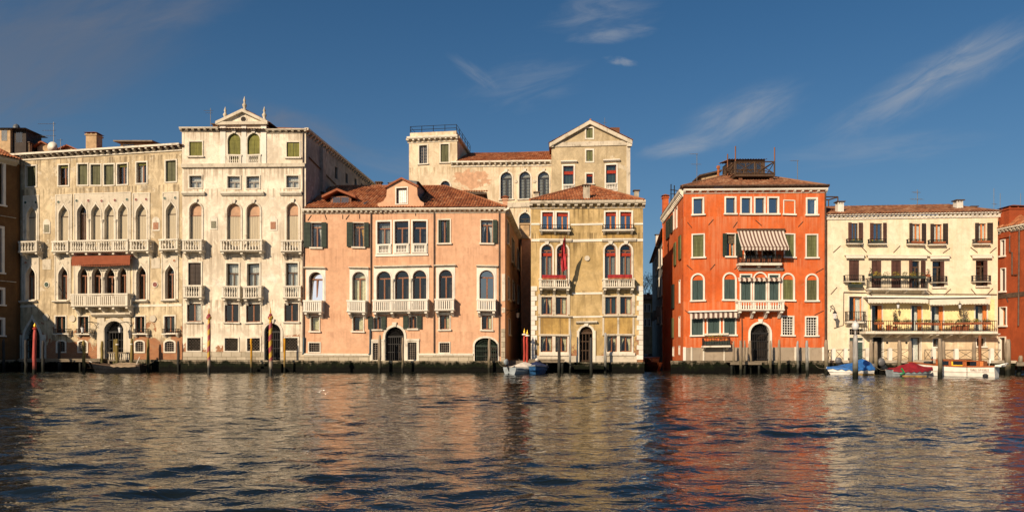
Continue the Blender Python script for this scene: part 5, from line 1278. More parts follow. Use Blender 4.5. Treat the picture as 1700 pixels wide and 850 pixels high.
for x in (1226, 1277): p = tl(x, 300, 62.3); MB().box(p.x, p.x + .3, 62.2, 62.6, p.z - .6, tl(0, 293).z - .002).build('terrace_pier', M['brickc'], deck)
a, c = Wp(1213, 300, 66.4), Wp(1270, 266, 66.4); hut = MB().box(a.x, c.x, 66.4, 69, a.z - .5, c.z).build('roof_cabin', M['woodd'], rF)
for x0, x1 in ((1223, 1237), (1239, 1253), (1256, 1263)): p, q = Wp(x0, 289, 66.35), Wp(x1, 271, 66.35); MB().box(p.x, q.x, 66.36, 66.395, p.z, q.z).build('cabin_window', M['glass'], hut)
e0, e1 = Wp(1209, 265.5, 66.0), Wp(1274, 265.5, 66.0); g0 = MB(); g0.uv = []; roof_plane(g0, e0, e1, e0 + Vector((0, 3.4, .45)), e1 + Vector((0, 3.4, .45))); g0.build('cabin_roof', M['tile2'], hut)
mb = MB(); p, q = Wp(1165, 292, 69), Wp(1192, 288, 69); mb.box(p.x, q.x, 69, 71, p.z - .8, q.z - .1); ob = mb.build('dormer', M['tan_c'], rF)
MB().add([(p.x - .3, 68.7, q.z - .35), (q.x + .3, 68.7, q.z + .15), (q.x + .3, 71.5, q.z + .15), (p.x - .3, 71.5, q.z - .35), (p.x - .3, 68.7, q.z - .2), (q.x + .3, 68.7, q.z + .3), (q.x + .3, 71.5, q.z + .3), (p.x - .3, 71.5, q.z - .2)], [(0, 1, 2, 3), (7, 6, 5, 4), (0, 4, 5, 1), (1, 5, 6, 2), (2, 6, 7, 3), (3, 7, 4, 0)]).build('dormer_roof', M['woodd'], ob)
p = Wp(1192.5, 295, 66); MB().lathe((p.x, p.y, p.z - .5), [(.11, 0), (.11, 1.3), (.16, 1.32), (.16, 1.55), (.05, 1.6)], 8).build('flue_pipe', M['rust'], rF)
chimney(rF, 1101, 1110, 323.5, 360, 73.8, M['orange_c'])
# roof pergola on the flank, on black iron posts
mb = MB(); p0, p1 = Wp(1112, 330, 70), Wp(1134, 318, 64)
for (x, y, Y, t) in ((1114, 345, 70, 306), (1119.5, 340, 68, 308), (1130, 325, 65, 316)): mb.tube([Wp(x, y, Y), Wp(x, t, Y)], .05, 4)
mb.tube([Wp(1113, 315, 70), Wp(1132, 318, 64.5)], .04, 4); mb.tube([Wp(1113, 322, 70), Wp(1132, 323, 64.5)], .03, 4); mb.build('roof_pergola', M['iron'], F.root)

# ================================================================== G  cream house
Gb = Bld('cream_house', 'cream house with brown shutters, white awnings and a long terrace of flower troughs', 'house', frpx(1374, 59.3, 1656.5, 58.3))
for i, (x0, x1, s1, s2) in enumerate(((1413, 1424.3, (1407.3, 1412.8), (1424.6, 1431.3)), (1449.3, 1460.5, (1443.3, 1449), (1465, 1470.6)), (1513.8, 1528.4, (1508.6, 1513.4), (1529, 1536)), (1549.2, 1563.6, (1543.4, 1549), (1564.2, 1572.3)), (1623.8, 1637, (1617.4, 1623.4), (1637.6, 1646.7)))):
    Gb.win(x0, 371.5, x1 if i != 1 else 1464.5, 403.5, trim=0, sash=M['woodd'] if i < 2 else M['woodo'], pane=M['glassb'] if i < 2 else None, curtain=None if i < 2 else M['curtw'], cst='full', sill=True, sh=(s1, s2), shm=M['brownsh'] if i < 2 else M['darksh'], dep=.12)
    Gb.rail(x0 - 6, 397.5, (x1 if i != 1 else 1464.5) + 7, 404.5, dep=.35, slab=.08, step=.9, corb=0, name='window_ledge')
for i, (x0, x1) in enumerate(((1409.5, 1426.4), (1447, 1463.3), (1479.6, 1496.2))): Gb.win(x0, 433, x1, 479 if i else 475, trim=0, fill='shutter', shm=M['brownsh'], sill=False, dep=.1)
Gb.win(1513.5, 433, 1527, 479, trim=0, sash=M['woodd'], trans=.22, sill=False, sh=((1508, 1513.2), (1527.6, 1535)), shm=M['brownsh'], dep=.16)
for x0, x1 in ((1548, 1568), (1620, 1639.8)):
    Gb.win(x0, 433, x1, 475, trim=0, sash=M['woodd'], trans=.22, sill=True, dep=.16)
    (a, z1), (c, z0) = Gb.f.P(x1 - 6.5, 433.5), Gb.f.P(x1 - .3, 474); Gb.part(MB().box(a, c, .02, .07, z0, z1), 'shutter', M['brownsh'])
Gb.win(1409.5, 493, 1431, 533, trim=.06, tm=WH, sash=M['woodo'], curtain=M['curtw'], cst='right', sill=False)
for i, (x0, x1) in enumerate(((1447, 1464), (1513, 1530), (1546, 1565.6), (1618.6, 1638.2))):
    Gb.win(x0, 507, x1, 549.5, trim=.07, tm=WH, sash=M['woodd'], curtain=M['curtw'] if i else None, cst='right', sill=False, mull=0)
    (a, z1), (c, z0) = Gb.f.P(x1 - 6.5, 507.5), Gb.f.P(x1 - .3, 549); Gb.part(MB().box(a, c, .03, .08, z0, z1), 'shutter', M['woodo'])
Gb.win(1410, 546.5, 1432.5, 556, trim=.08, fill='grille', bars=.2, sill=False); Gb.win(1410, 561, 1432.5, 599, trim=.08, fill='solid', fillm=M['teal'], sill=False, name='door', dep=.2)
Gb.win(1449, 560, 1465, 599, trim=.10, fill='grille', bars=.14, fillm=M['iron'], sill=False)
Gb.win(1511.3, 560, 1528, 599, trim=.08, sash=M['woodd'], curtain=M['curtw'], cst='right', sill=False, name='door', mull=0)
Gb.win(1548.4, 561.5, 1561.6, 574.5, trim=.07, tm=WH, sash=M['woodd'], curtain=M['lace'], cst='full', sill=True); Gb.win(1621, 561.5, 1635, 574.5, trim=.07, tm=WH, sash=M['woodd'], sill=True)
def holed(b, x0, y0, x1, y1, pr, mat, name, grow=.085):
    f = b.f; (u0, z1), (u1, z0) = f.P(x0, y0), f.P(x1, y1); hs = []
    for lp, _, _ in f.holes:
        a, c, p_, q_ = min(p[0] for p in lp), max(p[0] for p in lp), min(p[1] for p in lp), max(p[1] for p in lp)
        if a > u0 and c < u1 and p_ > z0 - .6 and q_ < z1 + .1: hs.append(shape('rect', a - grow, c + grow, max(z0 + .01, p_ - grow), min(z1 - .01, q_ + grow)))
    return b.part(MB().plate(shape('rect', u0, u1, z0, z1), hs, -pr, -.001), name, mat)
Gb.walls([M['G'], WH, M['room']], [(1374, 602), (1656.5, 602), (1656.5, 355.5), (1374, 360)], 11, zb=.3)
holed(Gb, 1441, 498, 1651, 549.2, .02, M['GY'], 'terrace_wall')
raked_cornice(Gb, 1372, 357, 1660, 352.5, .40, .22, .34, WH)
holed(Gb, 1438, 557, 1656, 600.5, .02, M['GL'], 'ground_storey')
for x0, yt, x1 in ((1403.5, 424.5, 1437), (1440, 424, 1541.5), (1543.5, 424, 1579), (1613.5, 424, 1650)):
    f = Gb.f; (ua, za), (ub, _) = f.P(x0, yt, .3), f.P(x1, yt, .3)
    o = Gb.part(MB().prism_u([(-.004, za + .06), (-.34, za + .02), (-.34, za - .02), (-.004, za - .01)], ua, ub), 'awning_case', M['wht'])
    Gb.part(MB().prism_u([(-.06, za - .02), (-.3, za - .03), (-.32, za - .24), (-.29, za - .25), (-.26, za - .08), (-.06, za - .08)], ua + .05, ub - .12), 'awning', M['aww'], parent=o)
valance(Gb, 1441, 496.5, 1541.5, 503.5, .9, M['aww']); valance(Gb, 1543, 496.5, 1644, 505.5, .9, M['aww'])
Gb.rail(1403, 458, 1435, 467.5, dep=.4, slab=.06, step=.16, corb=0); Gb.rail(1443.5, 462, 1540, 478, dep=.7, slab=.14, step=.17, corb=4)
for x0, x1 in ((1546, 1572.5), (1615.5, 1645)): Gb.rail(x0, 458, x1, 467.5, dep=.3, slab=.04, step=.16, corb=0)
Gb.rail(1407, 518, 1437, 534, dep=.6, slab=.14, step=.13, corb=2)
ter = Gb.rail(1438, 533, 1655, 550, dep=1.2, slab=.2, step=.17, corb=0, name='terrace')
for x in (1446, 1470, 1487.5, 1502, 1536, 1546.5, 1569, 1593.5, 1617.5, 1646): u, z = Gb.f.P(x, 553.8, .1); Gb.part(MB().prism_u([(-.003, z), (-1.15, z), (-1.1, z - .1), (-.14, z - .34), (-.003, z - .34)], u - .1, u + .1), 'corbel', IST, parent=ter)
for a in ((1383, 420, 1395, 409), (1428, 408, 1438.5, 419.5), (1483, 420, 1494, 408.5), (1534, 411, 1546, 420.5), (1565, 419.5, 1577, 411.5), (1611, 411, 1622.5, 420), (1643, 420.5, 1654, 411), (1379, 489, 1389.5, 477.5), (1433, 479, 1447, 491), (1538, 480, 1549, 488.5), (1567, 489, 1578, 479.5), (1612, 480, 1620.5, 490), (1638, 490, 1648, 479)): Gb.anchor(*a, M['pipe'])
Gb.pipe([(1400, 486), (1530, 487.5), (1654, 489)], .03, M['pipe']); Gb.pipe([(1400, 486), (1399.5, 540), (1384, 545)], .025, M['pipe'])
for x in (1472.5, 1504.5): Gb.roundel(x, 569, .09, M['iron'], pr=.03)
e0, e1 = Wp(1373, 356.6, 59.0), Wp(1662, 352, 58.0); zr = Wp(1450, 344, 63.8).z
r0, r1 = Vector((e0.x + .3, 63.8, zr)), Wp(1572, 344.5, 63.2); r1.z = zr
rG = roof(Gb, [(e0, e1, r0, r1), (e1, Vector((e1.x + .6, 70, e1.z)), r1, r1 + Vector((.05, .5, 0)))], [(r1, e1)], mat=M['tile2'])
chimney(rG, 1391, 1401, 334, 354, 60.0, M['wht'], 'flat'); chimney(rG, 1588.5, 1599, 331.5, 351, 60.3, M['wht'], 'flat'); chimney(rG, 1613, 1622, 342, 349, 62.5, M['wht'], 'flat')
mb = MB(); Y = 63.5
for x0, y0, x1, y1 in ((1371, 327, 1391, 327), (1391, 327, 1391, 346), (1375.5, 332, 1375.5, 346), (1371, 332, 1376, 332), (1375.5, 332, 1391, 327.5)): mb.tube([Wp(x0, y0, Y), Wp(x1, y1, Y)], .055, 4)
mb.build('roof_pergola', M['woodd'], Gb.root)

# ================================================================== H  russet house on the right
H = Bld('russet_house', 'dark russet red house with a big square brick chimney at the edge', 'house', frpx(1657.5, 58.6, 1722, 54.5))
for x0, y0, x1, y1, k in ((1662.5, 399, 1668.5, 423, 1), (1662.5, 446, 1669.5, 482, 1), (1661, 510, 1671, 539, 2)):
    if k == 1: H.win(x0, y0, x1, y1, trim=.06, tm=WH, fill='shutter', shm=M['brownsh'], sill=True, dep=.25)
    else: H.win(x0, y0, x1, y1, trim=.06, tm=WH, sash=M['woodo'], sill=True, sh=((1656.6, 1660.6),), shm=M['darksh'])
H.win(1659.5, 560, 1669, 599, trim=.10, fill='solid', fillm=M['woodd'], sill=False, name='door', dep=.3)
H.walls([M['H'], WH, M['room']], [(1657.5, 602), (1722, 602), (1722, 372.5), (1657.5, 384)], 12, zb=.3)
raked_cornice(H, 1656, 381, 1722, 368.5, .4, .35, .4, IST)
e0, e1 = Wp(1655, 380, 58.3), Wp(1722, 368, 54.1); dr = Vector((1.2, 6, 1.7))
rH = roof(H, [(e0, e1, e0 + Vector((1.5, 5, 1.7)), e1 + Vector((2.5, 5, 1.7)))]); chimney(rH, 1675.5, 1706, 340.5, 376, 57.2, M['H'], 'tile', dp=1.2)
H.pipe([(1678, 389), (1678, 417), (1682, 418), (1682, 455), (1690, 455)], .05, M['pipe']); H.pipe([(1694, 376), (1692.5, 540)], .06, M['pipe'])
H.band(1657.5, 488.4, 1722, 490, .05, M['pipe'], 'cable'); H.anchor(1671, 492, 1674, 501)

# ================================================================== buildings on the edges and down the side canal
L = Bld('umber_house', 'umber brown house in shade at the left edge with a glazed roof lantern', 'house', Fr(-47.9, 57.2, Wp(27, 0, 64.3).x, 64.3))
for x0, y0, x1, y1 in ((-4, 270, 5, 340), (-4, 378, 3, 452), (-4, 480, 4, 505), (-4, 530, 4, 556)): L.win(x0, y0, x1, y1, trim=.2, tm=WH, sill=True, fr=L.f)
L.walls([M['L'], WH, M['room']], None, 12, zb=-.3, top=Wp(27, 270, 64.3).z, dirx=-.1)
for y in (358, 465): L.band(0, y, 26, y + 3, .1, ISTD)
lz = Wp(27, 270, 64.3).z; mb = MB(); mb.prism_u([(-.002, lz + .25), (-.5, lz + .25), (-.45, lz), (-.002, lz - .3)], 0, L.f.L); L.part(mb, 'cornice', ISTD)
e0, e1 = L.f.w(0, -.6, lz + .25), L.f.w(L.f.L + .2, -.6, lz + .25); inn = -L.f.n * 5 + Vector((0, 0, 2.0))
rL = roof(L, [(e0, e1, e0 + inn, e1 + inn - L.f.c * .2)])
L.seawall(-40, 27, 1.0, .3)
Y = 66.5; a, c = Wp(-12, 246, Y), Wp(17, 214, Y); lm = MB().box(a.x, c.x, Y, Y + 2.6, a.z - 1.6, c.z); lan = lm.build('roof_lantern', M['tan_c'], rL)
MB().box(c.x + .003, c.x + 1.25, Y + .3, Y + 2.5, a.z - 1.6, c.z - .003).build('lantern_side', M['darksh'], lan)
for x0, x1 in ((2.5, 11.5), (22.5, 33)): p, q = Wp(x0, 234 + (x0 > 20), Y - .03), Wp(x1, 216.5 + (x0 > 20) * 2, Y - .03); off = .33 if x0 > 20 else 0; MB().box(p.x, q.x, Y - .035 + off - (.0), Y - .004 + off, p.z, q.z).build('lantern_window', M['glass'], lan)
p = Wp(15, 212, Y); MB().add([(a.x - .3, Y - .3, c.z), (c.x + 1.6, Y - .3, c.z), (c.x + 1.6, Y + 3, c.z), (a.x - .3, Y + 3, c.z), (p.x - .6, Y + 1.3, c.z + .45)], [(0, 1, 4), (1, 2, 4), (2, 3, 4), (3, 0, 4), (3, 2, 1, 0)]).build('lantern_roof', M['lead'], lan)
MB().lathe((p.x, Y + 1.0, c.z + .25), [(.3, 0), (.3, .2), (.2, .4), (.02, .5)], 10).build('lantern_dome', M['lead'], lan)
# unseen house added along the canal bend to shade the left end
O1 = Bld('shade_house', 'plain umber house further round the bend of the canal', 'house', Fr(-48.9, 46.0, -48.9, 57.4))
for y in (48, 50.5, 53, 55.5):
    for z in (2.2, 6.2):
        u = y - 46.0; lp = shape('rect', u - .5, u + .5, z, z + 1.9); O1.f.holes.append((lp, .2, .6))
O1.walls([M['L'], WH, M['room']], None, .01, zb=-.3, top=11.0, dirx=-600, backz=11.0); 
rO = roof(O1, [(Vector((-48.8, 45.8, 11)), Vector((-48.8, 57.4, 11)), Vector((-52, 45.8, 12.2)), Vector((-52, 57.4, 12.2)))])

K = Bld('canal_side_house', 'grey plastered house with lit chimney beyond the orange palace down the side canal', 'house', Fr(Wp(1083, 0, 104).x, 104, Wp(1104.5, 0, 74).x, 74))
ktop = Wp(1098, 396, 80).z
for x0, y0, x1, y1 in ((1098.5, 412, 1101.5, 438), (1092.5, 420, 1094.5, 444), (1088.5, 432, 1090, 455), (1098.5, 460, 1101, 488), (1092.5, 466, 1094.5, 492), (1098, 510, 1101, 536), (1092, 512, 1094, 535)): K.win(x0, y0, x1, y1, trim=.15, tm=WH, fill='shutter', shm=M['darksh'], sill=True, dep=.15)
K.f.holes = [h for h in K.f.holes if max(p[1] for p in h[0]) < ktop - .4]
K.walls([M['K'], WH, M['room']], None, 10, zb=-.3, top=ktop, dirx=1.2)
e0, e1 = K.f.w(-.2, -.4, ktop), K.f.w(K.f.L + .2, -.4, ktop); inn = -K.f.n * 4 + Vector((0, 0, 1.4)); rK = roof(K, [(e0, e1, e0 + inn, e1 + inn)])
chimney(rK, 1089, 1094, 389, 398, 86, M['wht'], 'flat')
for t in (.2, .45, .7): p = K.f.w(K.f.L * t, -.02, 0); K.part(MB().box(K.f.L * t, K.f.L * t + .9, -.5, -.003, 5.5, 6.6), 'balcony', M['K'])
T = Bld('tan_house', 'tan house with a low red roof closing the end of the side canal', 'house', frpx(1040, 112, 1096, 112))
for x0, y0 in ((1070, 506), (1076.5, 506), (1070, 530), (1076.5, 530)): T.win(x0, y0, x0 + 2.6, y0 + 11, trim=.12, fill='shutter', shm=M['darksh'], sill=True)
T.walls([M['tan_c'], WH, M['room']], [(1040, 598), (1096, 598), (1096, 497), (1040, 497)], 10, zb=-.3)
e0, e1 = Wp(1038, 497, 111.5), Wp(1097, 497, 111.5); rT = roof(T, [(e0, e1, e0 + Vector((0, 5, 1.1)), e1 + Vector((0, 5, 1.1)))])
chimney(rT, 1074.5, 1079, 486, 493, 114, M['brickc'], 'flat')
tr = thing('bare_tree', 'small bare branched tree above the red roof at the end of the side canal', 'tree', Wp(1080, 500, 118)); tr.location.z = .9
mb = MB(); base = Vector((tr.location.x, 118, .9)); tips = []
def branch(p, d, L, r, k):
    q = p + d * L; mb.tube([p, (p + q) / 2 + Vector((RND.gauss(0, .08), RND.gauss(0, .08), 0)) * L * .4, q], [r, r * .8, r * .6], 5); tips.append(q)
    if k:
        for _ in range(3): branch(q, (d + Vector((RND.gauss(0, .55), RND.gauss(0, .55), RND.gauss(.15, .3)))).normalized(), L * .68, r * .58, k - 1)
branch(base, Vector((-.05, 0, 1)), 5.0, .2, 4); mb.build('trunk', M['leafd'], tr)
mb = MB()
for t in tips[8:]: leaves(mb, t, .5, .5, .5, 5, .12)
mb.build('crown', M['leafd'], tr)
# low house shut in between the pink palace and the one behind
Lc = Bld('lane_house', 'rosy brick house end seen in the lane below the arched window', 'house', frpx(866, 76.0, 886, 75.8))
Lc.walls([M['pink_c'], WH, M['room']], [(866, 604), (886, 604), (886, 396), (866, 396)], 4, zb=.5)
mb = MB(); p, q = Wp(864, 396, 75.6), Wp(879, 373, 75.6); mb.box(p.x, q.x, 75.7, 77, p.z, q.z); mb.box(p.x - .1, q.x + .1, 75.6, 77.1, q.z, q.z + .15); mb.build('roof_stack', M['tan_c'], Lc.root)

# ================================================================== quay and landings
q0, q1 = Gb.f.w(-.1, -2.1, 0), Gb.f.w(Gb.f.L + .1, -2.1, 0); q2, q3 = Gb.f.w(Gb.f.L + .1, 0, 0), Gb.f.w(-.1, 0, 0); qe = H.f.w(H.f.L, -1.6, 0); qf = H.f.w(H.f.L, 0, 0)
mb = MB(); slab(mb, [(q0.x, q0.y), (q1.x, q1.y), (q2.x, q2.y), (q3.x, q3.y)], -1.5, .86); struct('quay_wall', mb, M['alg_shade'])
mb = MB(); slab(mb, [(q0.x - .05, q0.y - .12), (q1.x + .05, q1.y - .12), (q2.x, q2.y), (q3.x, q3.y)], .862, 1.06); struct('pavement', mb, M['pave'])
qs = H.f.w(-.2, -1.7, 0); mb = MB(); slab(mb, [(q1.x + .06, q1.y), (qe.x, qe.y), (qf.x, qf.y), (q2.x + .02, q2.y)], .7, .98); ob = struct('landing_stage', mb, M['board'])

QF = Fr(q0.x, q0.y, q1.x, q1.y)
fence = thing('quay_railing', 'black iron cross braced railing between white posts along the cream house quay', 'railing', Vector((q0.x, q0.y, 1.06)))
px_posts = [1385.5, 1405.5, 1442, 1479.5, 1516, 1552.5, 1590, 1649]
us = [QF.P(x, 590)[0] for x in px_posts]
for u in us: MB().box(u - .14, u + .14, .12, .4, 1.062, 1.95).prism_v([(u - .14, 1.951), (u + .14, 1.951), (u + .05, 2.03), (u - .05, 2.03)], .12, .4).build('post', M['wht'], fence, QF)
def gapx(a, b_):
    n = max(1, round((b_ - a) / 1.1)); m2 = MB()
    for z in (1.18, 1.9): m2.tube([(a, .26, z), (b_, .26, z)], .022, 4)
    for k in range(n):
        p, q = a + (b_ - a) * k / n, a + (b_ - a) * (k + 1) / n; m2.tube([(p, .26, 1.18), (q, .26, 1.9)], .018, 4); m2.tube([(p, .27, 1.9), (q, .27, 1.18)], .018, 4)
        m2.tube([(p, .26, 1.08), (p, .26, 1.9)], .022, 4)
    m2.build('rail_panel', M['iron'], fence, QF)
us2 = [QF.P(1374, 590)[0]] + us
for i in range(len(us2) - 1):
    if i == 5: gapx(us2[i] + 1.0, us2[i + 1] - .15); continue
    gapx(us2[i] + .15, us2[i + 1] - .15)
gapx(us2[-1] + .15, us2[-1] + .7)

def jetty(name, label, x0, x1, yt, Y, dep, npost=3, dy=0):
    a, c = Wp(x0, yt, Y), Wp(x1, yt, Y); t = thing(name, label, 'jetty', Vector((a.x, Y, 0)))
    m2 = MB(); n = max(3, int(dep / .2))
    for k in range(n): m2.box(a.x, c.x, Y + dep * k / n, Y + dep * (k + .93) / n, a.z - .07, a.z)
    m2.build('deck', M['board'], t); MB().box(a.x + .05, c.x - .05, Y + .05, Y + .15, a.z - .25, a.z - .071).build('beam', M['board'], t)
    for k in range(npost):
        x = a.x + .2 + (c.x - a.x - .4) * k / max(1, npost - 1); MB().lathe((x, Y + .25, -1.2), [(.1, 0), (.09, a.z + 1.12)], 7).build('post', M['dpole'], t)
    return t
jetty('wooden_jetty', 'low plank jetty under the left corner of the olive palace above the blue boat', 879, 938, 596.5, 58.4, 1.6)
jetty('wooden_jetty', 'long dark plank jetty in shade before the pointed water door of the gothic palace', 30, 166, 595.5, 61.8, 1.8, 5)
jetty('wooden_jetty', 'short plank landing before the arched iron gate of the orange palace', 1212, 1266, 600, 57.6, 1.3, 3)
# carved stone balustrade on the water before the gothic palace gate
t = thing('landing_balustrade', 'grey wooden balustrade standing over the moored black boat at the gothic gate', 'balustrade', Vector((Wp(180, 0, 60.8).x, 60.8, 0)))
a, c = Wp(179.5, 597, 60.8), Wp(217, 584.5, 60.8); MB().box(a.x, c.x, 60.75, 60.9, c.z - .1, c.z).build('handrail', M['board'], t); MB().box(a.x, c.x, 60.75, 60.9, a.z - .1, a.z).box(a.x, a.x + .12, 60.76, 60.89, -1, a.z - .1).box(c.x - .12, c.x, 60.76, 60.89, -1, a.z - .1).build('base_rail', M['board'], t)
for k in range(10): x = a.x + .12 + (c.x - a.x - .24) * k / 9; MB().lathe((x, 60.825, a.z + .002), [(.05, 0), (.07, .1), (.04, .3), (.06, c.z - a.z - .104)], 7).build('baluster', M['istd'], t)

# ================================================================== mooring poles
def pole(px, yt, yb, r, mat, label, name='mooring_pole', group=None, cap=None, lean=0.0, tag_='pole', Y=None, point=True):
    Y = Y or min(Yw(yb), 62.0 if px < 303 else 60.8 if px < 505 else 59.6 if px < 860 else 59.3 if px < 1100 else 58.3 if px < 1370 else 56.2 if px < 1660 else 55.5); x = (px - CX) / FPX * Y; zt = Wp(px, yt, Y).z; rr = r
    lean += RND.uniform(-.012, .012); t = thing(name, label, tag_, Vector((x, Y, 0)), group); m2 = MB()
    n = 8; pts = [(x - lean * 1.2, Y, -1.2)] + [(x + lean * zt * k / n + .012 * RND.gauss(0, 1), Y, zt * k / n) for k in range(n + 1)]
    m2.tube(pts, [rr * 1.06] * 2 + [rr * (1.04 - .012 * k) for k in range(1, n)] + [rr * (.62 if point else .95)], 9); m2.build('shaft', mat, t, smooth=True)
    if cap: cap(t, x + lean * zt, Y, zt)
    return t
def gold_cap(t, x, Y, z):
    MB().lathe((x, Y, z - .02), [(.15, 0), (.17, .06), (.12, .12), (.04, .14)], 9).build('collar', M['redpole'], t); MB().lathe((x, Y, z + .10), [(.02, 0), (.09, .05), (.11, .13), (.08, .21), (.02, .34), (.005, .42)], 9).build('finial', M['gold'], t, smooth=True)
def spike_cap(t, x, Y, z):
    MB().lathe((x, Y, z - .05), [(.16, 0), (.2, .08), (.2, .2), (.12, .28), (.14, .36), (.03, .46)], 9).build('collar', M['spiral'], t); MB().lathe((x, Y, z + .38), [(.04, 0), (.05, .12), (.012, .5)], 7).build('spike', M['gold'], t)
def white_cap(t, x, Y, z):
    MB().lathe((x, Y, z - .02), [(.15, 0), (.2, .03), (.2, .1), (.1, .14)], 9).build('collar', M['wht'], t); MB().lathe((x, Y, z + .11), [(.03, 0), (.08, .06), (.075, .14), (.03, .28), (.005, .45)], 8).build('finial', M['gold'], t)
pole(57, 546, 621, .135, M['rosepole'], 'faded red mooring pole with gilded ball before the pointed water door', cap=gold_cap)
for px, yt, yb, mt, lb in ((43, 564, 619, 'dpole', 'dark pole in shade just left of the faded red gilded pole'), (71.5, 565, 618, 'dpole', 'dark pole in shade just right of the faded red gilded pole'), (98, 566, 612, 'dpole', 'dim pole in shade before the first small arched grille'), (6.5, 562, 612, 'dpole', 'dark pole in shade before the umber house at the edge'),
        (139.5, 564.5, 618.5, 'ypole', 'ochre mooring pole standing left of the black moored boat'), (169, 566, 608, 'ypole', 'dim ochre pole by the left jamb of the gothic gate'), (190, 563, 605, 'ypole', 'ochre pole, the rear one of the close pair before the gothic gate'), (194.5, 562.5, 618, 'ypole', 'ochre pole with white band, front one of the pair at the gothic gate'), (218.5, 562, 617.5, 'ypole', 'ochre pole with white band right of the gothic gate by the boat stern'), (245.7, 562.5, 612, 'ypole', 'ochre pole standing clear to the right of the black boat'), (296, 566, 611, 'dpole', 'thin dark pole by the join of the gothic and ivory palaces')):
    t = pole(px, yt, yb, .125 if mt == 'ypole' else .115, M[mt], lb)
    if 'white band' in lb: z = Wp(px, yt + 10, Yw(yb)).z; MB().lathe((t.location.x, t.location.y, z), [(.131, 0), (.131, .1)], 9).build('white_band', M['wht'], t)
pole(347, 529, 620.5, .125, M['spiral'], 'yellow and crimson spiral painted pole left of the ivory palace door', 'striped_pole', cap=spike_cap)
pole(449.5, 529, 623, .14, M['spiral'], 'yellow and crimson spiral painted pole right before the ivory palace door', 'striped_pole', cap=spike_cap)
pole(417.3, 561.5, 614.5, .09, M['ybright'], 'thin bright yellow pole left of the ivory palace door', point=False)
pole(472.5, 561.5, 615, .09, M['ybright'], 'thin bright yellow pole right of the ivory palace door', point=False)
pole(630, 556, 614, .13, M['wpole'], 'brown weathered pole before the pink palace iron gate on its left'); pole(668.5, 560, 611, .10, M['wpole'], 'slim brown pole before the right jamb of the pink palace gate'); pole(812, 561, 614, .12, M['wpole'], 'weathered pole before the green arched boat door of the pink palace')
pole(870.3, 556, 616, .095, M['redpole'], 'bright red pole with white collar, the left and taller of two in the lane', cap=white_cap); pole(874.8, 558, 613, .095, M['redpole'], 'bright red pole with white collar, the right and shorter of two in the lane', cap=white_cap)
pole(928, 561, 623, .115, M['dpole'], 'dark blackish pole before the left ground windows of the olive palace', lean=.01); pole(946.3, 548, 615, .09, M['gpole'], 'tall slim grey pole left of the olive palace door'); pole(981.3, 560, 622.5, .12, M['dpole'], 'dark pole close before the olive palace door'); pole(1004.6, 552, 616, .11, M['gpole'], 'blue grey pole right of the olive palace door')
for px, yt, yb, r, lb in ((1218.3, 566, 619, .085, 'slim pale pole, first one left of the orange palace gate'), (1229.8, 565, 621, .11, 'thick pale pole second left of the orange palace gate'), (1235.8, 565, 608, .09, 'pale pole standing further back at the orange palace landing'), (1245.5, 565, 613, .13, 'stout pale pole at the left jamb of the orange palace gate'), (1279.8, 565.5, 617, .10, 'pale pole at the right jamb of the orange palace gate'), (1294, 564, 621, .11, 'tall pale pole below the first barred window of the orange palace'), (1324.5, 566, 617.5, .10, 'pale pole between the two barred windows of the orange palace'), (1340.5, 565, 623, .115, 'pale pole with weedy foot below the last barred window of the orange palace')):
    pole(px, yt, yb, r, M['gpole'] if px > 1320 else M['wpole'], lb, lean=RND.uniform(-.01, .01))
for px, yt, yb, r, lb, ln in ((1371.8, 564, 618, .15, 'thick weathered post at the seam of the orange palace and cream house', 0), (1413.3, 566, 612, .14, 'weathered pole behind the blue covered boat, left of the lamp pole', .0), (1446.2, 564, 617, .14, 'weathered post right of the blue covered boat, left of a pair', 0), (1453.8, 567, 611, .15, 'weathered post behind the grey dinghy, right of a pair', 0), (1493.6, 565, 624, .145, 'stout rounded post before the stern of the red covered boat', 0), (1511.3, 566, 610, .14, 'slim weathered pole behind the red covered boat by the open door', -.01), (1560.6, 562, 627, .14, 'tall weathered post before the middle of the white launch', 0), (1566.8, 566, 612, .13, 'weathered pole just behind the tall post at the white launch', 0), (1617.5, 567, 612, .14, 'weathered post behind the white launch cabin, left of the brown mast', 0), (1672.5, 563, 620, .2, 'thick bleached post leaning at the edge of the russet house', .03), (1691, 590, 619, .16, 'short bleached stump leaning beside the russet house landing', .12)):
    pole(px, yt, yb, r, M['wpole'], lb, lean=ln)
t = pole(1627, 557, 612, .11, M['wood'], 'square brown painted mast behind the white launch cabin', 'mast_pole', point=False)
# lamp standing in the water
Y = Yw(627); t = thing('lamp_post', 'grey lamp post standing in the water before the blue covered boat', 'lamp post', Vector((Wp(1420, 0, Y).x, Y, 0))); x = t.location.x; z1 = Wp(0, 556, Y).z; z2 = Wp(0, 549, Y).z
MB().tube([(x, Y, -1.2), (x, Y, 1), (x, Y, z1 - .5), (x, Y, z1)], [.19, .18, .165, .13], 12).build('pole', M['gpole'], t, smooth=True)
MB().lathe((x, Y, z1), [(.12, 0), (.06, .05), (.045, z2 - z1), (.12, z2 - z1 + .05)], 10).build('lamp_stem', M['alum'], t)
MB().lathe((x, Y, z2 + .04), [(.12, 0), (.21, .12), (.24, .3), (.19, .48), (.08, .6)], 14).build('globe', M['globe'], t, smooth=True); MB().lathe((x, Y, z2 + .63), [(.12, 0), (.10, .06), (.02, .14)], 10).build('lamp_cap', M['alum'], t)
MB().box(x + .17, x + .55, Y - .05, Y - .02, Wp(0, 568, Y).z, Wp(0, 565.5, Y).z).build('sign_arm', M['wht'], t)

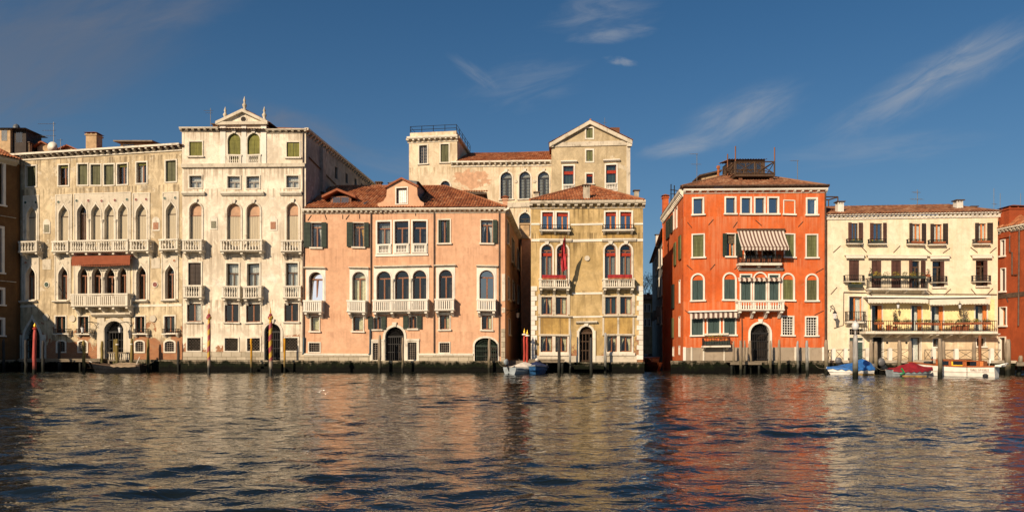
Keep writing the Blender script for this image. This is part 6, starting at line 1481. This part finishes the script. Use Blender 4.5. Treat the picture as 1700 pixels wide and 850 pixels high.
# ================================================================== boats
def hull(L, beam, free, sheer=.35, n=14, tran=.8, flare=.25, draft=.2, stern_rise=.1, thick=.06, bow_rake=.5):
    """sections from the stern (x=0) to the bow (x=L): outer skin, gunwale strip and an inside floor"""
    m2 = MB(); secs = []
    for i in range(n + 1):
        t = i / n; w = beam / 2 * (tran + (1 - tran) * min(1, t * 3)) * (1 - max(0, (t - .5) / .5) ** 2.4) ** .8 if t < 1 else .02
        z = free * (1 + sheer * max(0, (t - .25) / .75) ** 2 + stern_rise * (1 - t) ** 4)
        xo = lambda zz: t * L + bow_rake * t ** 6 * (zz / free)
        secs.append([(xo(z), w, z), (xo(z * .55), w * (1 - flare * .35), z * .5), (xo(0), w * (1 - flare), .02), (xo(-draft) , w * .45 * (1 - t * .4), -draft)])
    for sg in (1, -1):
        vs = [(x, sg * y, z) for s_ in secs for x, y, z in s_]
        m2.add(vs, [(i * 4 + k, i * 4 + k + 1, (i + 1) * 4 + k + 1, (i + 1) * 4 + k) for i in range(n) for k in range(3)], 0)
        vs = []
        for s_ in secs: x, y, z = s_[0]; vs += [(x, sg * (y + .03), z - .06), (x, sg * (y + .03), z + .02), (x, sg * max(0, y - .08), z + .02), (x, sg * max(0, y - .08), z - .06)]
        m2.add(vs, [(i * 4 + k, i * 4 + (k + 1) % 4, (i + 1) * 4 + (k + 1) % 4, (i + 1) * 4 + k) for i in range(n) for k in range(4)], 1)
    s0 = secs[0]; m2.face([(x, y, z) for x, y, z in s0] + [(x, -y, z) for x, y, z in s0[::-1]], 0)
    vs = [(s_[0][0], sg * s_[0][1] * .95, s_[0][2] * .45) for s_ in secs for sg in (1, -1)]; m2.add(vs, [(2 * i, 2 * i + 1, 2 * i + 3, 2 * i + 2) for i in range(n)], 2)
    return m2, secs
def place(m2, pos, ang):
    c, s = math.cos(ang), math.sin(ang); m2.v = [(pos.x + x * c - y * s, pos.y + x * s + y * c, pos.z + z) for x, y, z in m2.v]; return m2
def cover(secs, prof, peak, sag=.06, over=.06, i0=0, i1=None):
    """tarpaulin over a hull; prof(t) gives the ridge height above the gunwale"""
    m2 = MB(); S = secs[i0:i1]; n = len(S); vs = []
    for i, s_ in enumerate(S):
        t = i / (n - 1); x, y, z = s_[0]; h = prof(t)
        for sg, f_ in ((1, 1.0), (1, .55), (1, 0), (-1, .55), (-1, 1.0)):
            vs.append((x, sg * (y + over) * f_, z + .04 + h * (1 - f_) ** .9 + (0 if f_ in (0, 1.0) else -sag * (.5 + .5 * math.sin(i * 2.1 + sg)))))
        vs[-5] = (vs[-5][0], vs[-5][1], vs[-5][2] - .0)
    m2.add(vs, [(i * 5 + k, i * 5 + k + 1, (i + 1) * 5 + k + 1, (i + 1) * 5 + k) for i in range(n - 1) for k in range(4)])
    for sd in (0, 4):
        vv = []
        for i, s_ in enumerate(S): v = vs[i * 5 + sd]; vv += [v, (v[0], v[1] * 1.01, v[2] - .14 - .05 * math.sin(i * 3.3))]
        m2.add(vv, [(2 * i, 2 * i + 2, 2 * i + 3, 2 * i + 1) for i in range(n - 1)])
    for i in (0, n - 1): m2.face([vs[i * 5 + k] for k in range(5)])
    return m2
def outboard(t, pos, ang, mat, tilt=0.0, s=1.0):
    m2 = MB(); m2.lathe((0, 0, .25), [(.14, 0), (.2, .08), (.22, .3), (.18, .46), (.06, .52)], 10); m2.v = [(x * 1.35 * s, y * .8 * s, z * s) for x, y, z in m2.v]
    k = MB().box(-.07 * s, .07 * s, -.05 * s, .05 * s, -.75 * s, .26 * s).box(-.3 * s, .1 * s, -.03 * s, .03 * s, -.72 * s, -.66 * s).box(-.04 * s, .3 * s, -.1 * s, .1 * s, .02 * s, .22 * s)
    for q in (m2, k): q.v = [(x * math.cos(tilt) + z * math.sin(tilt), y, -x * math.sin(tilt) + z * math.cos(tilt)) for x, y, z in q.v]
    o = place(k, pos, ang).build('outboard_motor', M['motor'], t); place(m2, pos, ang).build('cowling', mat, o, smooth=True); return o
def boat(name, label, pos, ang, hm, deckm, inm, cat='boat', **kw):
    t = thing(name, label, cat, pos.copy()); h, secs = hull(**kw); place(h, pos, ang).build('hull', [hm, deckm, inm], t); return t, secs
PI = math.pi
# black moored boat at the gothic palace, bow to the left
Y = Yw(618); p = Vector((Wp(238, 0, Y).x, Y, 0)); t, s_ = boat('moored_boat', 'small black wooden boat with tan cover moored before the gothic gate', p, PI, M['dhull'], M['woodd'], M['woodd'], L=4.0, beam=1.5, free=.55, sheer=.55, bow_rake=.45)
place(cover(s_, lambda q: .12 + .1 * math.sin(q * 3), 0, i0=1, i1=9), p, PI).build('cover', M['tanc'], t); place(MB().tube([(4.2, 0, .8), (4.5, 0, .95)], .03, 5), p, PI).build('bow_post', M['wht'], t); place(MB().tube([(.5, .2, .6), (.2, .2, 1.3)], .03, 5), p, PI).build('oar_post', M['wht'], t)
# pale motorboat in the lane, seen from its stern quarter
Y = Yw(621); p = Vector((Wp(846, 0, Y).x, Y - .3, 0)); t, s_ = boat('pale_motorboat', 'pale grey motorboat with tilted outboard and white cover by the pink palace corner', p, rad(52), M['lghull'], M['white_p'], M['ghull'], L=3.6, beam=1.6, free=.5)
place(cover(s_, lambda q: .28 * math.sin(q * 3.1) + .08, 0, i0=3, i1=12), p, rad(52)).build('cover', M['whitec'], t); outboard(t, p + Vector((-.15, -.1, .62)), rad(52), M['lghull'], -.5, .8)
# blue boat, bow on
Y = Yw(620.5); p = Vector((Wp(892, 0, Y + 3).x, Y + 2.6, 0)); t, s_ = boat('blue_rowboat', 'bright blue wooden boat with navy cover, bow towards the viewer, below the jetty', p, rad(-94), M['bhull'], M['lghull'], M['bhull'], L=3.4, beam=1.75, free=.52, sheer=.4)
place(cover(s_, lambda q: .42 * math.sin(q * 2.9 + .2), 0, i0=0, i1=11), p, rad(-94)).build('cover', M['navyc'], t); place(MB().lathe((1.4, 0, 1.0), [(.1, 0), (.16, .08), (.1, .18), (.02, .22)], 8), p, rad(-94)).build('fender', M['whitec'], t)
# wooden water taxi in the side canal
Y = 63.5; p = Vector((Wp(1086, 0, Y).x - .1, Y + 4.5, 0)); t, s_ = boat('water_taxi', 'dark varnished wooden motorboat with low cabin in the side canal', p, rad(-86), M['teak_shade'], M['teak_shade'], M['woodd'], L=4.6, beam=1.8, free=.6, sheer=.25)
place(MB().box(.6, 2.9, -.68, .68, .55, 1.12).box(.5, 3.0, -.74, .74, 1.121, 1.18), p, rad(-86)).build('cabin', M['teak_shade'], t)
for x0 in (-.62, .06): place(MB().box(2.901, 2.93, x0, x0 + .56, .7, 1.06), p, rad(-86)).build('windscreen', M['glassd'], t)
place(MB().tube([(1.5, 0, 1.18), (1.5, 0, 1.7)], .02, 4), p, rad(-86)).build('flagstaff', M['alum'], t)
# blue covered motorboat, bow left
Y = Yw(622); p = Vector((Wp(1446, 0, Y).x, Y, 0)); t, s_ = boat('covered_motorboat', 'white motorboat under a bright blue cover behind the lamp post', p, rad(178), M['white_p'], M['white_p'], M['ghull'], L=3.05, beam=1.5, free=.45, sheer=.25, bow_rake=.25)
place(cover(s_, lambda q: .18 + .55 * math.exp(-((q - .22) / .22) ** 2) + .22 * math.exp(-((q - .6) / .2) ** 2) - .16 * q, 0), p, rad(178)).build('cover', M['bluec'], t); place(MB().box(.1, 1.9, .79, .8, -.1, .12), p, rad(178)).build('rust_stain', M['keel'], t)
outboard(t, p + Vector((.12, 0, .25)), rad(180), M['motorg'], 0, .8)
t2 = outboard(t, Vector((Wp(1392, 0, Y + 1.4).x, Y + 1.4, .62)), rad(0), M['motorg'], 0, .9)
# grey dinghy
Y = Yw(620); p = Vector((Wp(1448, 0, Y).x, Y + .3, 0)); t, s_ = boat('grey_dinghy', 'small grey open dinghy with black outboard between the two covered boats', p, rad(2), M['ghull'], M['lghull'], M['ghull'], L=1.5, beam=1.1, free=.42, sheer=.1, tran=.95)
place(MB().box(.5, .75, -.48, .48, .3, .35), p, rad(2)).build('thwart', M['board'], t)
m_ = outboard(t, Vector((Wp(1470, 0, Y - .7).x, Y - .7, .55)), rad(200), M['motorg'], .85, 1.15)
# red covered boat
Y = Yw(623.5); Y = 52.6; p = Vector((Wp(1476, 0, Y).x, Y, 0)); t, s_ = boat('covered_motorboat', 'pale motorboat under a crimson peaked cover left of the white launch', p, rad(-3), M['lghull'], M['white_p'], M['ghull'], L=2.75, beam=1.45, free=.42, sheer=.25, bow_rake=.25)
place(cover(s_, lambda q: .12 + .42 * math.exp(-((q - .58) / .2) ** 2) + .16 * math.exp(-((q - .3) / .12) ** 2), 0), p, rad(-3)).build('cover', M['redc'], t); place(MB().box(.6, 2.3, -.70, -.69, -.1, .1), p, rad(-3)).build('rust_stain', M['keel'], t)
place(MB().tube([(.5, -.78, .6), (.7, -.80, .3), (.4, -.8, .15)], .06, 6), p, rad(-3)).build('green_fender', M['grn'], t)
# white launch with wooden cabin, stern to the right
Yb = 50.8; p = Vector((Wp(1655, 0, Yb).x, Yb, 0)); ang = rad(180 - 47); t, s_ = boat('white_launch', 'long white launch with varnished wooden cabin moored below the terrace', p, ang, M['whull'], M['teak'], M['teak'], L=5.3, beam=1.7, free=.74, sheer=.35, stern_rise=.06, bow_rake=.4)
lp = lambda m2: place(m2, p, ang)
lp(MB().box(.9, 3.7, -.6, .6, .5, 1.16)).build('cabin', M['teak'], t); lp(MB().box(1.7, 4.0, -.68, .68, 1.162, 1.22)).build('cabin_roof', M['teak'], t)
for x0, x1 in ((1.1, 1.7), (1.95, 2.6), (2.85, 3.5)): lp(MB().box(x0, x1, .602, .62, .80, 1.10)).build('cabin_window', M['glassd'], t)
lp(MB().box(1.95, 2.65, .625, .645, .78, .84).box(2.56, 2.65, .625, .645, .841, 1.08)).build('window_trim', M['yel'], t)
lp(MB().box(.7, .898, -.5, .5, .75, 1.12)).build('wheelhouse', M['woodo'], t); lp(MB().tube([(4.1, 0, .9), (4.1, 0, 1.4)], .05, 6).box(4.2, 4.6, -.28, .28, .82, 1.05)).build('foredeck_locker', M['motor'], t)
lp(MB().tube([(-.05, .68, .78), (-.55, .5, .95), (-.6, 0, 1.0), (-.55, -.5, .95), (-.05, -.68, .78)], .05, 6).prism_u([(-.66, .76), (.66, .76), (.55, .88), (-.55, .88)], -.4, -.02)).build('stern_platform', M['whull'], t)
lp(MB().lathe((.5, .80, .1), [(.02, -.1), (.16, -.06), (.18, .08), (.08, .16)], 9)).build('fender', M['motor'], t)
lp(MB().tube([(.35, .5, .8), (.3, .55, 1.35)], .018, 4).box(.24, .3, .53, .55, 1.0, 1.3)).build('flag', M['sashw'], t)
lp(MB().box(1.6, 1.63, .84, .868, .1, .7)).build('hull_seam', M['motor'], t)
fc = bpy.data.curves.new('boat_name', 'FONT'); fc.body = 'DALI STORM'; fc.size = .2; fc.extrude = .004; fo = bpy.data.objects.new('boat_name', fc); COL.objects.link(fo)
dg = bpy.context.evaluated_depsgraph_get(); me = bpy.data.meshes.new_from_object(fo.evaluated_get(dg)); bpy.data.objects.remove(fo)
no = bpy.data.objects.new('boat_name', me); me.materials.append(M['wood']); COL.objects.link(no); no.parent = t
nrm = Vector((math.cos(ang + PI / 2), math.sin(ang + PI / 2), 0)); pos = p + Vector((math.cos(ang), math.sin(ang), 0)) * 1.40 + nrm * .885 + Vector((0, 0, .46)); no.location = pos - t.location; no.rotation_euler = (rad(96), 0, ang + PI)

def line(t, a, b_, sag=.25):
    a, b_ = Vector(a), Vector(b_); MB().tube([a + (b_ - a) * k / 8 - Vector((0, 0, sag * math.sin(PI * k / 8))) for k in range(9)], .012, 4).build('mooring_line', M['board'], t)
for t in [o for o in bpy.data.objects if o.parent is None and o.get('category') == 'boat']:
    hb = [Vector(c) for c in bpy.data.objects[[c.name for c in t.children if c.name.startswith('hull')][0]].bound_box]; lo = min(c.x for c in hb); hi = max(c.x for c in hb); zz = max(c.z for c in hb); yy = max(c.y for c in hb)
    q = t.location; line(t, q + Vector((lo + .15, yy * .5, zz - .05)), q + Vector((lo - .5, yy + .6, zz + .35))); line(t, q + Vector((hi - .15, yy * .5, zz - .1)), q + Vector((hi + .4, yy + .6, zz + .3)))
# ================================================================== lanterns
def lantern(label, wx, wy, Y, lx, ly, arm_from, k=1.0):
    """bracket lantern: arm from the wall at arm_from, lamp hung at lx, ly"""
    p = Wp(lx, ly, Y); t = thing('wall_lantern', label, 'lantern', p.copy()); w = Wp(wx, wy, arm_from)
    pts = [w, w * .5 + Vector((p.x, p.y, w.z)) * .5 + Vector((0, 0, .08)), Vector((p.x, p.y, p.z + .52 * k))]; MB().tube(pts, .03, 5).tube([w - Vector((0, 0, .45)), (w + pts[1]) / 2 - Vector((0, 0, .1)), pts[1]], .02, 4).build('bracket', M['iron'], t)
    sc = lambda pr: [(a * k, b_ * k) for a, b_ in pr]
    MB().lathe(p, sc([(.1, -.3), (.17, .12), (.17, .14)]), 6).build('lamp_glass', M['globe'], t); MB().lathe(p, sc([(.2, .142), (.12, .26), (.04, .34), (.02, .5)]), 6).build('lamp_cap', M['iron'], t); MB().lathe(p, sc([(.03, -.42), (.11, -.33), (.11, -.302)]), 6).build('lamp_base', M['iron'], t)
lantern('white glazed lantern on a long bracket in the lane beside the pink palace', 841, 515, 66.0, 859.5, 522, 61.5)
lantern('black lantern on a scrolled bracket at the left corner of the cream house', 1378, 509, 58.2, 1386, 523, 59.3)
lantern('hanging lantern on the yellow terrace wall between the first two doors', 1491, 505, 57.9, 1491, 507.5, 58.9, .65); lantern('hanging lantern on the yellow terrace wall beside the last door', 1593, 505, 57.6, 1593.5, 507.5, 58.6, .65)
lantern('iron lantern on a lacy bracket left of the gothic gate, before a window', 163, 536, 62.9, 137, 546, 63.6); lantern('iron lantern on a lacy bracket right over the gothic gate', 219, 536, 62.5, 199, 546, 63.2)

# ================================================================== cloths, flag
def cloth(name, label, fr, x0, y0, x1, y1, off, mat, cat):
    (u0, z1), (u1, z0) = fr.P(x0, y0, off), fr.P(x1, y1, off); t = thing(name, label, cat, fr.w(u0, -off, z0)); n = 14
    f1, f2 = MB(), MB()
    for mbb, (za, zb_) in ((f1, (z1, z0 + .1)), (f2, (z0 + .098, z0))):
        for k in range(n):
            a, c = u0 + (u1 - u0) * k / n, u0 + (u1 - u0) * (k + 1) / n; q = lambda j: -off - .03 - .02 * math.sin(j * 1.7)
            mbb.face([(a, q(k), zb_), (c, q(k + 1), zb_), (c, q(k + 1), za), (a, q(k), za)])
            if mbb is f1: mbb.face([(a, q(k), za), (c, q(k + 1), za), (c, -off + .28, za + .005), (a, -off + .28, za + .005)])
    f1.build('cloth', mat, t, fr); f2.build('fringe', M['rust'], t, fr); return t
cloth('balcony_cloth', 'red cloth hung over the stone balcony left of the flag staff on the olive palace', D.f, 900, 456.5, 939.5, 463.5, .86, M['redcloth'], 'cloth')
cloth('balcony_cloth', 'red cloth hung over the far right stone balcony of the olive palace', D.f, 1009, 456.5, 1049.5, 463.5, .86, M['redcloth'], 'cloth')
u, z0 = D.f.P(943, 474, .8); b0 = D.f.w(u, -.86, z0); b1 = Wp(938, 391, 57.9); t = thing('hanging_flag', 'limp red flag on a slanting staff at the olive palace balcony', 'flag', b0)
MB().tube([b0, b1], .03, 6).build('staff', M['wood'], t)
mb = MB(); n = 12
for k in range(n):
    for j in range(5):
        def q(k, j): s_ = k / n; p = b1 + (b0 - b1) * (.02 + .62 * s_ * (1 - .0 * j)); w_ = .42 * math.sin(min(1, s_ * 1.6 + .12) * PI / 2) * j / 5; return p + Vector((-w_ + .05 * math.sin(j * 2.2 + k * .7), .10 * math.sin(j * 1.9 + k * .3), -.25 * j / 5 - .1 * s_))
        mb.face([q(k, j), q(k, j + 1), q(k + 1, j + 1), q(k + 1, j)])
mb.build('cloth', M['flag'], t, smooth=True)

# ================================================================== plants
def trough(label, fr, x0, x1, y, off, hgt=.2, n=60, lm=None, mat=None, fl=0, grow=.16, name='flower_trough', cat='flower box'):
    (u0, z), (u1, _) = fr.P(x0, y, off), fr.P(x1, y, off); t = thing(name, label, cat, fr.w((u0 + u1) / 2, -off, z))
    MB().prism_u([(-off - .1, z), (-off + .1, z), (-off + .13, z + hgt), (-off - .13, z + hgt)], u0, u1).build('planter', mat or M['terra'], t, fr)
    m2 = MB(); leaves(m2, ((u0 + u1) / 2, -off, z + hgt + grow * .5), (u1 - u0) / 2, .15, grow, n, .06); m2.build('foliage', lm or M['leaf'], t, fr)
    if fl: m3 = MB(); leaves(m3, ((u0 + u1) / 2, -off - .05, z + hgt + grow * .6), (u1 - u0) / 2, .15, grow * .8, fl, .05); m3.build('blossom', M['flower'], t, fr)
    return t
ordn = ['first', 'second', 'third', 'fourth', 'fifth', 'sixth', 'seventh', 'eighth', 'ninth', 'tenth', 'eleventh', 'twelfth']
for i, (x0, x1) in enumerate(((1452, 1466), (1483, 1497), (1498, 1513), (1521, 1533), (1534, 1546), (1549, 1561), (1565, 1583), (1586, 1598), (1600, 1612), (1615, 1628), (1631, 1644))):
    tag(trough(f'{ordn[i]} terracotta trough counted from the left on the cream house terrace railing', Gb.f, x0, x1, 539, 1.1, .2, 110, M['leaf'] if i % 3 else M['leafy'], grow=.2), None, None, 'terracotta troughs on the terrace railing')
for i, (x0, x1) in enumerate(((1449, 1463), (1464, 1478), (1479, 1496), (1497, 1508), (1509, 1522), (1523, 1536))):
    tag(trough(f'{ordn[i]} dark trough of bushy plants counted from the left on the long iron balcony', Gb.f, x0, x1, 462, .72, .18, 70, M['leaf'] if i % 2 else M['leafy'], M['planter'], 4 if i == 5 else 0, .24), None, None, 'dark troughs on the iron balcony')
trough('pot of red geraniums at the right end of the long iron balcony', Gb.f, 1538, 1543.5, 459, .72, .22, 50, M['leaf'], M['terra'], 30, .34, 'flower_pot', 'flower pot')
trough('bushy pot at the left end of the long iron balcony', Gb.f, 1442.5, 1448, 459, .72, .2, 60, M['leaf'], M['planter'], 8, .32, 'flower_pot', 'flower pot')
for i, (x0, x1, mt) in enumerate(((1411, 1432, 'planter'), (1447, 1466, 'planter'), (1514, 1533, 'terra'), (1550, 1569, 'terra'), (1624, 1643, 'terra'))):
    tag(trough(f'flower box under the {ordn[i]} top window of the cream house from the left', Gb.f, x0, x1, 403.8, .3, .17, 40, M['leaf'] if i > 1 else M['leafy'], M[mt], 6 if i == 1 else 0, .11), None, None, 'window boxes below the top windows')
trough('long green planter hanging under the closed left door of the cream house', Gb.f, 1408, 1432, 478, .35, .28, 70, M['leafy'], M['planter'], 0, .15)
tr_ = trough('box of yellow flowers on the low balcony of the orange palace', F.f, 1169, 1211, 572, .55, .3, 120, M['leafy'], M['planter'], 0, .34); 
F.rail(1168.5, 561, 1212, 573.5, dep=.7, slab=.14, step=.2, corb=2)
F.band(1168, 553.5, 1208, 556.5, .3, IST, 'window_sill')
for i, x in enumerate((1231, 1240, 1248, 1256, 1265, 1274, 1283, 1291)):
    tag(trough(f'{ordn[i]} small pot counted from the left on the balcony under the striped awning', F.f, x, x + 5, 436.8, .55, .3, 40, M['leafd'] if i % 3 else M['leaf'], M['terra'], 0, .3, 'flower_pot', 'flower pot'), None, None, 'pots under the striped awning')
def shrub(label, x, y, off, h, w, mat, pot=True):
    u, z = Gb.f.P(x, y, off); t = thing('potted_shrub', label, 'shrub', Gb.f.w(u, -off, z)); MB().lathe((u, -off, z), [(.14, 0), (.2, .32), (.22, .36)], 9).build('pot', M['terra'], t, Gb.f)
    m2 = MB(); 
    for _ in range(16): a = Vector((RND.gauss(0, w * .5), RND.gauss(0, w * .3), h * RND.uniform(.6, 1))); m2.tube([(u, -off, z + .34), (u + a.x * .4, -off + a.y * .4, z + .34 + a.z * .5), (u + a.x, -off + a.y, z + .34 + a.z)], .016, 3)
    m2.build('stem', M['leafd'], t, Gb.f); m3 = MB(); leaves(m3, (u, -off, z + .34 + h * .66), w, w * .6, h * .4, 150, .05); m3.build('foliage', mat, t, Gb.f)
shrub('tall dry shrub in a pot between the last two terrace doors', 1600.5, 549.3, .6, 1.55, .42, M['leafd']); shrub('thin shrub in a pot between the first two terrace doors', 1486, 549.3, .6, 1.35, .18, M['leafd'])
for i, (x, nm) in enumerate(((1475.5, 'near the first door'), (1583.5, 'below the sixth trough'), (1592, 'beside the tall dry shrub'), (1604, 'right of the tall dry shrub'))):
    u, z = Gb.f.P(x, 549.3, .8); t = thing('terracotta_pot', f'terracotta pot on the terrace floor {nm}', 'pot', Gb.f.w(u, -.8, z)); MB().lathe((u, -.8, z), [(.15, 0), (.22, .36), (.25, .37), (.25, .44)], 10).build('pot', M['terra'], t, Gb.f); m2 = MB(); leaves(m2, (u, -.8, z + .5), .2, .2, .12, 30, .05); m2.build('foliage', M['leaf'], t, Gb.f)

# ================================================================== aerials
def aerial(label, x, yt, yb, Y, arms, dish=None, r=.028):
    p, q = Wp(x, yb, Y), Wp(x, yt, Y); t = thing('roof_aerial', label, 'aerial', p.copy()); MB().tube([p - Vector((0, 0, 1.2)), q], r, 5).build('mast', M['alum'], t)
    for (ya, xa, xb, nel) in arms:
        m2 = MB(); a, c = Wp(xa, ya, Y), Wp(xb, ya, Y); m2.tube([a, c], .018, 4)
        for k in range(nel): z = a + (c - a) * k / max(1, nel - 1); m2.tube([z - Vector((0, .25, .08)), z + Vector((0, .25, .08))], .014, 4)
        m2.build('antenna_arm', M['alum'], t)
    return t
aerial('tall aerial with three comb arms on the gothic palace roof', 89, 203, 245, 68, ((206, 66, 90, 9), (217, 72, 90, 5), (226, 64, 90, 6)), r=.035); aerial('short thin aerial beside the satellite dish', 100.5, 231, 246, 68.3, ((233, 97.5, 101.5, 3),))
p = Wp(90, 249, 67.5); t = thing('satellite_dish', 'pale satellite dish on the gothic palace roof', 'dish', p.copy()); mb = MB(); 
for k in range(3): mb.lathe((0, 0, 0), [(.0 + .16 * k + .001, .03 * k * k), (.16 * (k + 1), .03 * (k + 1) ** 2)], 16)
mb.v = [(p.x + x, p.y - z, p.z + .2 + y) for x, y, z in mb.v]; mb.build('dish', M['wht'], t, smooth=True); MB().tube([p - Vector((0, -.05, 1)), p + Vector((0, .02, .2))], .03, 5).build('dish_stand', M['alum'], t)
aerial('aerial with orange block beside the ivory palace pediment', 349.5, 180, 206, 63.5, ((184, 340, 352, 5), (188, 343, 351, 4))); aerial('tall aerial on the left side of the orange palace roof', 1157, 255, 303, 67, ((256, 1146, 1158, 6), (273, 1148, 1163, 5))); aerial('thin aerial on the right side of the orange palace roof', 1324, 266, 300, 64, ((267, 1313, 1325, 5),))
aerial('spidery aerial in the middle of the cream house roof', 1523, 315, 344, 63, ((319.5, 1516, 1526, 5), (331, 1513, 1531, 5))); aerial('tall thin whip mast at the right end of the cream house roof', 1650, 313, 356, 61, ((339, 1650, 1653, 2),), r=.02); aerial('thin whip mast beyond the right corner of the cream house', 1660.5, 321, 370, 62, (), r=.02); aerial('whip mast over the russet house chimney', 1694.5, 321, 345, 57.8, (), r=.02); aerial('small whip on the gabled house roof', 1004, 196, 222, 84, ((204, 1001, 1007, 3),))
